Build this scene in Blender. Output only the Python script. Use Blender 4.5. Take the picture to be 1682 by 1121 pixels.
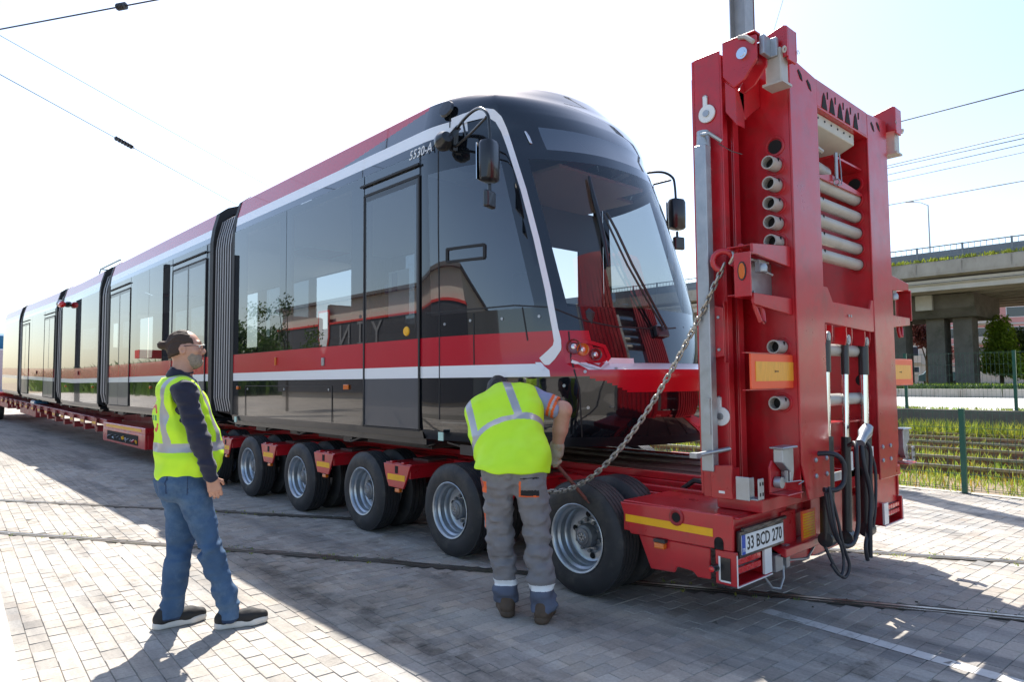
import bpy, bmesh, math, random
import numpy as np
from mathutils import Vector, Matrix
random.seed(7)
RNG = np.random.default_rng(11)
SC = bpy.context.scene
COL = SC.collection
for _o in list(bpy.data.objects):
    bpy.data.objects.remove(_o)

# ------------------------------------------------------------------ camera
# world axes: +Y runs along the trailer (away), +X across it; z = 0 is the paving
CAM_YAW, CAM_TILT, CAM_ROLL, CAM_H = math.radians(42.79), math.radians(3.30), math.radians(-0.49), 1.522
_fw = Vector((math.sin(CAM_YAW)*math.cos(CAM_TILT), math.cos(CAM_YAW)*math.cos(CAM_TILT), math.sin(CAM_TILT)))
_r = Vector((math.cos(CAM_YAW), -math.sin(CAM_YAW), 0))
_u = _r.cross(_fw)
_r2 = math.cos(CAM_ROLL)*_r + math.sin(CAM_ROLL)*_u
_u2 = -math.sin(CAM_ROLL)*_r + math.cos(CAM_ROLL)*_u
cam_data = bpy.data.cameras.new('camera')
cam_data.lens, cam_data.sensor_width = 24.0, 36.0
cam_data.clip_start, cam_data.clip_end = 0.05, 6000
cam = bpy.data.objects.new('camera', cam_data)
COL.objects.link(cam)
M = Matrix.Identity(4)
for i, v in enumerate((_r2, _u2, -_fw)):
    for k in range(3): M[k][i] = v[k]
M[2][3] = CAM_H
cam.matrix_world = M
SC.camera = cam

# ------------------------------------------------------------------ light
SUN_EL, SUN_AZ = math.radians(54.0), math.radians(34.5)      # azimuth clockwise from +Y
sun_dir = Vector((math.sin(SUN_AZ)*math.cos(SUN_EL), math.cos(SUN_AZ)*math.cos(SUN_EL), math.sin(SUN_EL)))
world = bpy.data.worlds.new('World'); SC.world = world; world.use_nodes = True
nt = world.node_tree
sky = nt.nodes.new('ShaderNodeTexSky'); sky.sky_type = 'NISHITA'; sky.sun_disc = False
sky.sun_elevation, sky.sun_rotation = SUN_EL, SUN_AZ
sky.altitude, sky.air_density, sky.dust_density, sky.ozone_density = 20, 1.0, 1.4, 1.0
bg = nt.nodes['Background']; bg.inputs['Strength'].default_value = 0.135
nt.links.new(sky.outputs['Color'], bg.inputs['Color'])
sl = bpy.data.lights.new('sun', 'SUN'); sl.energy = 5.0; sl.angle = math.radians(0.53); sl.color = (1.0, 0.95, 0.87)
sun = bpy.data.objects.new('sun', sl); COL.objects.link(sun)
sun.rotation_euler = sun_dir.to_track_quat('Z', 'Y').to_euler()
sun.location = (0, 0, 40)
SC.view_settings.view_transform = 'Standard'; SC.view_settings.look = 'None'
SC.view_settings.exposure = 1.0; SC.view_settings.gamma = 1.0
SC.view_settings.use_curve_mapping = False

# ------------------------------------------------------------------ materials
MATS = {}
def _n(nt, t, **kw):
    n = nt.nodes.new(t)
    for k, v in kw.items(): setattr(n, k, v)
    return n
def mat(name, col, rough=0.5, metal=0.0, coat=0.0, var=0.0, vscale=3.0, bump=0.0, bscale=60.0, spec=0.5, rvar=0.0, ior=1.5, dirt=None, dscale=2.0, damt=0.4, dist=0.004, coat_r=0.03, sheen=0.0, stretch=None, attr=None, chips=None):
    """painted / plain surface: base colour with fine variation, grain and optional wear of a second colour"""
    m = bpy.data.materials.new(name); m.use_nodes = True; nt = m.node_tree
    b = nt.nodes['Principled BSDF']
    b.inputs['Base Color'].default_value = (*col, 1)
    b.inputs['Roughness'].default_value = rough; b.inputs['Metallic'].default_value = metal
    b.inputs['Coat Weight'].default_value = coat; b.inputs['Coat Roughness'].default_value = coat_r
    b.inputs['Specular IOR Level'].default_value = spec; b.inputs['IOR'].default_value = ior
    if sheen: b.inputs['Sheen Weight'].default_value = sheen
    tc = _n(nt, 'ShaderNodeTexCoord'); src = tc.outputs['Object']
    if stretch:
        mp = _n(nt, 'ShaderNodeMapping'); mp.inputs['Scale'].default_value = stretch
        nt.links.new(src, mp.inputs['Vector']); src = mp.outputs['Vector']
    last = None
    if var > 0:
        nz = _n(nt, 'ShaderNodeTexNoise'); nz.inputs['Scale'].default_value = vscale; nz.inputs['Detail'].default_value = 6; nz.inputs['Roughness'].default_value = 0.65
        nt.links.new(src, nz.inputs['Vector'])
        rp = _n(nt, 'ShaderNodeMapRange'); rp.inputs['From Min'].default_value = 0.25; rp.inputs['From Max'].default_value = 0.75
        rp.inputs['To Min'].default_value = 1-var; rp.inputs['To Max'].default_value = 1+var
        nt.links.new(nz.outputs['Fac'], rp.inputs['Value'])
        mx = _n(nt, 'ShaderNodeVectorMath', operation='SCALE'); mx.inputs[0].default_value = col
        nt.links.new(rp.outputs['Result'], mx.inputs['Scale']); last = mx.outputs['Vector']
        if rvar > 0:
            rr = _n(nt, 'ShaderNodeMapRange'); rr.inputs['From Min'].default_value = 0.3; rr.inputs['From Max'].default_value = 0.7
            rr.inputs['To Min'].default_value = max(0.02, rough-rvar); rr.inputs['To Max'].default_value = rough+rvar
            nt.links.new(nz.outputs['Fac'], rr.inputs['Value']); nt.links.new(rr.outputs['Result'], b.inputs['Roughness'])
    if attr:
        at = _n(nt, 'ShaderNodeAttribute'); at.attribute_name = attr
        mm = _n(nt, 'ShaderNodeVectorMath', operation='MULTIPLY')
        if last: nt.links.new(last, mm.inputs[0])
        else: mm.inputs[0].default_value = col
        nt.links.new(at.outputs['Color'], mm.inputs[1]); last = mm.outputs['Vector']
    if dirt:
        dn = _n(nt, 'ShaderNodeTexNoise'); dn.inputs['Scale'].default_value = dscale; dn.inputs['Detail'].default_value = 8; dn.inputs['Roughness'].default_value = 0.7
        nt.links.new(src, dn.inputs['Vector'])
        dr = _n(nt, 'ShaderNodeMapRange'); dr.inputs['From Min'].default_value = 0.5; dr.inputs['From Max'].default_value = 0.72; dr.inputs['To Max'].default_value = damt
        nt.links.new(dn.outputs['Fac'], dr.inputs['Value'])
        mi = _n(nt, 'ShaderNodeMix', data_type='RGBA')
        nt.links.new(dr.outputs['Result'], mi.inputs[0])
        if last: nt.links.new(last, mi.inputs[6])
        else: mi.inputs[6].default_value = (*col, 1)
        mi.inputs[7].default_value = (*dirt, 1); last = mi.outputs[2]
    if chips:
        cc, cs, clo = chips
        cn = _n(nt, 'ShaderNodeTexNoise'); cn.inputs['Scale'].default_value = cs; cn.inputs['Detail'].default_value = 5; cn.inputs['Roughness'].default_value = 0.75
        nt.links.new(src, cn.inputs['Vector'])
        cr = _n(nt, 'ShaderNodeMapRange'); cr.inputs['From Min'].default_value = clo; cr.inputs['From Max'].default_value = clo+0.03; cr.inputs['To Max'].default_value = 0.85
        nt.links.new(cn.outputs['Fac'], cr.inputs['Value'])
        mi = _n(nt, 'ShaderNodeMix', data_type='RGBA'); nt.links.new(cr.outputs['Result'], mi.inputs[0])
        if last: nt.links.new(last, mi.inputs[6])
        else: mi.inputs[6].default_value = (*col, 1)
        mi.inputs[7].default_value = (*cc, 1); last = mi.outputs[2]
    if last: nt.links.new(last, b.inputs['Base Color'])
    if bump > 0:
        bn = _n(nt, 'ShaderNodeTexNoise'); bn.inputs['Scale'].default_value = bscale; bn.inputs['Detail'].default_value = 4
        nt.links.new(src, bn.inputs['Vector'])
        bu = _n(nt, 'ShaderNodeBump'); bu.inputs['Strength'].default_value = bump; bu.inputs['Distance'].default_value = dist
        nt.links.new(bn.outputs['Fac'], bu.inputs['Height']); nt.links.new(bu.outputs['Normal'], b.inputs['Normal'])
    MATS[name] = m
    return m
def glass(name, tint, ior=1.8, rough=0.0, refl=(1, 1, 1)):
    m = bpy.data.materials.new(name); m.use_nodes = True; nt = m.node_tree
    nt.nodes.remove(nt.nodes['Principled BSDF'])
    out = nt.nodes['Material Output']
    tr = _n(nt, 'ShaderNodeBsdfTransparent'); tr.inputs['Color'].default_value = (*tint, 1)
    gl = _n(nt, 'ShaderNodeBsdfGlossy'); gl.inputs['Roughness'].default_value = rough; gl.inputs['Color'].default_value = (*refl, 1)
    # Schlick reflectance, the same from both sides of the pane
    geo = _n(nt, 'ShaderNodeNewGeometry'); dp = _n(nt, 'ShaderNodeVectorMath', operation='DOT_PRODUCT')
    nt.links.new(geo.outputs['Normal'], dp.inputs[0]); nt.links.new(geo.outputs['Incoming'], dp.inputs[1])
    ab = _n(nt, 'ShaderNodeMath', operation='ABSOLUTE'); nt.links.new(dp.outputs['Value'], ab.inputs[0])
    om = _n(nt, 'ShaderNodeMath', operation='SUBTRACT'); om.inputs[0].default_value = 1.0; nt.links.new(ab.outputs[0], om.inputs[1])
    pw = _n(nt, 'ShaderNodeMath', operation='POWER'); nt.links.new(om.outputs[0], pw.inputs[0]); pw.inputs[1].default_value = 5.0
    f0 = ((ior-1)/(ior+1))**2
    fr = _n(nt, 'ShaderNodeMapRange'); fr.inputs['To Min'].default_value = f0; fr.inputs['To Max'].default_value = 1.0; nt.links.new(pw.outputs[0], fr.inputs['Value'])
    mx = _n(nt, 'ShaderNodeMixShader')
    nt.links.new(fr.outputs['Result'], mx.inputs['Fac']); nt.links.new(tr.outputs[0], mx.inputs[1]); nt.links.new(gl.outputs[0], mx.inputs[2])
    nt.links.new(mx.outputs[0], out.inputs['Surface'])
    MATS[name] = m
    return m

mat('trailer_red', (0.46, 0.006, 0.014), 0.36, 0, 0.4, var=0.16, vscale=5, rvar=0.10, dirt=(0.17, 0.035, 0.03), dscale=4.2, damt=0.55, bump=0.05, bscale=25, coat_r=0.12, ior=1.55, chips=((0.09, 0.025, 0.02), 16, 0.69))
mat('trailer_red_worn', (0.30, 0.018, 0.022), 0.5, 0, 0.1, var=0.2, vscale=6, rvar=0.12, dirt=(0.16, 0.07, 0.05), dscale=5, damt=0.7, bump=0.1, bscale=40, chips=((0.10, 0.05, 0.035), 12, 0.64))
mat('deck_brown', (0.11, 0.065, 0.055), 0.55, 0.2, var=0.35, vscale=4, rvar=0.15, dirt=(0.05, 0.035, 0.03), dscale=6, damt=0.7, bump=0.2, bscale=80)
mat('tape_yellow', (0.85, 0.43, 0.005), 0.4, var=0.06, vscale=12, dirt=(0.4, 0.2, 0.02), dscale=9, damt=0.25)
mat('board_orange', (0.85, 0.10, 0.03), 0.35, var=0.05)
mat('board_amber', (0.80, 0.36, 0.03), 0.3, var=0.18, vscale=14, stretch=(6, 6, 0.6))
mat('galvanised', (0.40, 0.42, 0.44), 0.42, 0.75, var=0.18, vscale=9, rvar=0.1, bump=0.08, bscale=50)
mat('steel_dark', (0.08, 0.08, 0.085), 0.45, 0.8, var=0.2, vscale=12)
mat('chrome_rod', (0.75, 0.76, 0.78), 0.12, 1.0)
mat('tube_beige', (0.44, 0.42, 0.38), 0.45, 0.1, var=0.10, vscale=9, rvar=0.1, dirt=(0.25, 0.2, 0.15), dscale=7, damt=0.3)
mat('box_cream', (0.50, 0.49, 0.42), 0.5, 0, var=0.08, vscale=5, dirt=(0.35, 0.3, 0.22), dscale=4, damt=0.4)
mat('black_hole', (0.006, 0.006, 0.006), 0.8)
mat('cyl_black', (0.022, 0.023, 0.025), 0.38, 0.0, 0.2, var=0.2, vscale=8)
mat('hose_black', (0.018, 0.020, 0.028), 0.45, var=0.2, vscale=20)
mat('tyre', (0.024, 0.025, 0.028), 0.62, var=0.22, vscale=7, dirt=(0.095, 0.085, 0.072), dscale=5, damt=0.6, bump=0.12, bscale=70)
mat('rim_silver', (0.46, 0.50, 0.54), 0.34, 0.8, var=0.08, vscale=10, dirt=(0.16, 0.13, 0.11), dscale=7, damt=0.4)
mat('hub_grey', (0.20, 0.21, 0.22), 0.5, 0.6, var=0.2, vscale=14)
mat('white_paint', (0.74, 0.74, 0.73), 0.35, 0, 0.3, var=0.03, vscale=3)
mat('black_gloss', (0.006, 0.008, 0.011), 0.06, 0, 1.0, ior=1.5, coat_r=0.01)
mat('black_satin', (0.014, 0.016, 0.02), 0.28, 0, 0.2, var=0.1, vscale=4)
mat('tram_red', (0.46, 0.007, 0.022), 0.25, 0, 0.45, ior=1.45, coat_r=0.02, var=0.03, vscale=1.5)
mat('tram_white', (0.78, 0.80, 0.83), 0.3, 0, 0.6, coat_r=0.03)
mat('door_grey', (0.050, 0.056, 0.070), 0.40, 0, 0.3, var=0.06, vscale=6)
mat('rubber', (0.012, 0.012, 0.013), 0.6)
mat('bellows_grey', (0.30, 0.30, 0.31), 0.5, 0.2, var=0.1, vscale=8)
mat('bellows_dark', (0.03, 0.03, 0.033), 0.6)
mat('interior_light', (0.55, 0.55, 0.54), 0.6)
mat('interior_beige', (0.50, 0.40, 0.36), 0.6)
mat('interior_grey', (0.16, 0.18, 0.20), 0.6)
mat('interior_dark', (0.03, 0.033, 0.038), 0.6)
mat('seat_blue', (0.035, 0.05, 0.075), 0.8)
mat('lamp_amber', (0.62, 0.13, 0.005), 0.2, 0, 0.6, ior=1.5)
mat('lamp_red', (0.62, 0.01, 0.012), 0.15, 0, 0.8)
mat('lamp_clear', (0.72, 0.73, 0.74), 0.08, 0.6)
mat('plate_white', (0.78, 0.79, 0.79), 0.35, var=0.03)
mat('plate_blue', (0.01, 0.07, 0.42), 0.35)
mat('print_black', (0.008, 0.008, 0.008), 0.5)
mat('print_white', (0.75, 0.77, 0.78), 0.45)
mat('print_blue', (0.02, 0.09, 0.30), 0.5)
mat('print_green', (0.03, 0.28, 0.10), 0.5)
mat('print_red', (0.60, 0.03, 0.02), 0.5)
mat('sticker_green', (0.45, 0.68, 0.60), 0.4)
mat('rust', (0.14, 0.055, 0.035), 0.8, 0.2, var=0.35, vscale=14, bump=0.3, bscale=60)
mat('rusty_bar', (0.17, 0.060, 0.045), 0.6, 0.4, var=0.3, vscale=20, bump=0.2, bscale=90)
mat('chain_steel', (0.42, 0.40, 0.36), 0.38, 0.85, var=0.2, vscale=30)
mat('rail_steel', (0.36, 0.33, 0.30), 0.3, 0.9, var=0.3, vscale=5, stretch=(1, 1, 1), dirt=(0.12, 0.06, 0.04), dscale=6, damt=0.8)
mat('rail_rust', (0.20, 0.115, 0.08), 0.85, 0.1, var=0.3, vscale=9)
mat('mud_dark', (0.085, 0.072, 0.056), 0.95, var=0.5, vscale=9, dirt=(0.05, 0.065, 0.02), dscale=4, damt=0.8, bump=0.6, bscale=60, dist=0.01)
mat('soil', (0.24, 0.18, 0.12), 0.95, var=0.4, vscale=2.5, dirt=(0.10, 0.11, 0.035), dscale=1.3, damt=0.7, bump=0.6, bscale=20, dist=0.03)
mat('asphalt', (0.16, 0.155, 0.15), 0.9, var=0.15, vscale=1.5, bump=0.2, bscale=90)
mat('concrete', (0.36, 0.34, 0.30), 0.85, var=0.18, vscale=1.1, dirt=(0.15, 0.13, 0.10), dscale=0.7, damt=0.7, bump=0.15, bscale=12, stretch=(1, 1, 0.5))
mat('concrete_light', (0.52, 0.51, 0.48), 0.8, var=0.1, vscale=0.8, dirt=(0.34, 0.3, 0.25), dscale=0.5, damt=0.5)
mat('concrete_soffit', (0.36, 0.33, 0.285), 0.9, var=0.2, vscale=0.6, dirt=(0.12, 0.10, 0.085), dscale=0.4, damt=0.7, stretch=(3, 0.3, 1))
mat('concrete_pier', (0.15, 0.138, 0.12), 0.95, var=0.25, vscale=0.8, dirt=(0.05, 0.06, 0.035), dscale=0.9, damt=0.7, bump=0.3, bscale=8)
mat('fence_green', (0.010, 0.095, 0.065), 0.4, 0, 0.2, var=0.1)
mat('fence_wire', (0.055, 0.12, 0.085), 0.5, 0.3)
mat('mast_grey', (0.36, 0.37, 0.38), 0.5, 0.5, var=0.12, vscale=5)
mat('wire_dark', (0.05, 0.05, 0.055), 0.5, 0.3)
mat('railing_grey', (0.17, 0.20, 0.23), 0.5, 0.3)
mat('wall_pink', (0.60, 0.30, 0.28), 0.85, var=0.06, vscale=0.3)
mat('wall_cream', (0.55, 0.50, 0.43), 0.85, var=0.08, vscale=0.4)
mat('window_far', (0.03, 0.045, 0.06), 0.1, 0, 0.5)
mat('roof_grey', (0.13, 0.12, 0.12), 0.8)
mat('fascia_dark', (0.045, 0.045, 0.055), 0.5)
mat('bark', (0.10, 0.075, 0.05), 0.95, var=0.3, vscale=8, bump=0.5, bscale=30)
def leafmat(name, col, var=0.5, trans=0.35):
    m = mat(name, col, 0.55, var=var, vscale=1.8, attr='tone')
    b = m.node_tree.nodes['Principled BSDF']
    b.inputs['Subsurface Weight'].default_value = 0.0
    nt = m.node_tree; out = nt.nodes['Material Output']
    tl = _n(nt, 'ShaderNodeBsdfTranslucent'); mx = _n(nt, 'ShaderNodeMixShader'); mx.inputs[0].default_value = trans
    src = b.inputs['Base Color'].links[0].from_socket
    nt.links.new(src, tl.inputs['Color']); nt.links.new(b.outputs[0], mx.inputs[1]); nt.links.new(tl.outputs[0], mx.inputs[2])
    nt.links.new(mx.outputs[0], out.inputs['Surface'])
    return m
leafmat('leaf_green', (0.075, 0.125, 0.028))
leafmat('leaf_yellow', (0.22, 0.33, 0.03), trans=0.62)
leafmat('leaf_dark', (0.035, 0.065, 0.018))
leafmat('leaf_red', (0.16, 0.05, 0.05))
leafmat('grass', (0.25, 0.31, 0.05), trans=0.5)
mat('sign_letter', (0.20, 0.20, 0.21), 0.5)
mat('lamp_dim', (0.16, 0.012, 0.012), 0.1, 0, 0.8)
mat('skin', (0.50, 0.27, 0.19), 0.5, var=0.10, vscale=20, bump=0.08, bscale=200, dist=0.001)
mat('hair_brown', (0.050, 0.028, 0.017), 0.75, var=0.4, vscale=40, stretch=(8, 1, 8), bump=0.5, bscale=150, dist=0.003)
mat('hair_black', (0.012, 0.010, 0.009), 0.5, var=0.3, vscale=40, bump=0.5, bscale=150, dist=0.003)
mat('beard_grey', (0.27, 0.22, 0.18), 0.9, var=0.4, vscale=90, bump=0.8, bscale=260, dist=0.003)
mat('hivis', (0.56, 0.90, 0.02), 0.6, var=0.05, vscale=5, bump=0.25, bscale=14, dist=0.012)
mat('reflective', (0.40, 0.40, 0.42), 0.35, 0.3, var=0.05)
mat('navy', (0.010, 0.012, 0.032), 0.85, var=0.2, vscale=8, bump=0.3, bscale=22, dist=0.008, sheen=0.2)
mat('denim', (0.038, 0.088, 0.175), 0.85, var=0.30, vscale=5, dirt=(0.13, 0.21, 0.31), dscale=3.2, damt=0.7, bump=0.35, bscale=24, dist=0.006)
mat('denim_dark', (0.02, 0.04, 0.09), 0.9)
mat('work_grey', (0.195, 0.188, 0.195), 0.9, var=0.14, vscale=6, dirt=(0.09, 0.085, 0.085), dscale=4, damt=0.4, bump=0.4, bscale=20, dist=0.008)
mat('work_blue', (0.095, 0.110, 0.155), 0.9, var=0.15, vscale=6, bump=0.4, bscale=24, dist=0.008)
mat('shirt_blue', (0.24, 0.27, 0.40), 0.9, var=0.1, vscale=8, bump=0.35, bscale=24, dist=0.008)
mat('trim_orange', (0.75, 0.12, 0.02), 0.7)
mat('pocket_black', (0.015, 0.015, 0.017), 0.85)
mat('boot_brown', (0.085, 0.055, 0.035), 0.75, var=0.3, vscale=12, bump=0.3, bscale=40)
mat('shoe_black', (0.014, 0.014, 0.015), 0.75, var=0.2, vscale=20, bump=0.4, bscale=120, dist=0.002)
mat('sole_white', (0.60, 0.58, 0.54), 0.7, var=0.08, vscale=12)
mat('glove', (0.36, 0.33, 0.26), 0.9, var=0.2, vscale=30, dirt=(0.42, 0.20, 0.02), dscale=14, damt=0.9, bump=0.4, bscale=80, dist=0.003)
mat('eye_white', (0.7, 0.68, 0.65), 0.2)
mat('eye_dark', (0.02, 0.015, 0.01), 0.15)
mat('lips', (0.35, 0.13, 0.11), 0.5)
mat('plastic_black', (0.012, 0.013, 0.015), 0.3, 0, 0.3)
mat('truck_blue', (0.03, 0.16, 0.30), 0.3, 0, 0.8)
mat('truck_red', (0.45, 0.02, 0.02), 0.3, 0, 0.8)
mat('van_white', (0.6, 0.62, 0.64), 0.3, 0, 0.6)
mat('van_teal', (0.05, 0.14, 0.18), 0.3, 0, 0.6)
glass('glass_side', (0.21, 0.25, 0.28), 2.3)
glass('glass_front', (0.50, 0.53, 0.54), 1.75)
glass('glass_sign', (0.10, 0.13, 0.15), 2.9)
glass('glass_lens', (0.92, 0.93, 0.94), 1.5)
mat('mirror', (0.7, 0.7, 0.72), 0.03, 1.0)

# ------------------------------------------------------------------ mesh helpers
def link(o, parent=None):
    COL.objects.link(o)
    if parent is not None: o.parent = parent
    return o
def tag(o, label=None, cat=None, group=None, kind=None):
    if label: o['label'] = label
    if cat: o['category'] = cat
    if group: o['group'] = group
    if kind: o['kind'] = kind
    return o
def empty(name, loc=(0, 0, 0), rz=0.0, label=None, cat=None, group=None):
    o = bpy.data.objects.new(name, None); o.empty_display_size = 0.2
    o.location = loc; o.rotation_euler = (0, 0, rz)
    COL.objects.link(o)
    return tag(o, label, cat, group)
def rot_to(d):
    return Vector(d).normalized().to_track_quat('Z', 'Y').to_matrix()
class MB:
    """collects shapes of ONE mesh"""
    def __init__(s): s.v = []; s.f = []; s.m = []; s.cur = 0
    def mi(s, i): s.cur = i; return s
    def add(s, vs, fs):
        b = len(s.v); s.v += [tuple(v) for v in vs]
        for f in fs: s.f.append(tuple(b+i for i in f)); s.m.append(s.cur)
        return s
    def box(s, x0, x1, y0, y1, z0, z1):
        return s.add([(x0,y0,z0),(x1,y0,z0),(x1,y1,z0),(x0,y1,z0),(x0,y0,z1),(x1,y0,z1),(x1,y1,z1),(x0,y1,z1)],
                     [(0,3,2,1),(4,5,6,7),(0,1,5,4),(1,2,6,5),(2,3,7,6),(3,0,4,7)])
    def obox(s, c, sz, rot=None):
        R = rot if rot is not None else Matrix.Identity(3)
        c = Vector(c); vs = []
        for dz in (-.5, .5):
            for dx, dy in ((-.5,-.5),(.5,-.5),(.5,.5),(-.5,.5)):
                vs.append(c + R @ Vector((dx*sz[0], dy*sz[1], dz*sz[2])))
        return s.add(vs, [(0,3,2,1),(4,5,6,7),(0,1,5,4),(1,2,6,5),(2,3,7,6),(3,0,4,7)])
    def bar(s, a, b, w, h=None):
        a = Vector(a); b = Vector(b); d = b-a
        return s.obox((a+b)/2, (w, h or w, d.length), rot_to(d))
    def prism(s, pts, axis, a, b):
        """polygon pts in the two other axes (in xyz order) extruded along axis from a to b"""
        n = len(pts); vs = []
        for t in (a, b):
            for p in pts:
                q = list(p); q.insert(axis, t); vs.append(q)
        return s.add(vs, [tuple(range(n-1, -1, -1)), tuple(range(n, 2*n))] + [(i, (i+1) % n, n+(i+1) % n, n+i) for i in range(n)])
    def cyl(s, a, b, r, r2=None, n=16, caps=True):
        a = Vector(a); b = Vector(b); R = rot_to(b-a); r2 = r if r2 is None else r2
        vs = []
        for c, rr in ((a, r), (b, r2)):
            for i in range(n):
                t = 2*math.pi*i/n; vs.append(c + R @ Vector((rr*math.cos(t), rr*math.sin(t), 0)))
        fs = [(i, (i+1) % n, n+(i+1) % n, n+i) for i in range(n)]
        if caps: fs += [tuple(range(n-1, -1, -1)), tuple(range(n, 2*n))]
        return s.add(vs, fs)
    def lathe(s, prof, origin, axis, n=32, closed=False):
        """prof = [(r, h)] turned about axis through origin"""
        R = rot_to(axis); o = Vector(origin); vs = []; k = len(prof)
        for i in range(n):
            t = 2*math.pi*i/n
            for r, h in prof: vs.append(o + R @ Vector((r*math.cos(t), r*math.sin(t), h)))
        fs = []
        for i in range(n):
            j = (i+1) % n
            for q in range(k if closed else k-1):
                q2 = (q+1) % k
                fs.append((i*k+q, j*k+q, j*k+q2, i*k+q2))
        return s.add(vs, fs)
    def tube(s, pts, r, n=8, caps=True):
        pts = [Vector(p) for p in pts]; rs = r if isinstance(r, (list, tuple)) else [r]*len(pts)
        vs = []; up = None
        for i, p in enumerate(pts):
            d = (pts[min(i+1, len(pts)-1)] - pts[max(i-1, 0)]).normalized()
            if up is None:
                up = Vector((0, 0, 1)) if abs(d.z) < .9 else Vector((1, 0, 0))
            u = (up - d*up.dot(d)).normalized(); w = d.cross(u); up = u
            for k in range(n):
                t = 2*math.pi*k/n; vs.append(p + (u*math.cos(t) + w*math.sin(t))*rs[i])
        m = len(pts); fs = []
        for i in range(m-1):
            for k in range(n): fs.append((i*n+k, i*n+(k+1) % n, (i+1)*n+(k+1) % n, (i+1)*n+k))
        if caps: fs += [tuple(range(n-1, -1, -1)), tuple(range((m-1)*n, m*n))]
        return s.add(vs, fs)
    def torus(s, c, axis, R0, r, n=20, k=8, a0=0, a1=2*math.pi):
        R = rot_to(axis); c = Vector(c); full = abs(a1-a0) > 6.2
        pts = [c + R @ Vector((R0*math.cos(a0+(a1-a0)*i/(n if full else n-1)), R0*math.sin(a0+(a1-a0)*i/(n if full else n-1)), 0)) for i in range(n)]
        if full:
            b = len(s.v); vs = []
            for i in range(n):
                t = 2*math.pi*i/n; rad = R @ Vector((math.cos(t), math.sin(t), 0)); ax = R @ Vector((0, 0, 1))
                for q in range(k):
                    a = 2*math.pi*q/k; vs.append(c + rad*(R0 + r*math.cos(a)) + ax*r*math.sin(a))
            return s.add(vs, [(i*k+q, ((i+1) % n)*k+q, ((i+1) % n)*k+(q+1) % k, i*k+(q+1) % k) for i in range(n) for q in range(k)])
        return s.tube(pts, r, k)
    def mirx(s, xc):
        """add the mirror image about x = xc"""
        b = len(s.v); s.v += [(2*xc-x, y, z) for x, y, z in s.v]
        s.f += [tuple(b+i for i in reversed(f)) for f in s.f]; s.m += s.m[:]
        return s
    def build(s, name, mats, parent=None, smooth=None, bev=0.0, seg=1, fix=True, kind=None):
        me = bpy.data.meshes.new(name)
        me.from_pydata(s.v, [], s.f)
        if not isinstance(mats, (list, tuple)): mats = [mats]
        for m in mats: me.materials.append(MATS[m])
        if len(mats) > 1: me.polygons.foreach_set('material_index', s.m)
        if fix:
            bm = bmesh.new(); bm.from_mesh(me); bmesh.ops.recalc_face_normals(bm, faces=bm.faces); bm.to_mesh(me); bm.free()
        if smooth is not None:
            me.polygons.foreach_set('use_smooth', [True]*len(me.polygons))
            if smooth < 179: me.set_sharp_from_angle(angle=math.radians(smooth))
        me.update()
        o = link(bpy.data.objects.new(name, me), parent)
        if bev:
            md = o.modifiers.new('edge', 'BEVEL'); md.width = bev; md.segments = seg; md.limit_method = 'ANGLE'; md.angle_limit = math.radians(35)
            if smooth is None:
                me.polygons.foreach_set('use_smooth', [False]*len(me.polygons))
        if kind: o['kind'] = kind
        return o
def copy_tree(o, parent=None):
    c = o.copy(); COL.objects.link(c); c.parent = parent
    for ch in o.children: copy_tree(ch, c)
    return c
def text_mesh(body, size, name, m, parent, M4, extrude=0.001, shear=0.0, xs=1.0, bold=0.0):
    cu = bpy.data.curves.new('txt', 'FONT'); cu.body = body; cu.size = size; cu.extrude = extrude; cu.shear = shear; cu.offset = bold
    cu.align_x = 'CENTER'; cu.align_y = 'CENTER'; cu.resolution_u = 2
    to = bpy.data.objects.new('txt', cu); COL.objects.link(to)
    dg = bpy.context.evaluated_depsgraph_get()
    me = bpy.data.meshes.new_from_object(to.evaluated_get(dg))
    bpy.data.objects.remove(to); bpy.data.curves.remove(cu)
    me.transform(Matrix.Diagonal((xs, 1, 1, 1))); me.transform(M4)
    me.materials.clear(); me.materials.append(MATS[m]); me.name = name
    return link(bpy.data.objects.new(name, me), parent)
def frame4(o, x, y, n):
    M4 = Matrix.Identity(4)
    for i, v in enumerate((x, y, n)):
        for k in range(3): M4[k][i] = v[k]
    for k in range(3): M4[k][3] = o[k]
    return M4
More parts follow.
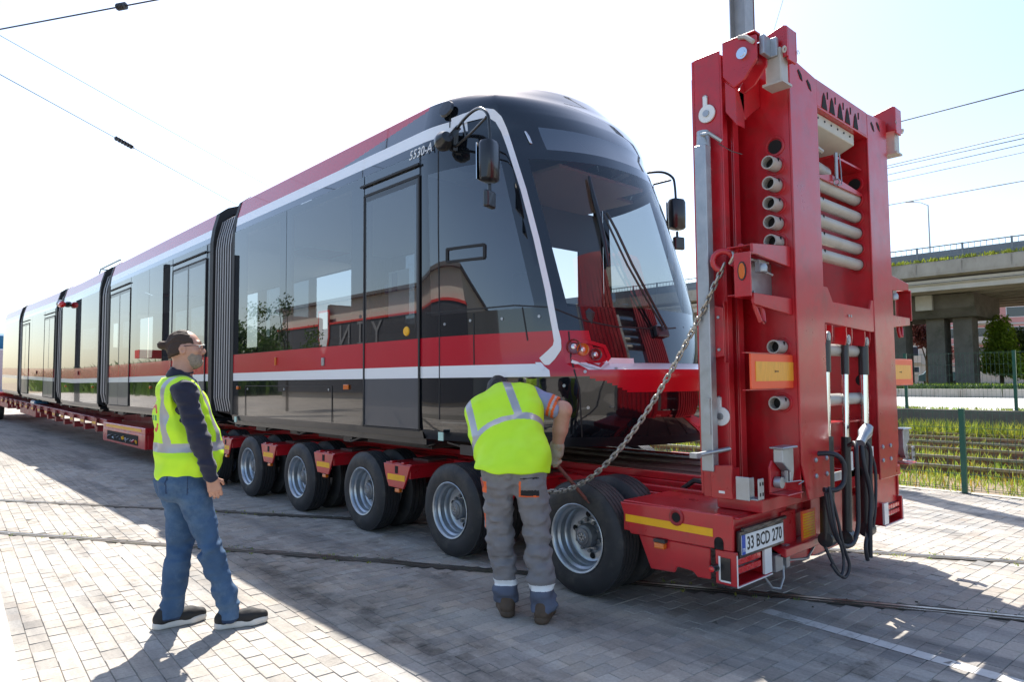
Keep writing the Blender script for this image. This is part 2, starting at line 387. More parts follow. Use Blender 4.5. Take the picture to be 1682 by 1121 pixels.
# ================================================================== SETTING
def paver_material():
    m = bpy.data.materials.new('paver'); m.use_nodes = True; nt = m.node_tree; b = nt.nodes['Principled BSDF']
    geo = _n(nt, 'ShaderNodeNewGeometry'); at = _n(nt, 'ShaderNodeAttribute'); at.attribute_name = 'tone'
    def noise(scale, detail=6, rough=0.6, vec=None):
        n = _n(nt, 'ShaderNodeTexNoise'); n.inputs['Scale'].default_value = scale; n.inputs['Detail'].default_value = detail; n.inputs['Roughness'].default_value = rough
        nt.links.new(vec or geo.outputs['Position'], n.inputs['Vector']); return n.outputs['Fac']
    def rng(src, a, b_, c, d):
        r = _n(nt, 'ShaderNodeMapRange'); r.inputs['From Min'].default_value = a; r.inputs['From Max'].default_value = b_
        r.inputs['To Min'].default_value = c; r.inputs['To Max'].default_value = d; nt.links.new(src, r.inputs['Value']); return r.outputs['Result']
    def mixc(f, a, b_):
        x = _n(nt, 'ShaderNodeMix', data_type='RGBA'); nt.links.new(f, x.inputs[0])
        for s, i in ((a, 6), (b_, 7)):
            if isinstance(s, tuple): x.inputs[i].default_value = (*s, 1)
            else: nt.links.new(s, x.inputs[i])
        return x.outputs[2]
    c = mixc(rng(noise(0.55), 0.38, 0.62, 0, 1), (0.395, 0.362, 0.320), (0.335, 0.302, 0.260))
    c = mixc(rng(noise(1.3, 8, 0.7), 0.55, 0.75, 0, 0.6), c, (0.42, 0.325, 0.215))            # sandy film
    mp = _n(nt, 'ShaderNodeMapping'); mp.inputs['Rotation'].default_value = (0, 0, math.radians(-14)); mp.inputs['Scale'].default_value = (2.6, 0.35, 1)
    nt.links.new(geo.outputs['Position'], mp.inputs['Vector'])
    c = mixc(rng(noise(1.0, 7, 0.65, mp.outputs['Vector']), 0.47, 0.68, 0, 0.78), c, (0.125, 0.120, 0.115))   # tyre-dragged grime
    c = mixc(rng(noise(2.2, 8, 0.75), 0.57, 0.70, 0, 0.8), c, (0.10, 0.09, 0.075))           # oil and mud spots
    # oily streak where vehicles drip along the load
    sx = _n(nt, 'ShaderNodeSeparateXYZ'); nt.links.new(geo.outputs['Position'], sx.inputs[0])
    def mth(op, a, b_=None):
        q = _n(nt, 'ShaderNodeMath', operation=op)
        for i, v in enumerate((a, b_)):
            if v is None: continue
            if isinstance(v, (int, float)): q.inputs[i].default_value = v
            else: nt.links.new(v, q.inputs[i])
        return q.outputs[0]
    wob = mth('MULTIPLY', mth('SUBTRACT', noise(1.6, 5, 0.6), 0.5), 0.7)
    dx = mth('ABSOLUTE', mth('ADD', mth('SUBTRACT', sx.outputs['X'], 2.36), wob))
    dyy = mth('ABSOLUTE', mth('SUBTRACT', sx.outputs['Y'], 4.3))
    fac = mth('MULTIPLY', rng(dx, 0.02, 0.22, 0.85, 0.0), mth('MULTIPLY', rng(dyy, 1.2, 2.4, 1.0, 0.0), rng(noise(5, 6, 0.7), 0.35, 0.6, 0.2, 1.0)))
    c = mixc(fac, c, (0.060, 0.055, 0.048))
    mm = _n(nt, 'ShaderNodeVectorMath', operation='MULTIPLY'); nt.links.new(c, mm.inputs[0]); nt.links.new(at.outputs['Color'], mm.inputs[1])
    sp = rng(noise(55, 3, 0.7), 0.3, 0.7, 0.86, 1.14)
    ms = _n(nt, 'ShaderNodeVectorMath', operation='SCALE'); nt.links.new(mm.outputs[0], ms.inputs[0]); nt.links.new(sp, ms.inputs['Scale'])
    nt.links.new(ms.outputs[0], b.inputs['Base Color']); b.inputs['Roughness'].default_value = 0.82; b.inputs['Specular IOR Level'].default_value = 0.4
    bu = _n(nt, 'ShaderNodeBump'); bu.inputs['Strength'].default_value = 0.35; bu.inputs['Distance'].default_value = 0.004
    nt.links.new(noise(45, 5, 0.7), bu.inputs['Height']); nt.links.new(bu.outputs['Normal'], b.inputs['Normal'])
    MATS['paver'] = m
    # joint bed that carries on as printed bond beyond the built pavers
    m2 = m.copy(); m2.name = 'paving_far'; nt = m2.node_tree; b = nt.nodes['Principled BSDF']
    geo = next(n for n in nt.nodes if n.type == 'NEW_GEOMETRY')
    mp = _n(nt, 'ShaderNodeMapping'); mp.inputs['Rotation'].default_value = (0, 0, math.radians(3.4)); nt.links.new(geo.outputs['Position'], mp.inputs['Vector'])
    br = _n(nt, 'ShaderNodeTexBrick'); br.inputs['Scale'].default_value = 1.0; br.inputs['Brick Width'].default_value = 0.16; br.inputs['Row Height'].default_value = 0.1
    br.inputs['Mortar Size'].default_value = 0.004; br.inputs['Color1'].default_value = (1, 1, 1, 1); br.inputs['Color2'].default_value = (0.82, 0.81, 0.8, 1); br.inputs['Mortar'].default_value = (0.3, 0.28, 0.26, 1)
    nt.links.new(mp.outputs[0], br.inputs['Vector'])
    mm = next(n for n in nt.nodes if n.type == 'VECT_MATH' and n.operation == 'MULTIPLY')
    nt.links.new(br.outputs['Color'], mm.inputs[1])
    MATS['paving_far'] = m2
paver_material()
mat('joint_sand', (0.17, 0.155, 0.130), 0.95, var=0.3, vscale=8)

def sheet(name, x0, x1, y0, y1, z, m, kind='structure', parent=None):
    return MB().add([(x0,y0,z),(x1,y0,z),(x1,y1,z),(x0,y1,z)], [(0,1,2,3)]).build(name, m, parent, fix=False, kind=kind)
sheet('ground', -2500, 2500, -2500, 2500, -0.06, 'soil')
pavement = empty('pavement'); pavement['kind'] = 'structure'
# the bed: printed far away, sand where the pavers are built
BX0, BX1, BY0, BY1 = -3.0, 10.45, -3.0, 16.0
MB().add([(BX0,BY0,-0.006),(BX1,BY0,-0.006),(BX1,BY1,-0.006),(BX0,BY1,-0.006)], [(0,1,2,3)]).build('joint_bed', 'joint_sand', pavement, fix=False)
b = MB()
for (x0,x1,y0,y1) in ((-60,BX0,-30,120),(BX0,BX1,BY1,120),(BX0,BX1,-30,BY0)):
    b.add([(x0,y0,-0.001),(x1,y0,-0.001),(x1,y1,-0.001),(x0,y1,-0.001)], [(0,1,2,3)])
b.build('far_paving', 'paving_far', pavement, fix=False)

RA = np.array([(0.96,8.78),(2.0,7.16),(2.54,6.17),(3.63,4.19),(4.96,1.76),(5.34,1.04)])
RB = np.array([(1.21,11.2),(2.55,9.2),(3.02,8.37),(3.83,6.84),(6.36,2.39),(6.89,1.33)])
_pa = np.polyfit(RA[:,1], RA[:,0], 2); _pb = np.polyfit(RB[:,1], RB[:,0], 2)
def rail_x(which, y):
    pf, a, c = (_pa, 1.0, 8.8) if which == 0 else (_pb, 1.3, 11.2)
    if y < a: return np.polyval(pf, a) + (y-a)*np.polyval(np.polyder(pf), a)
    if y > c: return np.polyval(pf, c) + (y-c)*np.polyval(np.polyder(pf), c)
    return np.polyval(pf, y)
E1 = np.array([0.9983, -0.0590]); E2 = np.array([0.0590, 0.9983])
def rail_dist(x, y):
    return min(abs(x - rail_x(0, y)), abs(x - rail_x(1, y)))*0.868
def seen(x, y, margin=260):
    d = Vector((x, y, -CAM_H)); z = d.dot(_fw)
    if z < 0.8: return None
    px = 841 + 1121*d.dot(_r2)/z; py = 560.5 - 1121*d.dot(_u2)/z
    if px < -margin or px > 1682+margin or py > 1121+margin: return None
    return z, px, py
pav = []
A_SPLIT = 2.2; PL = 0.16
for ia in range(-40, 110):
    for ib in range(-40, 170):
        if ia <= 20 or (ia == 21 and ib > 1000):
            a = (ia+1.5)*0.1; bb = (ib*PL + (PL*.5 if ia % 2 else 0)) ; la, lb = 0.1, PL
            if ib > 110: continue
        else:
            bb = (ib+.5)*0.1; a = A_SPLIT + PL*.5 + (ia-22)*PL + (PL*.5 if ib % 2 else 0); la, lb = PL, 0.1
            if ia > 80: continue
            if ia == 21:
                if ib % 2 == 0: continue
                a, la = A_SPLIT + PL*.25, PL*.5
        x, y = E1*a + E2*bb
        if not (BX0 < x < BX1-0.05 and BY0 < y < BY1): continue
        s = seen(x, y)
        if s is None or s[0] > 14.5: continue
        if rail_dist(x, y) < 0.05: continue
        pav.append((s[0], x, y, la, lb, a, bb, 0 <= s[1] <= 1682 and s[2] <= 1121))
pav.sort(key=lambda p: (not p[7], p[0]))
ANG = math.atan2(E1[1], E1[0])
def paver_shape(la, lb, t, tilt=(0, 0, 0)):
    g = 0.0013; c = 0.0024; vs = []
    for ix, iy in ((-1,-1),(1,-1),(1,1),(-1,1)): vs.append((ix*(la/2-g), iy*(lb/2-g), -0.014))
    for ix, iy in ((-1,-1),(1,-1),(1,1),(-1,1)): vs.append((ix*(la/2-g), iy*(lb/2-g), -0.003))
    for ix, iy in ((-1,-1),(1,-1),(1,1),(-1,1)):
        vs.append((ix*(la/2-g-c), iy*(lb/2-g-c), tilt[2] + ix*tilt[0] + iy*tilt[1]))
    fs = [(8,9,10,11)] + [(i, (i+1) % 4, 4+(i+1) % 4, 4+i) for i in range(4)] + [(4+i, 4+(i+1) % 4, 8+(i+1) % 4, 8+i) for i in range(4)]
    return vs, fs
def rtone(a=None):
    t = random.gauss(1.0, 0.085); t = min(1.22, max(0.78, t)); w = random.gauss(0, 0.02)
    return (t*(1+w), t, t*(1-w))
def set_tone(me, tones):
    ca = me.color_attributes.new('tone', 'FLOAT_COLOR', 'CORNER')
    ca.data.foreach_set('color', np.asarray(tones, dtype=np.float32).ravel())
variants = {}
for (la, lb) in ((0.1, PL), (PL, 0.1), (PL*.5, 0.1)):
    for k in range(10):
        vs, fs = paver_shape(la, lb, 1, (random.gauss(0, .0009), random.gauss(0, .0009), random.gauss(-.0004, .0009)-(.003 if random.random() < .03 else 0)))
        me = bpy.data.meshes.new('paver'); me.from_pydata(vs, [], fs); me.materials.append(MATS['paver'])
        t = rtone(); set_tone(me, [(*t, 1)]*sum(len(f) for f in fs)); variants[(la, lb, k)] = me
for (z, x, y, la, lb, a, bb, vis) in pav[:300]:
    o = bpy.data.objects.new('paver', variants[(la, lb, random.randrange(10))]); COL.objects.link(o)
    o.parent = pavement; o.location = (x, y, 0); o.rotation_euler = (0, 0, ANG)
V = []; Fc = []; T = []
ca, sa = math.cos(ANG), math.sin(ANG)
for (z, x, y, la, lb, a, bb, vis) in pav[300:]:
    vs, fs = paver_shape(la, lb, 1, (random.gauss(0, .0009), random.gauss(0, .0009), random.gauss(-.0004, .0009)-(.003 if random.random() < .03 else 0)))
    k = len(V); t = (*rtone(a if y < 4 else None), 1)
    V += [(x+ca*p-sa*q, y+sa*p+ca*q, r) for p, q, r in vs]
    for f in fs: Fc.append(tuple(k+i for i in f)); T += [t]*len(f)
me = bpy.data.meshes.new('paver_field'); me.from_pydata(V, [], Fc); me.materials.append(MATS['paver']); set_tone(me, T)
o = link(bpy.data.objects.new('paver_field', me), pavement); o['kind'] = 'stuff'
# pale concrete channel along the left edge of the yard
mat('channel_concrete', (0.50, 0.49, 0.46), 0.8, var=0.1, vscale=3, bump=0.2, bscale=60)
b = MB()
for i in range(9):
    y0 = -1.0 + i*1.0; p0 = E1*0.06 + E2*y0; p1 = E1*0.33 + E2*y0; p2 = E1*0.33 + E2*(y0+.992); p3 = E1*0.06 + E2*(y0+.992)
    b.add([(*p0,-.012),(*p1,-.012),(*p2,-.012),(*p3,-.012),(*p0,.003),(*p1,.003),(*p2,.003),(*p3,.003)], [(4,5,6,7),(0,1,5,4),(1,2,6,5),(2,3,7,6),(3,0,4,7)])
b.build('drain_channel', 'channel_concrete', pavement, bev=0.004)
# the two grooved rails let into the paving
for w in (0, 1):
    ys = np.arange(-4, 30, 0.25); mud = MB(); steel = MB()
    L = [(rail_x(w, y), y) for y in ys]
    def strip(bld, o0, o1, z0, z1=None):
        vs = []; 
        for i, (x, y) in enumerate(L):
            j0, j1 = max(0, i-1), min(len(L)-1, i+1); dx, dy = L[j1][0]-L[j0][0], L[j1][1]-L[j0][1]; l = math.hypot(dx, dy); nx, ny = -dy/l, dx/l
            jit = random.uniform(-.014, .014) if z1 is None else 0
            vs += [(x+nx*(o0+jit), y+ny*(o0+jit), z0), (x+nx*(o1+jit), y+ny*(o1+jit), z0 if z1 is None else z1)]
        bld.add(vs, [(2*i, 2*i+1, 2*i+3, 2*i+2) for i in range(len(L)-1)])
    strip(mud, -0.058, 0.062, 0.0022)
    rl = mud.build('grooved_rail', 'mud_dark', None, fix=False, kind='structure')
    for (o0, o1, z0, z1) in ((-.036,-.036,.001,.0045),(-.036,-.006,.0045,.0045),(-.006,-.006,.0045,.0026),(.032,.032,.0026,.004),(.032,.042,.004,.004)):
        strip(steel, o0, o1, z0, z1)
    steel.build('rail_head', 'rail_steel', rl, fix=False)
# worn white line on the paving
m = mat('worn_paint', (0.62, 0.60, 0.56), 0.8, var=0.1, vscale=8, dirt=(0.22, 0.20, 0.17), dscale=7, damt=0.9)
b = MB()
for i in range(34):
    y0 = 2.24-.1*i; y1 = y0-.0965
    for (q0, q1) in ((y0, y1),):
        x0 = 4.31-.0815*(2.24-q0); x1 = 4.31-.0815*(2.24-q1)
        b.add([(x0-.05,q0,.0024),(x0+.05,q0-.008,.0024),(x1+.05,q1-.008,.0024),(x1-.05,q1,.0024)], [(3,2,1,0)])
b.build('painted_line', 'worn_paint', None, fix=False, kind='structure')
# small litter and mud clods along the rail
b = MB()
for i in range(120):
    w = random.random() < .3; y = random.uniform(0.6, 9); x = rail_x(int(w), y) + random.gauss(0, .09)
    r = random.uniform(.003, .010); b.obox((x, y, r*.3), (r, r*random.uniform(.6, 2), r*.7), Matrix.Rotation(random.uniform(0, 6), 3, 'Z'))
b.build('mud_clods', 'mud_dark', None, kind='stuff')

# ---- track area behind the near fence
sheet('track_bed', 10.45, 20.4, -12, 60, -0.03, 'soil')
sheet('pavement_edge', 10.40, 10.55, -12, 60, 0.004, 'concrete')
for i, x in enumerate((12.35, 13.8, 15.4, 16.85, 18.3, 19.5)):
    b = MB(); b.mi(0).box(x-.07, x+.07, -12, 45, -.03, .015); b.box(x-.012, x+.012, -12, 45, .015, .09); b.mi(1).box(x-.036, x+.036, -12, 45, .09, .135)
    b.build('old_rail', ['rail_rust', 'rail_steel'], None, kind='structure')
def blades(name, n, xr, yr, hr, m, tones, z=0.0, wid=(.006, .016), clump=6, spread=.05, dens=None, parent=None):
    V = []; Fc = []; T = []
    for i in range(n):
        x, y = random.uniform(*xr), random.uniform(*yr)
        if dens and random.random() > dens(x, y): continue
        t = random.choice(tones); s = random.uniform(.75, 1.25)
        for k in range(clump):
            px, py = x+random.gauss(0, spread), y+random.gauss(0, spread); h = random.uniform(*hr); a = random.uniform(0, 6.28); w = random.uniform(*wid)
            lx, ly = random.gauss(0, h*.35), random.gauss(0, h*.35); c, s_ = math.cos(a)*w, math.sin(a)*w; j = len(V)
            V += [(px-c, py-s_, z), (px+c, py+s_, z), (px+lx*.5+c*.8, py+ly*.5+s_*.8, z+h*.6), (px+lx*.5-c*.8, py+ly*.5-s_*.8, z+h*.6), (px+lx, py+ly, z+h)]
            Fc += [(j, j+1, j+2, j+3), (j+3, j+2, j+4)]; T += [(t[0]*s, t[1]*s, t[2]*s, 1)]*7
    me = bpy.data.meshes.new(name); me.from_pydata(V, [], Fc); me.materials.append(MATS[m]); set_tone(me, T)
    o = link(bpy.data.objects.new(name, me), parent); o['kind'] = 'stuff'
    return o
def fbm(x, y, s): return .5 + .5*math.sin(x*s+1.3*math.sin(y*s*.7+.4))*math.cos(y*s*1.1+1.7*math.sin(x*s*.6))
TG = [(1,1,1),(1.15,1.05,.8),(.75,1,.7),(.9,1.1,.8),(1.3,1.15,.9),(1.35,.7,.6),(1.7,1.5,1.4)]
def near_rail(x, y): return 1.0 if .05 < rail_dist(x, y) < .11 else 0.0
g = blades('joint_weeds', 9000, (0.2, 7.2), (.3, 11), (.008, .03), 'grass', [(.8,1,.6),(1,1,.7),(1.3,1.1,.7)], .0, (.0015, .004), 4, .012, dens=lambda x, y: near_rail(x, y)*(.9 if fbm(x, y, 2.3) > .62 else .03))
tag(g, 'tiny weeds sprouting beside the rails in the paving', 'weeds')
g = blades('weeds', 24000, (10.55, 20.3), (-3.5, 19), (.02, .17), 'grass', TG, -.02, (.003, .009), 5, .07, dens=lambda x, y: max(0, 1.5*fbm(x, y, 1.3)*fbm(x+3, y*.6, 3.1)+.12))
tag(g, 'sparse green and reddish weeds growing between old rails', 'weeds')
g = blades('verge_grass', 7000, (19.4, 20.38), (-3.5, 19), (.06, .52), 'grass', [(1,1,1),(.7,.9,.6),(1.1,1.05,.7),(1.5,1.2,.9)], -.02, (.004, .011), 5, .08, dens=lambda x, y: .1+.9*fbm(x*2, y, 1.9))
tag(g, 'tall grass along the foot of the low retaining wall', 'grass')
# raised road with its retaining wall
sheet('road', 20.7, 34, -60, 160, 0.62, 'concrete_light')
sheet('road_far_ground', 34.3, 400, -200, 400, 0.60, 'soil')
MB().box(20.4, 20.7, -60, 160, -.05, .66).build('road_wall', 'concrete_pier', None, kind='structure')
b = MB()
for i in range(40): b.box(34.0, 34.3, -20+i*1.5, -20+i*1.5+1.485, .55, .98)
b.build('road_kerb', 'concrete', None, bev=.01, kind='structure')
g = blades('verge_strip', 900, (20.75, 21.1), (-3.5, 22), (.03, .13), 'grass', TG[:3], .62, (.008, .02), 5, .06); tag(g, 'thin grass strip at the edge of the raised road', 'grass')

def wire_fence(name, x, ys, z0, h, label, pitch, npanel_wires, pw=.03):
    e = empty(name, (x, ys[0], z0), 0, label, 'fence')
    for i, y in enumerate(ys):
        b = MB(); b.box(-pw, pw, y-ys[0]-pw, y-ys[0]+pw, -.02, h); b.mi(1).box(-pw*1.08, pw*1.08, y-ys[0]-pw*1.08, y-ys[0]+pw*1.08, h, h+.02)
        b.build('post', ['fence_green', 'fence_green'], e)
        b2 = MB().box(-pw*1.9, pw*1.9, y-ys[0]-pw*1.9, y-ys[0]+pw*1.9, -.02, .008); b2.build('base_plate', 'steel_dark', e)
        if i+1 < len(ys):
            y0, y1 = y-ys[0]+pw, ys[i+1]-ys[0]-pw; b = MB(); r = .0024
            k = int((y1-y0)/pitch)
            for q in range(1, k):
                yy = y0+(y1-y0)*q/k; b.box(-r, r, yy-r, yy+r, .04, h-.01)
            for q in range(npanel_wires):
                zz = .05+(h-.08)*q/(npanel_wires-1)
                b.box(-r*3, -r, y0, y1, zz-r*1.3, zz+r*1.3)
                if q in (0, npanel_wires-1, npanel_wires//2): b.box(-r*3, -r, y0, y1, zz+.025, zz+.025+2*r)
            b.build('wire_panel', 'fence_wire', e, fix=False, kind='stuff')
    return e
wire_fence('wire_fence', 10.42, [2.6+2.5*k for k in range(-2, 8)], 0.0, 1.08, 'low green welded wire fence between paving and weedy tracks', .075, 6)
wire_fence('road_fence', 20.62, [6.42+2.45*k for k in range(-4, 7)], 0.66, 1.48, 'taller green wire fence on the wall beside the road', .09, 6, .035)

# ---- flyover
fly = empty('flyover', (66, 15, 0), 0, 'concrete road flyover on dark pillars with railing along its edge', 'flyover')
def rel(b, name, m, parent, **kw):
    ox, oy = parent.location.x, parent.location.y; oz = parent.location.z
    b.v = [(x-ox, y-oy, z-oz) for x, y, z in b.v]
    return b.build(name, m, parent, **kw)
FX = 58.0; FY0, FY1 = -40, 140
b = MB(); b.prism([(FX,9.15),(FX+.05,10.2),(FX+.6,10.25),(FX+.6,9.9),(FX+21.4,9.9),(FX+21.4,10.25),(FX+22,10.25),(FX+22,9.15),(FX+20,8.9),(FX+2,8.9)], 1, FY0, FY1)
rel(b, 'deck_slab', 'concrete', fly)
for i in range(9):
    x = FX+1.2+i*2.4; b = MB(); b.prism([(x-.55,8.9),(x+.55,8.9),(x+.5,8.6),(x+.2,8.45),(x+.25,8.1),(x-.25,8.1),(x-.2,8.45),(x-.5,8.6)], 1, FY0, FY1)
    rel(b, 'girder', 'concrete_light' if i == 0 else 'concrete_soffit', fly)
b = MB().box(FX+.1, FX+.12, FY0, FY1, 8.55, 8.6); rel(b, 'cable_duct', 'steel_dark', fly)
for i in range(60):
    y = FY0+3*i
    if -12 < y < 45:
        b = MB(); b.box(FX-.02, FX+.0, y+.05, y+2.95, 9.3, 10.12); rel(b, 'fascia_panel', 'concrete', fly)
        b = MB(); b.box(FX+.25, FX+.37, y-.06, y+.06, 10.25, 11.42); rel(b, 'railing_post', 'railing_grey', fly)
        b = MB(); b.box(FX+.28, FX+.34, y, y+3, 11.32, 11.4); b.box(FX+.28, FX+.34, y, y+3, 10.55, 10.62)
        for q in range(1, 8): b.box(FX+.30, FX+.33, y+q*.375-.015, y+q*.375+.015, 10.62, 11.32)
        rel(b, 'railing_panel', 'railing_grey', fly)
b = MB(); b.box(FX+.75, FX+.95, FY0, FY1, 10.3, 11.05); rel(b, 'barrier', 'railing_grey', fly)
for (x, y) in ((65.0,15.65),(65.0,17.6),(65.0,20.5),(76,24.4),(76,27.5)):
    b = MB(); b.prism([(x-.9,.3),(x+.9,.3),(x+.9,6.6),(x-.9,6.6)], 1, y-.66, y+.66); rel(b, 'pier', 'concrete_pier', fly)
for y, x in ((17.0,69.5),(24.5,69.5)):
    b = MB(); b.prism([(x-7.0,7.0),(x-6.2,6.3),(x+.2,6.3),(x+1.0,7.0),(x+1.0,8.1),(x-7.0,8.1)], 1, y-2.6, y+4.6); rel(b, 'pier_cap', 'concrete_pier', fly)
    b = MB(); b.box(x-7.4, x-7.02, y+.2, y+1.4, 6.9, 8.1); rel(b, 'bearing_block', 'concrete_light', fly)
g = blades('flyover_weeds', 500, (58.05, 58.22), (-3, 28), (.08, .34), 'grass', [(1,1,.7),(1.2,1.1,.7)], 10.24, (.02, .05), 4, .12); tag(g, 'yellow green weeds along the flyover parapet', 'weeds')
def lamp_post(x, y, z, h, label, dirx=-1):
    e = empty('street_lamp', (x, y, z), 0, label, 'street lamp')
    MB().cyl((0,0,0), (0,0,h), .09, .05, n=10).build('pole', 'mast_grey', e, smooth=40)
    MB().tube([(0,0,h-.05),(0,dirx*.6,h+.35),(0,dirx*1.3,h+.55)], .035).build('arm', 'mast_grey', e, smooth=60)
    MB().prism([(dirx*1.2,h+.5),(dirx*1.9,h+.62),(dirx*1.9,h+.7),(dirx*1.2,h+.62)], 0, -.12, .12).build('lamp_head', 'mast_grey', e)
lamp_post(72, 19.9, 9.9, 7.8, 'tall grey street lamp standing on the flyover', 1)
b = MB(); b.box(34.5, 36.0, -20, 70, .6, 1.02)
hd = blades('hedge_strip', 5200, (34.4, 36.2), (-1, 26), (.25, .62), 'leaf_dark', [(1,1,1),(.7,.8,.7),(1.3,1.3,1)], .6, (.02, .05), 5, .15); tag(hd, 'low dark green hedge along the far road kerb', 'hedge')
g = blades('far_lawn', 3500, (37, 64), (0, 36), (.15, .5), 'grass', [(1,1.1,.7),(.8,1,.6)], .6, (.05, .12), 4, .4); tag(g, 'sunlit rough lawn around the flyover pillars', 'grass')

# ---- trees
def leaf_cloud(blobs, n, size, m, name, parent, flat=0.0):
    V = []; Fc = []; T = []
    tot = sum(r[0]*r[1]*r[2] for c, r in blobs)
    for c, r in blobs:
        tb = random.uniform(.75, 1.25)
        for i in range(int(n*r[0]*r[1]*r[2]/tot)+1):
            d = Vector((random.gauss(0,1), random.gauss(0,1), random.gauss(0,1))).normalized(); q = random.random()**.45*random.uniform(.85, 1.12)
            p = Vector((c[0]+d.x*r[0]*q, c[1]+d.y*r[1]*q, c[2]+d.z*r[2]*q)); s = size*random.uniform(.6, 1.4)
            a = Vector((random.gauss(0,1), random.gauss(0,1), random.gauss(0,.7))).normalized(); u = a.orthogonal().normalized(); w = a.cross(u)
            j = len(V); V += [p-u*s*.5, p+w*s*.28, p+u*s*.5, p-w*s*.28]; Fc.append((j, j+1, j+2, j+3)); t = tb*random.uniform(.65, 1.35); T += [(t, t, t*random.uniform(.8,1.1), 1)]*4
    me = bpy.data.meshes.new(name); me.from_pydata([tuple(v) for v in V], [], Fc); me.materials.append(MATS[m]); set_tone(me, T)
    return link(bpy.data.objects.new(name, me), parent)
def tree(name, loc, h, blobs, n, size, m, label, trunk=.15, cat='tree', group=None, limbs=6):
    e = empty(name, loc, random.uniform(0, 6), label, cat, group)
    b = MB(); b.tube([(0,0,-.1),(.03,0,h*.3),(-.04,.05,h*.6),(0,0,h*.85)], [trunk,trunk*.8,trunk*.5,trunk*.15], 8)
    for i in range(limbs):
        a = i*2.4; z0 = h*(.3+.08*i); c = blobs[i % len(blobs)][0]
        b.tube([(0,0,z0),((c[0]+math.cos(a)*.4)*.5,(c[1]+math.sin(a)*.4)*.5,(z0+c[2])*.5+.1),(c[0]+math.cos(a)*.3,c[1]+math.sin(a)*.3,c[2])], [trunk*.5,trunk*.3,trunk*.1], 6)
    b.build('trunk', 'bark', e, smooth=60)
    leaf_cloud(blobs, n, size, m, 'crown', e)
    return e
def rblobs(n, R, z0, z1, r):
    return [((random.uniform(-R,R), random.uniform(-R,R), random.uniform(z0,z1)), (r*random.uniform(.7,1.2), r*random.uniform(.7,1.2), r*random.uniform(.6,1.0))) for _ in range(n)]
tree('cypress_tree', (68.5, 14.07, .6), 5.6, [((0,0,1.6+.55*i), (1.75-.12*i, 1.75-.12*i, .7)) for i in range(8)], 9000, .22, 'leaf_yellow', 'dense bright green clipped conifer beside the flyover', .18)
tree('garden_shrub', (66.0, 12.6, .6), 2.6, rblobs(7, .8, 1.2, 2.6, .8), 3000, .2, 'leaf_yellow', 'loose yellow green shrub in front of the clipped conifer', .08)
tree('roadside_tree', (73.0, 13.3, .6), 4.6, rblobs(9, 1.5, 2.2, 4.4, 1.1), 4000, .28, 'leaf_green', 'olive green spreading tree behind the loose shrub', .16)
tree('plum_tree', (84.0, 24.0, .6), 6.5, rblobs(10, 2.0, 3, 7.5, 1.3), 3500, .35, 'leaf_red', 'dark red leaved tree between the flyover pillars', .18)
tree('young_tree', (88.0, 30.0, .6), 5.0, rblobs(9, 1.8, 2, 4.6, 1.2), 3000, .35, 'leaf_yellow', 'light green young tree beyond the flyover pillars', .15)

# ---- apartment blocks
def block(name, loc, rz, w, d, storeys, label, m, cols):
    e = empty(name, loc, rz, label, 'building'); h = 3.0*storeys
    b = MB(); b.box(-w/2, w/2, 0, d, 0, h); b.build('wall', m, e)
    MB().box(-w/2-.4, w/2+.4, -.4, d+.4, h, h+.45).build('roof', 'roof_grey', e)
    MB().box(-2, 2.5, d*.3, d*.6, h+.45, h+2.2).build('stair_house', 'wall_pink', e)
    for s in range(storeys):
        MB().box(-w/2-.15, w/2+.15, -.15, 0, s*3+2.75, s*3+3.0).build('floor_band', 'concrete_light', e)
        for c in range(cols):
            x = -w/2 + w*(c+.5)/cols; ww = w/cols*.3
            if c % 3 == 1:
                MB().box(x-ww*1.35, x+ww*1.35, -1.2, 0, s*3+.0, s*3+.15).build('balcony_slab', 'concrete_light', e)
                MB().box(x-ww*1.35, x+ww*1.35, -1.2, -1.12, s*3+.15, s*3+1.0).build('balcony_front', 'wall_cream', e)
            fr = MB(); fr.box(x-ww-.08, x+ww+.08, -.06, .0, s*3+.82, s*3+2.42); fo = fr.build('window_frame', 'tram_white', e)
            MB().box(x-ww, x+ww, -.075, -.062, s*3+.9, s*3+2.35).build('pane', 'window_far', fo)
    return e
AW = math.radians(-72)
block('apartment_block', (128, 16.5, .6), AW, 34, 12, 4, 'pale pink apartment block with balconies behind the conifer', 'wall_pink', 9)
block('apartment_block', (150, 50, .6), AW, 30, 12, 5, 'plain pink apartment block seen between the flyover pillars', 'wall_pink', 8)
block('cream_house', (112, 34, .6), AW, 9, 8, 2, 'small cream house beyond the flyover pillars', 'wall_cream', 3)
gw = empty('garden_wall', (96, 27, .6), math.radians(-76), 'pale garden wall with panels beyond the flyover pillars', 'wall')
for i in range(10): MB().box(-12+i*2.4, -12+i*2.4+2.34, 0, .15, 0, 1.5).build('wall_panel', 'concrete_light', gw)

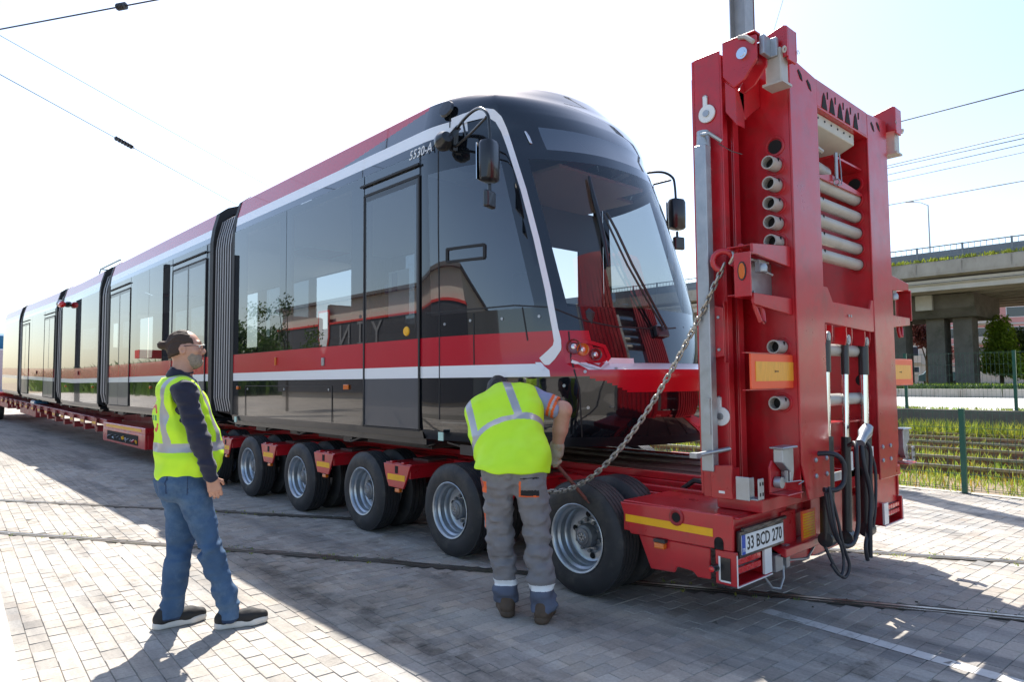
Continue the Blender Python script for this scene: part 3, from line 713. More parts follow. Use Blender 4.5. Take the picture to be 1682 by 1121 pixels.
# ---- overhead line
def mast(x, y, label, h=9.5, w=.32, group=None, m='mast_grey'):
    e = empty('catenary_mast', (x, y, 0), 0, label, 'mast', group)
    b = MB(); b.box(-w/2, w/2, -w/2, -w/2+.02, 0, h); b.box(-w/2, w/2, w/2-.02, w/2, 0, h); b.box(-.012, .012, -w/2+.02, w/2-.02, 0, h); b.build('column', m, e)
    MB().box(-.3, .3, -.3, .3, 0, .04).build('base_plate', 'steel_dark', e)
    return e
m1 = mast(12.0, 6.35, 'grey steel overhead line mast rising behind the red ramp', 9.5, .33)
MB().box(-.25, .25, -.2, .2, 5.15, 5.3).build('clamp', 'rust', m1)
MB().tube([(-.3,-.3,9.0),(-2.5,-.6,8.2),(-4.6,-1.0,7.4)], .035).build('cantilever', 'mast_grey', m1)
b = MB()
for i in range(9): b.torus((-.2+.004*i, -.35, 6.3-.1*i), (0,1,0) if i % 2 else (1,0,0), .045, .014, 12, 6)
b.tube([(-.2,-.35,9.0),(-.2,-.35,6.35)], .012); b.build('tension_chain', 'rust', m1, smooth=60)
def px_ray(x, y):
    return (_fw + _r2*((x-841)/1121) - _u2*((y-560.5)/1121))
def at_z(x, y, z):
    d = px_ray(x, y); return Vector((0, 0, CAM_H)) + d*((z-CAM_H)/d.z)
def at_depth(x, y, dist):
    d = px_ray(x, y); return Vector((0, 0, CAM_H)) + d*dist
def wire(p, q, r, label, ext=.25, sag=0.0, extra=None):
    """overhead wire seen through two points, carried on past both"""
    d = q-p; a = p-d*ext; c = q+d*ext
    pts = [a.lerp(c, t/12) for t in range(13)]
    pts = [v-Vector((0,0,sag*4*t/12*(1-t/12))) for t, v in enumerate(pts)]
    o = bpy.data.objects.new('overhead_wire', None); o.location = pts[0]; COL.objects.link(o); tag(o, label, 'wire')
    b = MB(); b.tube([v-pts[0] for v in pts], r, 6); b.build('conductor', 'wire_dark', o, smooth=60)
    if extra:
        for t, l in extra:
            m_ = p.lerp(q, t)-pts[0]; dn = d.normalized(); b = MB()
            for k in range(6): b.lathe([(r,-.01),(.045,-.008),(.05,.008),(r,.02)], m_+dn*(l*(k/6-.5)), dn, 10)
            b.tube([m_-dn*l*.5, m_+dn*l*.5], r*2.2, 6); b.build('insulator', 'steel_dark', o, smooth=50)
    return o
wire(at_z(0, 48, 6.6), at_z(255, 0, 6.6), .011, 'thick dark overhead wire crossing above the tram\'s far end high up', .5, extra=[(.80, .14)])
wire(at_z(0, 58, 7.4), at_z(345, 252, 7.4), .0055, 'thin overhead wire slanting down above the tram roof without insulator', .5)
wire(at_z(0, 122, 6.3), at_z(345, 312, 6.3), .007, 'overhead wire with a dark insulator slanting above the tram roof', .5, extra=[(.48, .55)])
wire(at_depth(1462, 204, 22), at_depth(1682, 147, 16), .018, 'highest overhead wire right of the ramp', .6)
wire(at_depth(1455, 273, 24), at_depth(1682, 219, 18), .013, 'upper of a close pair of overhead wires beyond the ramp', .6)
wire(at_depth(1455, 277, 24), at_depth(1682, 227, 18), .013, 'lower of a close pair of overhead wires beyond the ramp', .6)
wire(at_depth(1455, 288, 26), at_depth(1682, 237, 19), .012, 'single overhead wire just under the close pair', .6)
wire(at_depth(1455, 299, 26), at_depth(1682, 250, 19), .011, 'faint overhead wire second under the close pair', .6)
wire(at_depth(1460, 337, 26), at_depth(1682, 297, 19), .014, 'lowest overhead wire just above the flyover railing', .6)
wire(at_depth(1274, 40, 14), at_depth(1286, 0, 12), .004, 'short thin stay wire beside the mast above the ramp', .5)

# ---- the yard behind the photographer, which the tram's side mirrors
wh = empty('warehouse', (-15.5, 32, 0), 0, 'long beige warehouse with dark sign band facing the tram', 'building')
MB().box(-14, 0, -16, 19, 0, 7.0).build('wall', 'wall_cream', wh)
MB().box(0, .25, -16.2, 19.2, .4, 5.45).build('sign_band', 'fascia_dark', wh)
MB().box(-14.3, .35, -16.4, 19.4, 7.0, 7.2).build('roof_edge', 'roof_grey', wh)
MB().box(.0, .3, -16.3, 19.3, 5.45, 5.58).build('red_trim', 'print_red', wh)
for i, ch in enumerate('YİN'):
    text_mesh(ch, 2.1, 'sign_letter', 'sign_letter', wh, frame4((.28, 4.8+2.0*i, 4.5), (0,1,0), (0,0,1), (1,0,0)), .02)
sh = MB(); sh.prism([(-.8,4.3),(.8,4.3),(.8,2.4),(.5,1.5),(0,1.0),(-.5,1.5),(-.8,2.4)], 0, .26, .30); sh.mi(1).prism([(-.65,4.15),(.65,4.15),(.65,2.45),(.4,1.65),(0,1.2),(-.4,1.65),(-.65,2.45)], 0, .30, .32)
sh.v = [(x, y+11.7, z+2.2) for x, y, z in sh.v]; sh.build('shield_emblem', ['print_red', 'print_white'], wh)
tree('yard_tree', (-6.2, 29.8, 0), 5.5, rblobs(16, 1.2, 1.8, 5.0, .62), 3600, .12, 'leaf_green', 'small leafy tree in front of the warehouse', .07)
tree('yard_tree', (-18, 62.0, 0), 7, rblobs(10, 2.5, 3, 6, 1.6), 5000, .3, 'leaf_green', 'broad leafy tree past the end of the warehouse', .2)
for i, (x, y, w, t) in enumerate(((-3.0, 28.0, .45, 'broad dark mast beside the small leafy yard tree'), (-4.8, 43.0, .30, 'slim dark mast before the emblem end of the warehouse'), (-3.5, 60.0, .30, 'slim dark mast past the far end of the warehouse'))):
    mm = mast(x, y, t, 6.7 if i == 0 else 8.5, w, 'yard masts', 'fascia_dark')
hb = blades('yard_bushes', 6000, (-24, -13), (56, 150), (1.2, 4.2), 'leaf_green', [(1,1,1),(.8,.9,.7),(1.5,1.5,1)], 0, (.10, .28), 4, .7, dens=lambda x, y: .3+.7*fbm(x*.3, y*.3, .9)); tag(hb, 'row of green bushes at the far end of the yard', 'bushes')
fb = empty('footbridge', (-60, 110, 0), 0, 'long red footbridge across the far end of the yard', 'bridge')
MB().box(-40, 40, -1.2, 1.2, 5.2, 6.4).build('deck', 'print_red', fb)
for x in (-30, -10, 10, 30): MB().cyl((x,0,0), (x,0,5.2), .4, n=12).build('pier', 'concrete', fb)
# ================================================================== TRAM
XC = 5.03
T0 = Vector((XC, 10.0, 0.0))
tram = empty('tram', T0, 0, 'long black red and white articulated tram strapped on the red trailer', 'tram')
def lift(y): return 0.02*max(0.0, y-21.0)
def tb(b, name, m, parent, **kw):
    b.v = [(x-T0.x, y-T0.y, z-T0.z+lift(y)) for x, y, z in b.v]
    return b.build(name, m, parent, **kw)
PROF = [(1.28,.985),(1.31,.99),(1.325,1.066),(1.33,1.549),(1.33,1.657),(1.33,1.92),(1.33,3.69),(1.318,3.78),(1.300,3.905),(1.235,4.152),(1.15,4.22),(0.9,4.32),(0.53,4.45),(0,4.50)]
ROWM = ['black_satin','black_satin','black_gloss','tram_white','tram_red',None,'black_gloss','tram_white','tram_red','tram_red','interior_light','interior_light','interior_light']
TM = ['black_satin','black_gloss','tram_white','tram_red','interior_light','rubber']
def car_section(y0, y1, openings, panes, doors, name='car_body', hatch=(), lamps=(), dark_from=None):
    """straight car body; openings = see-through stretches of the window band, panes = glass sheets covering it"""
    b = MB()
    ys = [y0]
    for i in range(1, 40):
        y = y0 + (y1-y0)*i/40; ys.append(y)
    ys.append(y1)
    for sgn in (-1, 1):
        for k, mm in enumerate(ROWM):
            if mm is None: continue
            (w0, z0), (w1, z1) = PROF[k], PROF[k+1]
            b.mi(TM.index(mm))
            for i in range(len(ys)-1):
                a, c = ys[i], ys[i+1]
                if dark_from and k in (8, 9):      # painted wedge at the front of the roof fairing
                    fa = [dark_from[0] + (dark_from[1]-dark_from[0])*t for t in (0, .5, 1)]
                    for (h0, h1) in [(q/20, (q+1)/20) for q in range(20)]:
                        if k == 9 and h0 > 0: break
                        q0, q1 = (h0, h1) if k == 8 else (0, 1)
                        lim = dark_from[0] + (dark_from[1]-dark_from[0])*((q0+q1)/2 if k == 8 else 1.0)
                        segs = [(a, c, 3)] if a >= lim else ([(a, c, 1)] if c <= lim else [(a, lim, 1), (lim, c, 3)])
                        for s0, s1, im in segs:
                            b.mi(im); wa, za = w0+(w1-w0)*q0, z0+(z1-z0)*q0; wb, zb = w0+(w1-w0)*q1, z0+(z1-z0)*q1
                            b.add([(XC+sgn*wa,s0,za),(XC+sgn*wa,s1,za),(XC+sgn*wb,s1,zb),(XC+sgn*wb,s0,zb)], [(0,1,2,3)])
                    continue
                b.add([(XC+sgn*w0,a,z0),(XC+sgn*w0,c,z0),(XC+sgn*w1,c,z1),(XC+sgn*w1,a,z1)], [(0,1,2,3)])
        # pillars behind the glass where there is no opening
        edges = [y0] + [e for o in openings for e in o] + [y1]
        b.mi(0)
        for i in range(0, len(edges), 2):
            if edges[i+1]-edges[i] > .01:
                xa, xb = sorted((XC+sgn*1.30, XC+sgn*1.326)); b.box(xa, xb, edges[i], edges[i+1], 1.92, 3.69)
        for (o0, o1) in openings:
            xa, xb = sorted((XC+sgn*1.30, XC+sgn*1.326)); b.box(xa, xb, o0, o1, 1.90, 2.0); b.box(xa, xb, o0, o1, 3.60, 3.69)
    b.mi(0).box(XC-1.28, XC+1.28, y0, y1, .93, .985)
    body = tb(b, name, TM, tram, smooth=25)
    b = MB(); b.mi(0).box(XC-1.27, XC+1.27, y0+.02, y1-.02, 1.35, 1.40); tb(b, 'floor', 'interior_grey', body)
    b = MB(); b.box(XC-1.29, XC+1.29, y0+.02, y1-.02, 3.62, 3.66); tb(b, 'ceiling', 'interior_light', body)
    for sgn in (-1, 1):
        for (p0, p1) in panes:
            x = XC+sgn*1.3345; b = MB(); b.add([(x,p0+.006,1.925),(x,p1-.006,1.925),(x,p1-.006,3.686),(x,p0+.006,3.686)], [(0,3,2,1) if sgn < 0 else (0,1,2,3)])
            tb(b, 'window', 'glass_side', body, fix=False)
    for (d0, d1, leaves) in doors:
        for k in range(leaves):
            e0, e1 = d0+(d1-d0)*k/leaves+.008, d0+(d1-d0)*(k+1)/leaves-.008
            x = XC-1.338; b = MB()
            b.mi(0).box(x, x+.02, e0, e1, 1.075, 1.549); b.mi(1).box(x, x+.02, e0, e1, 1.549, 1.657); b.mi(2).box(x, x+.02, e0, e1, 1.657, 1.92)
            b.mi(3).box(x-.001, x+.02, e0, e0+.035, 1.92, 3.455); b.box(x-.001, x+.02, e1-.035, e1, 1.92, 3.455); b.box(x-.001, x+.02, e0+.035, e1-.035, 3.40, 3.455)
            dl = tb(b, 'door', ['door_grey', 'tram_white', 'tram_red', 'black_satin'], body)
            b = MB(); b.add([(x-.002,e0+.035,1.92),(x-.002,e1-.035,1.92),(x-.002,e1-.035,3.40),(x-.002,e0+.035,3.40)], [(0,3,2,1)]); 
            tb(b, 'door_glass', 'glass_side', body, fix=False)
        b = MB(); xg = XC-1.3345; b.add([(xg,d0,3.486),(xg,d1,3.486),(xg,d1,3.686),(xg,d0,3.686)], [(0,3,2,1)]); tb(b, 'transom_glass', 'glass_side', body, fix=False)
        b = MB(); r = .010; x = XC-1.342
        b.box(x-.004, x+.004, d0-.012, d0+.012, 1.06, 3.47); b.box(x-.004, x+.004, d1-.012, d1+.012, 1.06, 3.47); b.box(x-.004, x+.004, d0, d1, 3.458, 3.482); b.box(x-.004, x+.004, d0, d1, 1.055, 1.07)
        b.box(x-.02, x-.002, d0-.02, d1+.06, 3.565, 3.585)
        tb(b, 'door_seal', 'rubber', body)
    for (h0, h1, zt) in hatch:
        b = MB(); r = .005; x = XC-1.3335
        b.box(x-.001, x+.003, h0-r, h0+r, 1.07, zt); b.box(x-.001, x+.003, h1-r, h1+r, 1.07, zt); b.box(x-.001, x+.003, h0, h1, zt-r, zt+r)
        tb(b, 'hatch_joint', 'rubber', body)
        for f in (.03, .5, .97):
            y = h0+(h1-h0)*f; b = MB().cyl((x-.004, y, zt-.04), (x, y, zt-.04), .014, n=10); tb(b, 'hatch_lock', 'galvanised', body)
    for (y, z, w, h, m) in lamps:
        b = MB(); b.box(XC-1.352, XC-1.330, y-w/2, y+w/2, z-h/2, z+h/2); tb(b, 'marker_lamp', m, body, bev=.006, seg=2)
    return body
def seats(body, y0, y1):
    y = y0
    while y < y1:
        for x in (-.86, .86):
            b = MB(); b.box(XC+x-.38, XC+x+.38, y, y+.45, 1.75, 1.83); b.box(XC+x-.38, XC+x+.38, y+.40, y+.47, 1.83, 2.42); b.box(XC+x-.05, XC+x+.05, y+.1, y+.3, 1.40, 1.75)
            tb(b, 'seat', 'seat_blue', body, bev=.03, seg=2)
        y += 1.6
def end_frame(y0, y1, parent):
    """black rubber surround at a car's end"""
    b = MB(); o = 0.006
    pr = [(w+o, z) for w, z in PROF[2:10]] + [(1.12, 4.25), (.53, 4.47), (0, 4.52)]
    loop = [(XC-w, z) for w, z in [(1.20, 1.0)]+pr] + [(XC+w, z) for w, z in reversed([(1.20, 1.0)]+pr[:-1])]
    n = len(loop); vs = []
    for y in (y0, y1):
        for x, z in loop: vs.append((x, y, z))
    inner = [(XC+(x-XC)*.93, 1.05+(z-1.05)*.97) for x, z in loop]
    for y in (y0, y1):
        for x, z in inner: vs.append((x, y, z))
    fs = [(i, (i+1) % n, n+(i+1) % n, n+i) for i in range(n)]
    fs += [(i, (i+1) % n, 2*n+(i+1) % n, 2*n+i) for i in range(n)] + [(n+i, n+(i+1) % n, 3*n+(i+1) % n, 3*n+i) for i in range(n)]
    b.add(vs, fs); return tb(b, 'end_seal', 'rubber', parent)
def bellows(y0, y1, ribs):
    ys = []; 
    for i in range(ribs):
        t = (y1-y0)/ribs; a = y0+i*t
        ys += [(a, 1.25, 1), (a+t*.18, 1.30, 0), (a+t*.62, 1.30, 0), (a+t*.8, 1.25, 1)]
    ys.append((y1, 1.25, 1))
    b = MB(); prof = [(.80,1.03),(.97,1.10),(1.0,1.3),(1.0,3.55),(.985,3.72),(.93,4.0),(.85,4.08),(0,4.16)]
    n = len(prof)*2-1; vs = []
    for (y, w, k) in ys:
        f = w/1.30
        for p, z in prof: vs.append((XC-p*1.31*f, y, z))
        for p, z in reversed(prof[:-1]): vs.append((XC+p*1.31*f, y, z))
    b.v = vs
    for i in range(len(ys)-1):
        for q in range(n-1):
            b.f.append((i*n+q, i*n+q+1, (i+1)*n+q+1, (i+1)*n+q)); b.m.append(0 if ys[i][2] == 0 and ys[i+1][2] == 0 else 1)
    return tb(b, 'bellows', ['bellows_grey', 'bellows_dark'], tram)
Y_CAB = 5.235
s1 = car_section(Y_CAB, 9.90, [(5.36, 6.16), (6.55, 8.0), (8.35, 9.45)], [(6.27, 8.145), (8.145, 9.88)], [(5.265, 6.255, 1)], hatch=[(6.95, 9.40, 1.475)],
                 lamps=[(9.66, 1.45, .055, .045, 'lamp_amber'), (6.62, 1.465, .10, .055, 'lamp_amber'), (8.42, 1.79, .03, .10, 'lamp_amber'), (7.15, 1.75, .05, .09, 'galvanised')], dark_from=(6.9, 4.95))
seats(s1, 6.8, 9.2); end_frame(9.86, 9.95, s1)
bellows(9.95, 10.72, 8)
s2 = car_section(10.78, 17.20, [(11.1, 12.6), (12.9, 15.0), (15.45, 16.95)], [(12.70, 14.1), (14.1, 15.38)], [(11.01, 12.67, 2), (15.40, 17.05, 2)], lamps=[(13.9, 1.45, .05, .05, 'lamp_amber')])
seats(s2, 13.0, 14.6); end_frame(10.72, 10.86, s2); end_frame(17.15, 17.3, s2)
bellows(17.3, 18.0, 3)
s3 = car_section(18.05, 22.50, [(18.4, 20.1), (20.4, 22.1)], [(18.1, 20.25), (20.25, 22.45)], [], lamps=[(18.6, 1.45, .06, .05, 'lamp_amber'), (21.8, 1.45, .06, .05, 'lamp_amber'), (20.2, 1.8, .03, .1, 'print_black')])
seats(s3, 18.6, 21.5); end_frame(18.0, 18.14, s3); end_frame(22.45, 22.6, s3)
bellows(22.6, 23.3, 3)
s4 = car_section(23.35, 29.80, [(23.6, 25.2), (25.6, 27.4), (27.9, 29.5)], [(25.3, 27.6), (27.6, 28.2)], [(23.6, 25.25, 2), (28.2, 29.7, 2)], lamps=[(26.5, 1.8, .03, .1, 'print_black')])
end_frame(23.3, 23.45, s4); end_frame(29.75, 29.9, s4)
bellows(29.9, 30.5, 3)
s5 = car_section(30.55, 34.9, [(31, 34)], [(30.6, 34.85)], [])
end_frame(30.5, 30.66, s5)
# tail of the far cab, rounded
b = MB(); prof = PROF
for i in range(6):
    t0, t1 = i/6, (i+1)/6
    def ring(t): return [(XC-w*(1-.35*t*t), 34.9+1.6*t, z-(z-1.2)*.16*t**3) for w, z in prof]+[(XC+w*(1-.35*t*t), 34.9+1.6*t, z-(z-1.2)*.16*t**3) for w, z in reversed(prof)]
    r0, r1 = ring(t0), ring(t1); n = len(r0); b.add(r0+r1, [(q, q+1, n+q+1, n+q) for q in range(n-1)])
r1 = ring(1.0); b.add(r1, [tuple(range(len(r1)))]); tb(b, 'far_cab', 'black_gloss', tram, smooth=30)
# roof gear
b = MB(); b.bar((XC-.9,20.6,4.2),(XC-.9,20.2,4.5),.03); b.bar((XC-.9,20.2,4.5),(XC-.9,18.2,4.48),.03); b.bar((XC+.4,20.2,4.5),(XC-.9,20.2,4.5),.03); tb(b, 'roof_rail', 'railing_grey', tram)
b = MB(); b.lathe([(0,-.16),(.07,-.14),(.10,-.02),(.09,.1),(0,.13)], (XC-1.42, 22.3, 3.73), (0,1,0), 14); tb(b, 'camera_pod', 'plastic_black', tram, smooth=50)
b = MB(); b.lathe([(0,-.14),(.08,-.1),(.09,.05),(0,.12)], (XC-1.48, 21.75, 3.66), (0,1,0), 14); tb(b, 'tail_lamp_pod', 'lamp_red', tram, smooth=50)
# dark running gear below the floor
for i in range(26):
    y = 4.6+i*1.15+random.uniform(-.2, .2); 
    if y > 33: break
    b = MB(); x = XC-random.uniform(.85, 1.12); w = random.uniform(.08, .3); b.box(x-w/2, x+w/2, y, y+random.uniform(.1, .45), .86, .95)
    b.tube([(x-.1, y-.3, .95), (x-.1, y, .87), (x, y+.4, .9), (x-.05, y+.7, .95)], .015, 6)
    tb(b, 'underfloor_gear', 'steel_dark', tram)
for (y0, y1) in ((5.6, 8.0), (12.0, 15.0), (19.0, 21.5), (25, 28)):
    b = MB(); b.box(XC-.95, XC+.95, y0, y1, .84, .94)
    for y in (y0+.4, y1-.4): b.cyl((XC-.9,y,.98), (XC+.9,y,.98), .14, n=16)
    tb(b, 'bogie', 'steel_dark', tram)
# interior posters and door notices behind the first door and windows
b = MB(); b.box(XC-1.295, XC-1.292, 5.50, 5.86, 2.16, 2.62); ps = tb(b, 'notice_sheet', 'print_white', tram)
b = MB(); b.box(XC-1.298, XC-1.2955, 5.70, 5.80, 2.42, 2.60); tb(b, 'notice_sheet', 'print_blue', tram)
b = MB(); b.box(XC-1.295, XC-1.292, 5.86, 5.93, 2.40, 2.50); tb(b, 'notice_sheet', 'print_blue', tram)
b = MB(); b.torus((XC-1.342, 5.47, 2.0), (1,0,0), .035, .012, 16, 6); b.lathe([(0,0),(.03,0),(.03,.01),(0,.012)], (XC-1.342, 5.47, 2.0), (-1,0,0), 12); tb(b, 'door_button', 'tape_yellow', tram, smooth=50)
for (y, z) in ((4.93, 1.02), (9.72, 1.0)):
    b = MB(); b.box(XC-1.345, XC-1.334, y-.035, y+.035, z-.03, z+.045); tb(b, 'sticker', 'sticker_green', tram)

# ---- nose, lofted
NR = [(.985,3.74,3.27,.97,1.28),(1.066,3.68,3.20,.99,1.325),(1.25,3.63,3.15,1.0,1.33),(1.42,3.61,3.14,1.0,1.33),(1.549,3.60,3.11,1.0,1.33),(1.60,3.61,3.12,1.0,1.33),(1.655,3.71,3.35,1.01,1.33),(1.78,3.735,3.375,1.02,1.33),(1.92,3.775,3.41,1.03,1.33),
      (2.12,3.83,3.46,1.045,1.33),(2.6,3.99,3.58,1.05,1.33),(3.1,4.16,3.73,1.05,1.33),(3.45,4.28,3.86,1.045,1.33),(3.55,4.32,3.90,1.04,1.33),(3.69,4.385,3.99,1.03,1.33),(3.78,4.40,4.03,1.045,1.318),(3.905,4.43,4.09,1.065,1.30),
      (4.0,4.46,4.16,1.07,1.275),(4.08,4.50,4.22,1.05,1.255),(4.152,4.57,4.29,1.0,1.235),(4.22,4.64,4.345,.95,1.15),(4.32,4.74,4.43,.84,.9),(4.45,4.94,4.64,.52,.53),(4.50,5.235,5.235,0.0,0.0)]
NR = np.array(NR)
vk = np.arange(len(NR)); 
VS = np.unique(np.concatenate([vk] + [np.linspace(a, a+1, n)[1:-1] for a, n in ((2,4),(3,8),(9,8),(10,8),(11,7),(16,4),(17,3),(18,3),(19,3),(20,4),(21,4),(22,6))]))
def nrow(v): return [np.interp(v, vk, NR[:, k]) for k in range(5)]
def nose_pt(s, v):
    z, YA, YC, wA, wS = nrow(v); m = 1
    if s > 2: s = 4-s; m = -1
    if s <= 1:
        y = Y_CAB+(YA-Y_CAB)*s; w = wA+(wS-wA)*(1-s**1.8)
    else:
        u = 2-s; w = wA*u; y = YC+(YA-YC)*u**2.3
    if z > 4.1: z = z + .05*(1-abs(w)/1.25)*0
    return Vector((XC-m*w, y, z))
def v_of_z(z): return float(np.interp(z, NR[:, 0], vk))
SS = sorted(set([round(x, 4) for x in list(np.linspace(0, 1, 23)) + list(np.linspace(1, 3, 61)) + list(np.linspace(3, 4, 23)) + [.10, .90, 3.10, 3.90, 1.10, 2.90, 1.25, 2.75]]))
grid = [[nose_pt(s, v) for s in SS] for v in VS]
NM = ['black_satin','black_gloss','tram_white','tram_red']
parts = {}
def part_mb(k):
    if k not in parts: parts[k] = MB()
    return parts[k]
for i in range(len(VS)-1):
    zm = float(nrow((VS[i]+VS[i+1])/2)[0])
    for j in range(len(SS)-1):
        sm = (SS[j]+SS[j+1])/2; s = sm if sm <= 2 else 4-sm
        key, im = 'body', 1
        if .10 < s < .90 and 2.12 < zm < 3.45: key = 'cab_window_l' if sm < 2 else 'cab_window_r'
        elif s > 1.10 and 2.12 < zm < 3.45: key = 'windshield'
        elif s > 1.25 and 3.55 < zm < 3.80: key = 'sign'
        elif zm < 1.066: im = 0
        elif s <= 1.0:
            if 1.549 < zm < 1.657: im = 2 if s < .80 else (3 if s > .86 else 2)
            elif 1.657 < zm < 1.92: im = 3
            elif 3.776 < zm < 3.884: im = 2 if s < .62 else 1
        else:
            if 1.575 - .175*min(1, (s-1)/.38) < zm < 1.60: im = 3
            elif 1.60 < zm < 1.655: im = 2 if s > 1.06 else 3
            elif 1.655 < zm < 1.88 and s < 1.36 - .75*(zm-1.655): im = 3
        mbx = part_mb(key); mbx.mi(im)
        mbx.add([grid[i][j], grid[i][j+1], grid[i+1][j+1], grid[i+1][j]], [(0, 1, 2, 3)])
def weld(o, d=.0005):
    bm = bmesh.new(); bm.from_mesh(o.data); bmesh.ops.remove_doubles(bm, verts=bm.verts, dist=d); bm.to_mesh(o.data); bm.free()
    o.data.polygons.foreach_set('use_smooth', [True]*len(o.data.polygons)); o.data.set_sharp_from_angle(angle=math.radians(28))
nose = tb(parts['body'], 'cab_shell', NM, tram, fix=False); weld(nose)
for k, nm, gm in (('cab_window_l','cab_window','glass_side'),('cab_window_r','cab_window','glass_front'),('windshield','windshield','glass_front'),('sign','destination_glass','glass_sign')):
    o = tb(parts[k], nm, gm, nose, fix=False); weld(o)
# pixel to point on the nose surface
_NP = np.array([[nose_pt(s, v) for s in np.linspace(0, 3.2, 321)] for v in np.linspace(0, 21, 253)])
_d = _NP - np.array([0, 0, CAM_H]); _z = _d @ np.array(_fw); _px = 841+1121*(_d @ np.array(_r2))/_z; _py = 560.5-1121*(_d @ np.array(_u2))/_z
def _pj(P):
    d = np.array(P)-np.array((0, 0, CAM_H)); z = d @ np.array(_fw)
    return np.array((841+1121*(d @ np.array(_r2))/z, 560.5-1121*(d @ np.array(_u2))/z))
def on_nose(x, y, off=.006):
    k = np.argmin((_px-x)**2+(_py-y)**2 + 1e-3*_z**2); i, j = np.unravel_index(k, _px.shape)
    sv = np.array((3.2*j/320, 21*i/252)); T_ = np.array((x, y)); e = 1e-4
    for it in range(6):
        p0 = _pj(nose_pt(*sv)); J = np.stack([(_pj(nose_pt(sv[0]+e, sv[1]))-p0)/e, (_pj(nose_pt(sv[0], sv[1]+e))-p0)/e], 1)
        try: st = np.linalg.solve(J, T_-p0)
        except np.linalg.LinAlgError: break
        nv = sv+np.clip(st, -.03, .03)
        if np.hypot(*(_pj(nose_pt(*nv))-T_)) >= np.hypot(*(p0-T_)): break
        sv = np.clip(nv, (0, 0), (3.2, 22.9))
    p = nose_pt(*sv); e = .02; a = nose_pt(sv[0]+e, sv[1])-nose_pt(max(0, sv[0]-e), sv[1]); c = nose_pt(sv[0], min(22, sv[1]+e))-nose_pt(sv[0], max(0, sv[1]-e))
    n = a.cross(c); n.normalize()
    if n.dot(Vector((0, 0, CAM_H))-p) < 0: n = -n
    return p+n*off, n
def ribbon(pts, widths, name, m, parent, off=.004, sub=8):
    P = []
    for i in range(len(pts)-1):
        for k in range(sub): t = k/sub; P.append((pts[i][0]*(1-t)+pts[i+1][0]*t, pts[i][1]*(1-t)+pts[i+1][1]*t, widths[i]*(1-t)+widths[i+1]*t))
    P.append((*pts[-1], widths[-1])); Q = [on_nose(x, y, off) for x, y, w in P]; b = MB(); vs = []
    for i in range(len(P)):
        d = (Q[min(i+1, len(P)-1)][0]-Q[max(i-1, 0)][0]).normalized(); u = d.cross(Q[i][1]).normalized()*P[i][2]/2
        vs += [Q[i][0]-u, Q[i][0]+u]
    b.add(vs, [(2*i, 2*i+1, 2*i+3, 2*i+2) for i in range(len(P)-1)])
    return tb(b, name, m, parent, fix=False)
ribbon([(742,203),(770,192),(793,186),(808,187),(819,196),(828,214),(838,243),(860,312),(881,392),(900,476),(912,540),(916,560),(915,572),(905,584),(885,603)], [.10,.10,.10,.085,.07,.058,.052,.050,.050,.050,.052,.062,.08,.095,.105], 'pillar_stripe', 'tram_white', nose)
# joints in the shell
for pts in ([(700,515),(780,508),(845,502),(905,505),(960,527),(1010,537),(1085,541),(1135,537)], [(720,230),(720,380),(722,520),(722,690)], [(778,515),(779,600)], [(934,545),(938,590),(952,640),(956,718)], [(741,165),(739,210)], [(858,505),(867,560)]):
    ribbon(pts, [.012]*len(pts), 'panel_joint', 'rubber', nose, .003)
for (x, y) in ((731,533),(773,527),(825,524),(886,520),(927,634),(966,670),(961,611),(1012,606)):
    p, n = on_nose(x, y, .002); b = MB().cyl(p, p+n*.006, .013, n=10); tb(b, 'cap_screw', 'galvanised', nose)
# cab side sash
P = [on_nose(*q, .006)[0] for q in ((735,410),(796,402),(796,424),(735,431))]; b = MB()
for i in range(4): b.bar(P[i], P[(i+1) % 4], .022)
tb(b, 'sash_frame', 'rubber', nose)
# headlamp cluster
for (x, y, r, m) in ((942,570,.05,'lamp_clear'),(957,575,.042,'lamp_amber'),(978,583,.042,'lamp_clear')):
    p, n = on_nose(x, y, .0); b = MB(); b.lathe([(r*1.25,.0),(r*1.2,.02),(r,.015),(r*.9,.004),(0,.008)], p, n, 16); tb(b, 'headlamp', ['lamp_dim' if m == 'lamp_clear' else m], nose, smooth=40); b = MB().lathe([(r*.45,.012),(r*.3,.016),(0,.017)], p, n, 12); tb(b, 'headlamp_bulb', 'lamp_clear', nose, smooth=40)
ribbon([(938,560),(968,563),(992,570),(1000,588),(985,604),(955,594),(938,588)], [.03]*7, 'headlamp_surround', 'tram_red', nose, .012)
ribbon([(939,592),(962,600),(984,606),(1002,593),(1040,594)], [.045]*5, 'headlamp_stripe', 'tram_white', nose, .010)
# towing eye covers, camera
p, n = on_nose(1118, 560, .0); b = MB(); b.obox(p+n*.004, (.09, .09, .012), rot_to(n)); tb(b, 'front_camera', 'black_satin', nose); b = MB().cyl(p+n*.008, p+n*.02, .03, n=12); tb(b, 'camera_lens', 'lamp_clear', nose)
# wipers
def surf_line(pts, off): return [on_nose(x, y, off)[0] for x, y in pts]
b = MB(); b.tube(surf_line([(1085,545),(1060,498),(1030,440),(1005,385),(990,356)], .07), .012, 8); b.tube(surf_line([(1078,540),(1052,495),(1022,440),(998,388),(985,358)], .07), .010, 8); tb(b, 'wiper_arm', 'plastic_black', nose, smooth=60)
b = MB(); b.tube(surf_line([(965,293),(972,325),(980,355),(990,400),(997,440)], .03), [.012,.02,.022,.02,.012], 8); tb(b, 'wiper_blade', 'plastic_black', nose, smooth=60)
p, n = on_nose(1083, 546, .0); b = MB(); b.obox(p+n*.02, (.16, .10, .05), rot_to(n)); tb(b, 'wiper_base', 'plastic_black', nose, bev=.01)
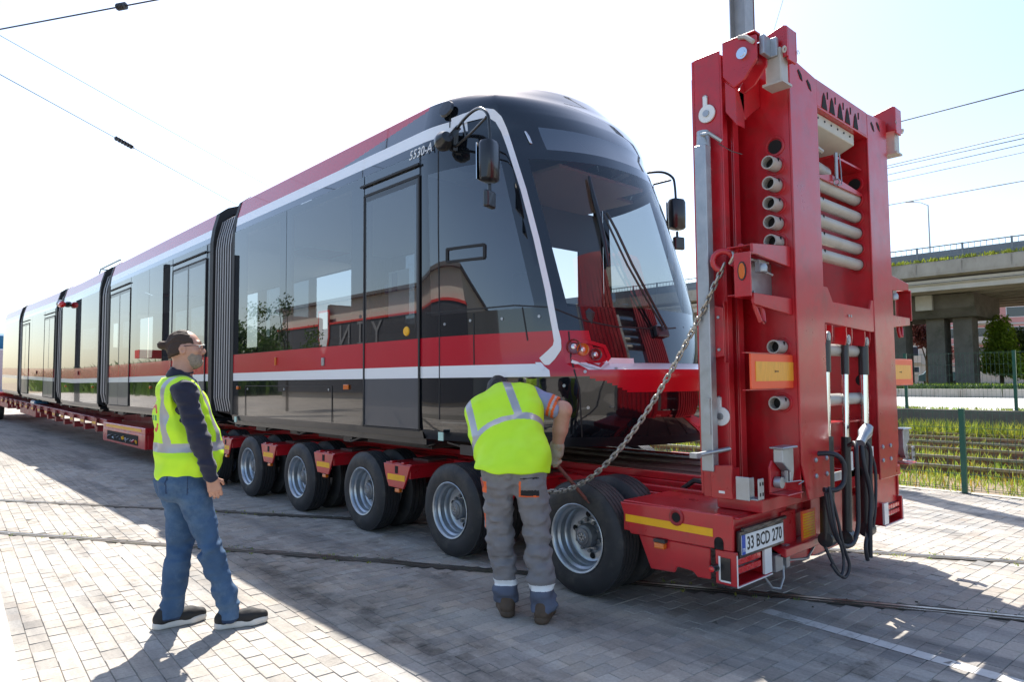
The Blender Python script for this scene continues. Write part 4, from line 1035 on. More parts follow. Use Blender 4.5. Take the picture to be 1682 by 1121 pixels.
# fleet number
_o = Vector((0, 0, CAM_H)); _dd = px_ray(690, 250); _t = (XC-1.3385-_o.x)/_dd.x; pnum = _o+_dd*_t
text_mesh('5530-A', .125, 'fleet_number', 'print_white', tram, frame4(pnum-T0, (0,-1,.0), (.0,0,1), (-1,0,0)), .0008, .28, 1.0)
# cab interior
b = MB(); b.box(XC-.95, XC+.95, 3.75, 5.2, 1.30, 1.36); tb(b, 'cab_floor', 'interior_dark', nose)
b = MB(); b.prism([(3.62,1.6),(3.62,2.10),(3.95,2.18),(4.25,2.05),(4.25,1.6)], 0, XC-.82, XC+.82); tb(b, 'dashboard', 'interior_dark', nose, bev=.03)
b = MB(); b.box(XC-.95, XC+.95, 4.50, 5.2, 3.44, 3.47); b.box(XC-.62, XC+.62, 4.12, 4.50, 3.43, 3.46); tb(b, 'cab_ceiling', 'interior_beige', nose)
b = MB(); b.box(XC-1.25, XC+.1, 5.20, 5.225, 1.4, 3.46); b.box(XC+.85, XC+1.25, 5.20, 5.225, 1.4, 3.46); b.box(XC+.1, XC+.85, 5.20, 5.225, 3.0, 3.46); tb(b, 'partition', 'interior_grey', nose)
b = MB(); b.box(XC-.30, XC+.25, 4.55, 5.0, 1.75, 1.87); b.box(XC-.30, XC+.25, 4.98, 5.10, 1.87, 2.62); b.box(XC-.16, XC+.12, 5.0, 5.08, 2.64, 2.82); b.cyl((XC,4.8,1.4),(XC,4.8,1.75),.07,n=10); tb(b, 'driver_seat', 'interior_dark', nose, bev=.04, seg=2)
b = MB(); b.lathe([(.06,0),(.05,.02),(0,.03)], (XC-.75, 4.6, 3.435), (0,0,-1), 14); tb(b, 'ceiling_lamp', 'interior_grey', nose, smooth=40)
# mirrors
def smooth_path(pts, n=6):
    P = [Vector(p) for p in pts]; out = []
    for i in range(len(P)-1):
        p0, p1, p2, p3 = P[max(i-1,0)], P[i], P[i+1], P[min(i+2, len(P)-1)]
        for k in range(n):
            t = k/n; out.append(.5*((2*p1)+(p2-p0)*t+(2*p0-5*p1+4*p2-p3)*t*t+(3*p1-p0-3*p2+p3)*t**3))
    return out+[P[-1]]
def mirror_set(sg, dw=0.0, dy=0.0):
    def X(w): return XC+sg*(w+dw)
    b = MB()
    b.tube(smooth_path([(X(1.28),4.80+dy,3.74),(X(1.31),4.70+dy,3.79),(X(1.37),4.48+dy,3.82),(X(1.42),4.28+dy,3.80),(X(1.44),4.16+dy,3.72),(X(1.44),4.13+dy,3.62),(X(1.44),4.12+dy,3.44)]), .014, 8)
    b.tube([(X(1.28),4.80+dy,3.63),(X(1.34),4.50+dy,3.66),(X(1.435),4.17+dy,3.69)], .012, 8)
    b.bar((X(1.29),4.80+dy,3.60), (X(1.29),4.78+dy,3.77), .05, .06); b.bar((X(1.32),4.58+dy,3.65), (X(1.34),4.60+dy,3.81), .018)
    br = tb(b, 'mirror_bracket', 'plastic_black', nose, smooth=50)
    b = MB(); c = Vector((X(1.45), 4.12+dy, 3.30)); pr = [(0,-.17),(.066,-.165),(.088,-.145),(.092,0),(.092,.135),(.078,.165),(0,.17)]
    R = Matrix.Rotation(math.radians(-18*sg), 3, 'Z')
    vs = []
    for i in range(20):
        t = 2*math.pi*i/20; cx, sx = math.cos(t), math.sin(t); k = (abs(cx)**4+abs(sx)**4)**-.25
        for r, h in pr: vs.append(c+R @ Vector((cx*k*r, sx*k*r*.72, h)))
    n = len(pr); b.add(vs, [(i*n+q, ((i+1) % 20)*n+q, ((i+1) % 20)*n+q+1, i*n+q+1) for i in range(20) for q in range(n-1)])
    tb(b, 'mirror_housing', 'plastic_black', nose, smooth=45)
    b = MB(); b.bar((c.x, c.y, 3.12), (c.x, c.y, 3.03), .03); b.obox((c.x+.01*sg, c.y-.01, 2.985), (.135, .05, .14), R); tb(b, 'lower_mirror', 'plastic_black', nose, bev=.015, seg=2)
    b = MB(); b.obox(c+R @ Vector((0, .075, 0)), (.16, .006, .30), R); tb(b, 'mirror_glass', 'mirror', nose)
mirror_set(-1); mirror_set(1, -.20, .02)
b = MB(); b.lathe([(0,-.10),(.05,-.09),(.082,-.03),(.085,.02),(.06,.07),(.03,.09),(0,.10)], (XC-1.40, 4.80, 3.66), (.25,.9,-.2), 18); b.bar((XC-1.36,4.76,3.70),(XC-1.28,4.74,3.80),.05); tb(b, 'side_camera', 'plastic_black', nose, smooth=50)
p, n = Vector((XC-1.262, 4.93, 4.03)), Vector((-.95, -.15, .30)); b = MB(); b.lathe([(.0,.022),(.075,.02),(.085,.0)], p, n, 20); tb(b, 'horn_cover', 'black_satin', nose, smooth=40)
p, n = on_nose(866, 221, .003); q, n2 = on_nose(871, 232, .003); b = MB(); b.bar(p+(p-q)*.4, q+(q-p)*.4, .035, .008); tb(b, 'marker_light', 'lamp_clear', nose)
# ================================================================== TRAILER
R0 = Vector((XC, 8.0, 0.0))
trailer = empty('lowbed_trailer', R0, 0, 'long red multi axle lowbed trailer carrying the tram', 'trailer')
def rb(b, name, m, parent, **kw):
    b.v = [(x-R0.x, y-R0.y, z-R0.z+(lift(y) if y > 21 else 0)) for x, y, z in b.v]
    return b.build(name, m, parent, **kw)
WY = [3.302+1.47*i for i in range(7)]
# frame
b = MB()
b.box(XC-.66, XC+.66, 2.15, 14.2, .42, .76)
for s in (-1, 1):
    for (w0, w1, z0, z1) in ((.66,.86,.56,.70),(.60,.64,.76,.815),(.80,.84,.70,.745)):
        x0, x1 = sorted((XC+s*w0, XC+s*w1)); b.box(x0, x1, 2.15, 14.2, z0, z1)
rb(b, 'main_frame', 'trailer_red', trailer, bev=.006)
b = MB(); b.box(XC-.585, XC+.585, 2.3, 14.2, .765, .80); rb(b, 'deck_plate', 'deck_brown', trailer, bev=.005)
for x in (-.42, -.06, .30):
    b = MB(); b.box(XC+x, XC+x+.05, 2.3, 14.2, .80, .812); rb(b, 'deck_strip', 'deck_brown', trailer)
for i, y in enumerate((2.75, 3.05, 3.9)):
    b = MB(); b.tube([(XC-.74+.03*math.sin(k*1.7+i), y+.02*k, .712+.012*math.sin(k*2.3)) for k in range(16)], .016, 6); rb(b, 'lashing_strap', 'rust', trailer, smooth=60)
b = MB(); b.box(XC-.80, XC-.66, 2.35, 2.78, .705, .72); b.tube([(XC-.76,2.52,.72),(XC-.76,2.60,.80),(XC-.76,2.72,.80),(XC-.72,2.85,.72)], .02, 6); rb(b, 'lashing_shackle', 'steel_dark', trailer, smooth=40)
# wheels
def make_wheel(x_out, sg, y):
    """x_out = outer face; sg = -1 faces the near side"""
    o = (x_out, y, .40); ax = (-sg, 0, 0)      # axis runs inwards
    tp = [(.238,.012),(.262,.004),(.305,.0),(.345,.004),(.375,.018),(.392,.036)]
    tr = []
    for k in range(5):
        a, c = .036+.0352*k, .036+.0352*(k+1)-.008
        tr += [(.400,a),(.400,c)] + ([(.386,c+.001),(.386,c+.007)] if k < 4 else [])
    tp += tr + [(.392,.212),(.375,.230),(.345,.240),(.305,.242),(.262,.238),(.238,.230)]
    b = MB(); b.lathe([(.226,.020),(.238,.010),(.244,.004),(.240,.002),(.230,.006),(.222,.018),(.220,.045),(.205,.060),(.203,.105),(.192,.118),(.185,.150),(.170,.160),(.13,.162),(.12,.150),(.09,.146),(.085,.148)], o, ax, 40)
    w = rb(b, 'wheel', 'rim_silver', trailer, smooth=32)
    b = MB(); b.lathe(tp, o, ax, 56); rb(b, 'tyre', 'tyre', w, smooth=30)
    b = MB(); b.lathe([(.086,.17),(.086,.105),(.078,.085),(.060,.075),(.058,.068),(.045,.064),(0,.062)], o, ax, 24); rb(b, 'hub', 'hub_grey', w, smooth=30)
    nb = MB()
    for k in range(10):
        t = 2*math.pi*k/10+.2; dy, dz = math.cos(t), math.sin(t)
        nb.cyl((o[0]-sg*.150, o[1]+.108*dy, o[2]+.108*dz), (o[0]-sg*.122, o[1]+.108*dy, o[2]+.108*dz), .014, n=6)
        if k % 5 == 0 or k % 5 == 2: rb(MB().lathe([(.022,0),(.019,.004),(0,.005)], (o[0]-sg*.156, o[1]+.147*dy, o[2]+.147*dz), (sg,0,0), 12), 'hand_hole', 'black_hole', w)
    rb(nb, 'wheel_nuts', 'hub_grey', w, kind='stuff')
    b = MB()
    for k in range(3): b.obox((o[0]-sg*.0605, o[1], o[2]), (.002, .012, .055), Matrix.Rotation(math.pi/3*k, 3, 'X'))
    b.torus((o[0]-sg*.061, o[1], o[2]), (1,0,0), .036, .003, 20, 4); rb(b, 'hub_emblem', 'galvanised', w)
    return w
def make_inner(x_out, sg, y):
    o = (x_out, y, .40); ax = (-sg, 0, 0)
    b = MB(); b.lathe([(.238,.012),(.305,.0),(.375,.018),(.400,.036),(.400,.066),(.388,.067),(.388,.074),(.400,.075),(.400,.116),(.388,.117),(.388,.124),(.400,.125),(.400,.166),(.388,.167),(.388,.174),(.400,.175),(.400,.206),(.375,.224),(.305,.242),(.238,.23)], o, ax, 48)
    w = rb(b, 'inner_tyre', 'tyre', trailer, smooth=30)
    b = MB(); b.lathe([(.238,.012),(.22,.03),(.2,.12),(.0,.13)], o, ax, 24); rb(b, 'rim', 'rim_silver', w, smooth=30)
    return w
XL, XR = XC-1.375, XC+1.375
wl = make_wheel(XL, -1, WY[0]); il = make_inner(XL+.325, -1, WY[0]); wr = make_wheel(XR, 1, WY[0]); ir = make_inner(XR-.325, 1, WY[0])
# turned a little each, sharing meshes
def place(o, dy, rot):
    c = copy_tree(o, trailer); c.location = o.location + Vector((0, dy, 0)); return c
for i in range(1, 7):
    for o in (wl, il, wr, ir): place(o, WY[i]-WY[0], 0)
# axles and suspension
for i, y in enumerate(WY):
    b = MB(); b.cyl((XC-1.2,y,.40), (XC-.2,y,.40), .05, n=12); b.cyl((XC+.2,y,.40), (XC+1.2,y,.40), .05, n=12); b.box(XC-.55,XC-.35,y-.12,y+.3,.38,.6); b.box(XC+.35,XC+.55,y-.12,y+.3,.38,.6); rb(b, 'axle', 'steel_dark', trailer)
# outriggers between the wheels
def outrigger(y, far=False):
    b = MB(); zt = .725; x0 = XL+.012
    prof = [(y-.23,zt),(y+.23,zt),(y+.20,.62),(y+.14,.505),(y-.11,.50),(y-.17,.6)]
    b.prism(prof, 0, x0, x0+.02)
    b.box(x0+.02, XC-.66, y-.20, y-.18, .60, .715); b.box(x0+.02, XC-.66, y+.17, y+.19, .60, .715)
    b.box(x0+.02, XC-.66, y-.22, y+.22, .715, .735)
    for q in (-.1, .1): b.box(x0+.0, x0+.06, y+q-.022, y+q+.022, .735, .75)
    o = rb(b, 'outrigger', 'trailer_red', trailer, bev=.004)
    b = MB(); b.box(x0-.002, x0-.0003, y-.14, y+.155, .572, .628); rb(b, 'reflective_strip', 'tape_yellow', o)
    b = MB(); b.obox((x0-.001, y-.0, .675), (.004, .05, .07)); rb(b, 'lashing_hole', 'black_hole', o)
    b = MB(); b.box(x0+.30, XC-.70, y-.10, y+.16, .7355, .752); rb(b, 'top_pad', 'deck_brown', o)
    b = MB(); b.box(x0+.01, x0+.05, y-.03, y+.05, .455, .495); rb(b, 'side_marker', 'lamp_amber', o, bev=.008, seg=2)
    return o
for i in range(0, 7): outrigger(WY[i]+.735+.1)
for i in range(0, 7):
    y = WY[i]+.83; b = MB(); b.box(XC+.66, XR-.02, y-.2, y+.2, .70, .73); b.box(XR-.03, XR-.012, y-.22, y+.2, .52, .725)
    rb(b, 'outrigger', 'trailer_red', trailer)
# power pack module
b = MB(); b.box(XL+.01, XC-.5, 14.05, 17.3, .56, .68); b.box(XL+.01, XL+.06, 14.05, 17.3, .28, .56); b.box(XL+.06, XC-.5, 14.05, 14.12, .28, .56); b.box(XL+.06, XC-.5, 17.2, 17.3, .28, .56); b.box(XL+.25, XC+.5, 14.1, 17.2, .30, .36)
pp = rb(b, 'power_pack', 'trailer_red', trailer, bev=.01)
b = MB(); b.box(XL+.006, XL+.0095, 14.3, 17.0, .60, .65); rb(b, 'reflective_strip', 'tape_yellow', pp)
b = MB(); b.box(XL+.005, XL+.0095, 14.5, 16.9, .33, .52); rb(b, 'control_recess', 'black_hole', pp)
for k in range(12):
    b = MB(); y = 14.6+k*.19; b.cyl((XL-.012,y,.36+.1*random.random()),(XL+.006,y,.40),.03+.02*random.random(),n=8); rb(b, 'valve', random.choice(['galvanised','tape_yellow','steel_dark','trailer_red']), pp)
# low bed further along
b = MB(); b.box(XC-.8, XC+.8, 14.2, 38, .40, .80)
for s in (-1, 1):
    x0, x1 = sorted((XC+s*1.0, XC+s*1.3)); b.box(x0, x1, 17.3, 38, .60, .72)
rb(b, 'low_bed', 'trailer_red_worn', trailer, bev=.01)
for k in range(14):
    y = 18.2+k*1.25; b = MB(); x0 = XL+.01
    b.prism([(y-.25,.74),(y+.25,.74),(y+.2,.55),(y-.2,.55)], 0, x0, x0+.02); b.box(x0+.02, XC-.8, y-.22, y+.22, .70, .74); b.box(x0+.05, x0+.25, y-.1, y+.1, .42, .56)
    o = rb(b, 'outrigger', 'trailer_red_worn', trailer)
    b = MB(); b.box(x0-.002, x0-.0003, y-.17, y+.17, .60, .66); rb(b, 'reflective_strip', 'tape_yellow', o)
for y0, y1 in ((26.5, 29.8), (33, 36)):
    b = MB(); b.box(XL+.05, XL+.6, y0, y1, .35, .66); rb(b, 'tool_chest', 'trailer_red_worn', trailer, bev=.02)
b = MB(); b.box(XL+.1, XL+.5, 27.2, 28.0, .70, .86); rb(b, 'blue_tarp', 'truck_blue', trailer, bev=.04)
# rear corner, near side (and its mirror image)
def corner(s):
    def X(x): return x if s < 0 else 2*XC-x
    def bx(b, x0, x1, *r): a, c = sorted((X(x0), X(x1))); b.box(a, c, *r)
    b = MB()
    bx(b, XL+.02, XC-.66, 2.10, 2.89, .52, .70)
    P = [(2.902,.705),(2.08,.722),(2.08,.62),(2.083,.517),(2.236,.517),(2.82,.510)]
    xa, xb = sorted((X(XL), X(XL+.022))); b.prism(P, 0, xa, xb)
    xa, xb = sorted((X(XL+.004), X(XL+.02))); b.prism([(2.757,.512),(2.666,.311),(2.488,.320),(2.47,.36),(2.36,.355),(2.324,.325),(2.238,.330),(2.236,.512)], 0, xa, xb)
    bx(b, XL+.02, XC-.66, 2.085, 2.89, .705, .718)
    o = rb(b, 'rear_corner', 'trailer_red', trailer, bev=.005)
    b = MB(); bx(b, XL-.0025, XL-.0005, 2.21, 2.855, .585, .632); rb(b, 'reflective_strip', 'tape_yellow', o)
    b = MB(); b.torus((X(XL-.004), 2.46, .665), (1,0,0), .042, .011, 20, 8); b.cyl((X(XL-.001),2.46,.665), (X(XL-.006),2.46,.665), .036, n=18); rb(b, 'lashing_eye', ['trailer_red_worn'], o, smooth=40)
    b = MB(); b.cyl((X(XL-.0065),2.46,.665), (X(XL-.0075),2.46,.665), .030, n=18); rb(b, 'lashing_hole', 'black_hole', o); b = MB(); b.cyl((X(XL-.001),2.172,.56), (X(XL-.003),2.172,.56), .030, n=16); b.obox((X(XL-.0015),2.172,.54), (.003,.06,.045)); rb(b, 'lashing_hole', 'black_hole', o)
    b = MB(); b.obox((X(XL-.015),2.575,.475), (.04,.075,.038)); rb(b, 'side_marker', 'lamp_amber', o, bev=.008, seg=2)
    b = MB(); b.obox((X(XL-.01),2.575,.505), (.04,.085,.02)); rb(b, 'marker_hood', 'steel_dark', o)
    # light box
    b = MB(); bx(b, XL+.001, XL+.018, 2.06, 2.20, .322, .515); bx(b, XL, XL+.42, 2.06, 2.20, .318, .326); bx(b, XL+.36, XL+.42, 2.075, 2.2, .326, .50); bx(b, XL+.018, XL+.42, 2.17, 2.2, .326, .50)
    lb = rb(b, 'light_box', 'trailer_red', trailer, bev=.004)
    b = MB(); bx(b, XL-.002, XL+.42, 2.055, 2.060, .316, .323); bx(b, XL-.002, XL+.004, 2.055, 2.060, .323, .50); bx(b, XL+.33, XL+.42, 2.060, 2.075, .33, .50); rb(b, 'white_edge', 'white_paint', lb)
    for z0 in (.385, .435):
        b = MB(); 
        for k in range(5): bx(b, XL+.03+.056*k, XL+.03+.056*k+.053, 2.072, 2.15, z0, z0+.036)
        rb(b, 'tail_lamp', 'lamp_red', lb, bev=.005, seg=2)
    b = MB(); bx(b, XL+.02, XL+.32, 2.09, 2.16, .375, .475); rb(b, 'lamp_housing', 'plastic_black', lb)
    b = MB(); bx(b, XL-.004, XL-.0005, 2.10, 2.165, .345, .475); rb(b, 'side_recess', 'plastic_black', lb)
    b = MB(); bx(b, XL-.005, XL-.001, 2.163, 2.175, .34, .48); bx(b, XL-.005, XL-.001, 2.10, 2.165, .335, .345); rb(b, 'recess_trim', 'white_paint', lb)
    b = MB(); b.lathe([(0,-.02),(.022,-.018),(.022,.05),(.012,.058),(0,.06)], (X(XL-.005),2.19,.41), (s,0,0), 14); rb(b, 'side_lamp', ['plastic_black'], lb, smooth=40)
    b = MB(); b.lathe([(0,.066),(.015,.062),(.018,.055)], (X(XL-.005),2.19,.41), (s,0,0), 14); rb(b, 'side_lamp_lens', ['lamp_red'], lb, smooth=40)
    # rear beam behind the number plate
    b = MB(); bx(b, XL+.026, XL+.64, 2.095, 2.16, .47, .70); bx(b, XL+.02, XL+.60, 2.05, 2.16, .70, .712); bx(b, XL+.60, XL+.80, 2.08, 2.3, .40, .66)
    rbm = rb(b, 'rear_beam', 'trailer_red', trailer, bev=.004)
    return rbm
rear_l = corner(-1); rear_r = corner(1)
# number plate, tipped back a little
npl = MB(); npl.obox((3.966, 2.070, .553), (.555, .022, .155)); pl = rb(npl, 'plate_holder', 'plastic_black', trailer, bev=.004)
b = MB(); b.obox((3.966+.0, 2.057, .551), (.515, .004, .112)); rb(b, 'number_plate', 'plate_white', pl)
b = MB(); b.obox((3.966-.238, 2.0545, .551), (.038, .003, .112)); rb(b, 'country_band', 'plate_blue', pl)
def R_(v): return Vector(v)-R0
text_mesh('33 BCD 270', .108, 'plate_text', 'print_black', pl, frame4(R_((3.985, 2.0545, .549)), (1,0,0), (0,0,1), (0,-1,0)), .0006, 0, .80, .0018)
text_mesh('TR', .03, 'plate_text', 'print_white', pl, frame4(R_((3.728, 2.0525, .52)), (1,0,0), (0,0,1), (0,-1,0)), .0004)
b = MB(); b.box(3.70, 4.24, 2.035, 2.06, .632, .655); rb(b, 'plate_lamp_rail', 'plastic_black', pl, bev=.006)
# middle of the rear end
b = MB(); b.box(4.42, XC+.61, 2.12, 2.25, .30, .62); b.box(4.18, 4.75, 2.02, 2.12, .40, .455); b.prism([(2.02,.40),(2.12,.40),(2.12,.455)], 0, 4.18, 4.75); b.box(XC-.3, XC+.3, 2.1, 2.3, .3, .75)
rm = rb(b, 'rear_crossmember', 'trailer_red', trailer, bev=.005)
for x0 in (4.462, 2*XC-4.462-.21):
    b = MB(); b.box(x0, x0+.21, 2.044, 2.05, .435, .645); h = rb(b, 'warning_panel', 'board_orange', rm)
    for k in range(9): 
        b = MB(); b.box(x0+.02, x0+.19, 2.041, 2.0438, .47+.018*k, .482+.018*k); rb(b, 'panel_bar', 'tape_yellow', h)
b = MB(); b.cyl((4.05,2.12,.34),(4.35,2.1,.36),.025,n=10); b.obox((4.16,2.10,.37),(.10,.09,.10)); b.obox((4.28,2.08,.39),(.05,.05,.14)); b.tube([(4.0,2.08,.32),(4.05,2.05,.24),(4.13,2.04,.22),(4.2,2.05,.27),(4.22,2.06,.34)], .007, 6); b.tube([(4.3,2.06,.36),(4.5,2.03,.34),(4.7,2.05,.42)], .008, 6)
rb(b, 'air_coupling', 'galvanised', trailer, smooth=40)

# ================================================================== LOADING RAMP
Q0 = Vector((XC, 2.15, 0.72))
ramp = empty('loading_ramp', Q0, 0, 'tall red steel loading ramp folded upright on the trailer tail', 'ramp')
def qb(b, name, m, parent=None, mir=False, **kw):
    if mir: b.mirx(XC)
    b.v = [(x-Q0.x, y-Q0.y, z-Q0.z) for x, y, z in b.v]
    return b.build(name, m, parent or ramp, **kw)
ZB, ZT = .745, 3.58
for s in (0, 1):
    mir = lambda b: b if s == 0 else _m(b)
    def _m(b): b.v = [(2*XC-x, y, z) for x, y, z in b.v]; b.f = [tuple(reversed(f)) for f in b.f]; return b
    b = MB(); b.prism([(4.18,.98),(4.27,.76),(4.585,.76),(4.585,ZT-.04),(4.18,ZT-.0)], 1, 1.900, 1.915); qb(mir(b), 'rear_flange', 'trailer_red', bev=.004)
    # outer web with the tube holes, inner web
    b = MB(); b.box(4.182, 4.196, 1.915, 2.37, .78, ZT-.01); ow = qb(mir(b), 'outer_web', 'trailer_red')
    b = MB(); b.box(4.566, 4.58, 1.915, 2.37, .80, ZT-.05); qb(mir(b), 'inner_web', 'trailer_red')
    # side beam, lip, rib
    b = MB(); b.box(3.85, 3.864, 2.20, 2.385, .78, 3.61); b.box(3.85, 3.91, 2.188, 2.20, .78, 3.58); b.box(3.885, 3.91, 2.2, 2.225, .78, 3.58); qb(mir(b), 'side_beam', 'trailer_red', bev=.003)
    b = MB(); b.box(4.0, 4.07, 2.20, 2.212, .9, 3.5); b.box(4.0, 4.012, 2.212, 2.375, .9, 3.5); b.box(4.058, 4.07, 2.212, 2.375, .9, 3.5); b.box(4.10,4.112,2.25,2.375,.9,3.45); qb(mir(b), 'stiffener', 'trailer_red', bev=.003)
    b = MB(); b.box(3.85, 4.74, 2.385, 2.40, .80, 3.60); dk = qb(mir(b), 'running_plate', 'trailer_red')
    for k in range(9):
        b = MB(); x = 3.885+.096*k; b.box(x, x+.03, 2.40, 2.425, .86, 3.5); qb(mir(b), 'grip_bar', 'trailer_red', dk)
    for k in range(6):
        b = MB(); z = 1.1+.42*k; b.box(3.866, 4.18, 2.30, 2.375, z, z+.012); qb(mir(b), 'cross_rib', 'trailer_red')
    # bottom hinge ears
    b = MB(); b.prism([(2.13,.80),(2.27,.795),(2.28,.99),(2.13,1.005)], 0, 3.75, 3.77); b.box(3.77, 3.86, 2.14, 2.27, .80, .98); qb(mir(b), 'hinge_ear', 'trailer_red', bev=.004)
    b = MB(); b.box(3.7485, 3.7495, 2.18, 2.22, .83, .845); qb(mir(b), 'hinge_slot', 'white_paint')
    b = MB(); b.prism([(3.86,.72),(4.9,.72),(4.9,.86),(4.3,.86),(4.2,.80),(3.86,.80)], 1, 2.0, 2.3); qb(mir(b), 'hinge_beam', 'trailer_red', bev=.005)
    # wing with marker box and warning board
    b = MB(); b.prism([(3.70,2.252),(3.70,2.308),(3.74,2.312),(4.18,2.352),(4.18,2.215)], 1, 1.93, 1.95); b.box(3.70, 4.18, 1.95, 2.10, 2.298, 2.306); qb(mir(b), 'wing_arm', 'trailer_red', bev=.003)
    b = MB(); b.prism([(3.70,1.955),(3.70,2.018),(4.18,2.02),(4.18,1.915)], 1, 1.93, 1.95); b.box(3.70, 4.18, 1.95, 2.10, 2.010, 2.018); qb(mir(b), 'wing_arm', 'trailer_red', bev=.003)
    b = MB(); b.box(3.655, 3.668, 1.925, 2.03, 1.995, 2.255); b.box(3.668, 3.73, 2.022, 2.03, 1.995, 2.255); b.box(3.668, 3.72, 1.925, 2.02, 2.245, 2.255); mb = qb(mir(b), 'marker_box', 'trailer_red', bev=.003)
    b = MB(); c = MB(); xx = 3.654
    pts = [(1.977+.020*math.cos(t), 2.145+.048*math.sin(t)) for t in np.linspace(0, 2*math.pi, 20, endpoint=False)]
    b.prism(pts, 0, 3.645, xx); qb(mir(b), 'side_marker', 'lamp_amber', mb, bev=.003)
    c.prism([(1.977+.027*math.cos(t), 2.145+.056*math.sin(t)) for t in np.linspace(0, 2*math.pi, 20, endpoint=False)], 0, 3.650, 3.6545); qb(mir(c), 'marker_rim', 'plastic_black', mb)
    b = MB(); b.box(3.73, 4.18, 2.06, 2.07, 2.02, 2.25); b.cyl((3.80,2.0,2.235),(4.02,2.0,2.235),.008,n=8); b.obox((3.90,1.99,2.20),(.075,.03,.075)); b.lathe([(0,0),(.035,0),(.038,.03),(.03,.05),(0,.05)],(3.90,1.985,2.165),(0,0,1),12); b.cyl((3.95,1.985,2.17),(4.04,1.985,2.16),.008,n=8); qb(mir(b), 'ramp_latch', 'galvanised', mb, smooth=35)
    for (y, z) in ((3.80,2.05),(3.93,2.05),(3.80,2.23),(3.98,2.23)):
        b = MB().cyl((y,2.058,z),(y,2.045,z),.011,n=6); qb(mir(b), 'bolt', 'galvanised', mb)
    b = MB(); b.tube([(3.78,1.98,1.995),(3.79,1.97,1.93),(3.82,1.96,1.86),(3.865,1.96,1.855),(3.875,1.97,1.92),(3.85,1.98,1.99)], .014, 8); b.cyl((3.83,1.98,2.0),(3.83,1.98,1.94),.03,n=12); qb(mir(b), 'lashing_ring', 'trailer_red', smooth=50)
    b = MB(); b.obox((3.944,1.945,1.562), (.574,.012,.205)); wb = qb(mir(b), 'warning_board', 'board_orange', bev=.002)
    b = MB(); b.obox((3.946,1.9375,1.562), (.480,.003,.115)); qb(mir(b), 'board_field', 'board_amber', wb)
    b = MB(); b.obox((3.96,1.9355,1.562), (.05,.001,.006)); b.obox((3.938,1.9355,1.562), (.004,.001,.016)); qb(mir(b), 'board_mark', 'print_black', wb)
    b = MB(); b.box(3.62, 4.2, 1.952, 1.975, 1.452, 1.458); b.box(3.62, 4.2, 1.952, 1.975, 1.666, 1.672); qb(mir(b), 'board_shelf', 'trailer_red', wb)
    # top hinge block with hanging prop
    b = MB(); b.prism([(2.172,3.42),(2.172,3.645),(1.945,3.615),(1.945,3.46),(2.03,3.36),(2.10,3.33)], 0, 3.84, 3.86); b.prism([(2.172,3.42),(2.172,3.645),(1.945,3.615),(1.945,3.46),(2.03,3.36),(2.10,3.33)], 0, 3.97, 3.985)
    b.box(3.84, 3.985, 1.95, 2.172, 3.632, 3.646); b.prism([(2.10,3.33),(2.172,3.40),(2.172,3.2),(2.10,3.1)], 0, 3.86, 3.97)
    b.prism([(3.90,3.32),(4.06,3.50),(4.18,3.50),(4.18,3.30),(4.06,3.22),(3.98,3.16)], 1, 2.10, 2.115); tbk = qb(mir(b), 'hinge_block', 'trailer_red', bev=.004)
    b = MB(); b.prism([(2.0,3.50),(2.0,3.665),(1.86,3.70),(1.835,3.69),(1.835,3.50)], 0, 4.02, 4.035); b.box(4.035, 4.14, 1.835, 1.85, 3.48, 3.69); b.prism([(2.0,3.50),(2.0,3.665),(1.86,3.70),(1.835,3.69),(1.835,3.50)], 0, 4.14, 4.155); qb(mir(b), 'prop_bracket', 'trailer_red', tbk, bev=.003)
    b = MB(); b.cyl((3.82,2.03,3.52),(4.0,2.03,3.52),.036,n=18); b.cyl((3.815,2.03,3.52),(3.84,2.03,3.52),.022,n=14); qb(mir(b), 'hinge_pin', 'chrome_rod', tbk, smooth=40)
    b = MB(); b.box(3.99, 4.09, 1.865, 1.965, 3.345, 3.56); qb(mir(b), 'prop_tube', 'tube_beige', tbk, bev=.006)
    b = MB(); b.box(3.975, 4.105, 1.85, 1.98, 3.33, 3.345); qb(mir(b), 'prop_foot', 'tube_beige', tbk)
    b = MB(); b.box(3.88, 3.985, 1.915, 1.945, 3.50, 3.62); b.box(3.97, 4.0, 1.88, 1.945, 3.50, 3.62); qb(mir(b), 'lock_plate', 'galvanised', tbk, bev=.003)
    b = MB(); b.tube([(3.83,2.05,3.63),(3.82,2.0,3.61),(3.82,1.95,3.56)], .014, 6); qb(mir(b), 'lock_lever', 'tube_beige', tbk, smooth=50); qb(mir(MB().torus((3.99,1.84,3.53),(0,1,.3),.016,.006,14,6)), 'lynch_pin', 'tube_beige', tbk, smooth=50); qb(mir(MB().torus((4.16,1.83,3.56),(0,1,0),.014,.002,14,4)), 'pin_ring', 'galvanised', tbk, smooth=50)
    # roller discs on the side beam
    for (y, z) in ((2.29,3.22), (2.245,1.287)):
        b = MB(); b.cyl((3.848,y,z),(3.832,y,z),.058,n=22); b.obox((3.842,y+.012,z+.075), (.014,.03,.09)); dd = qb(mir(b), 'locking_disc', 'white_paint', bev=.003, smooth=35)
        b = MB(); b.cyl((3.832,y,z),(3.824,y,z),.022,n=12); b.torus((3.838,y+.012,z+.11),(1,0,0),.014,.003,12,5); qb(mir(b), 'disc_pin', 'galvanised', dd, smooth=40)
    # galvanised bar along the edge
    b = MB(); b.box(3.735, 3.80, 2.245, 2.325, .955, 2.99); gb = qb(mir(b), 'edge_bar', 'galvanised', bev=.004)
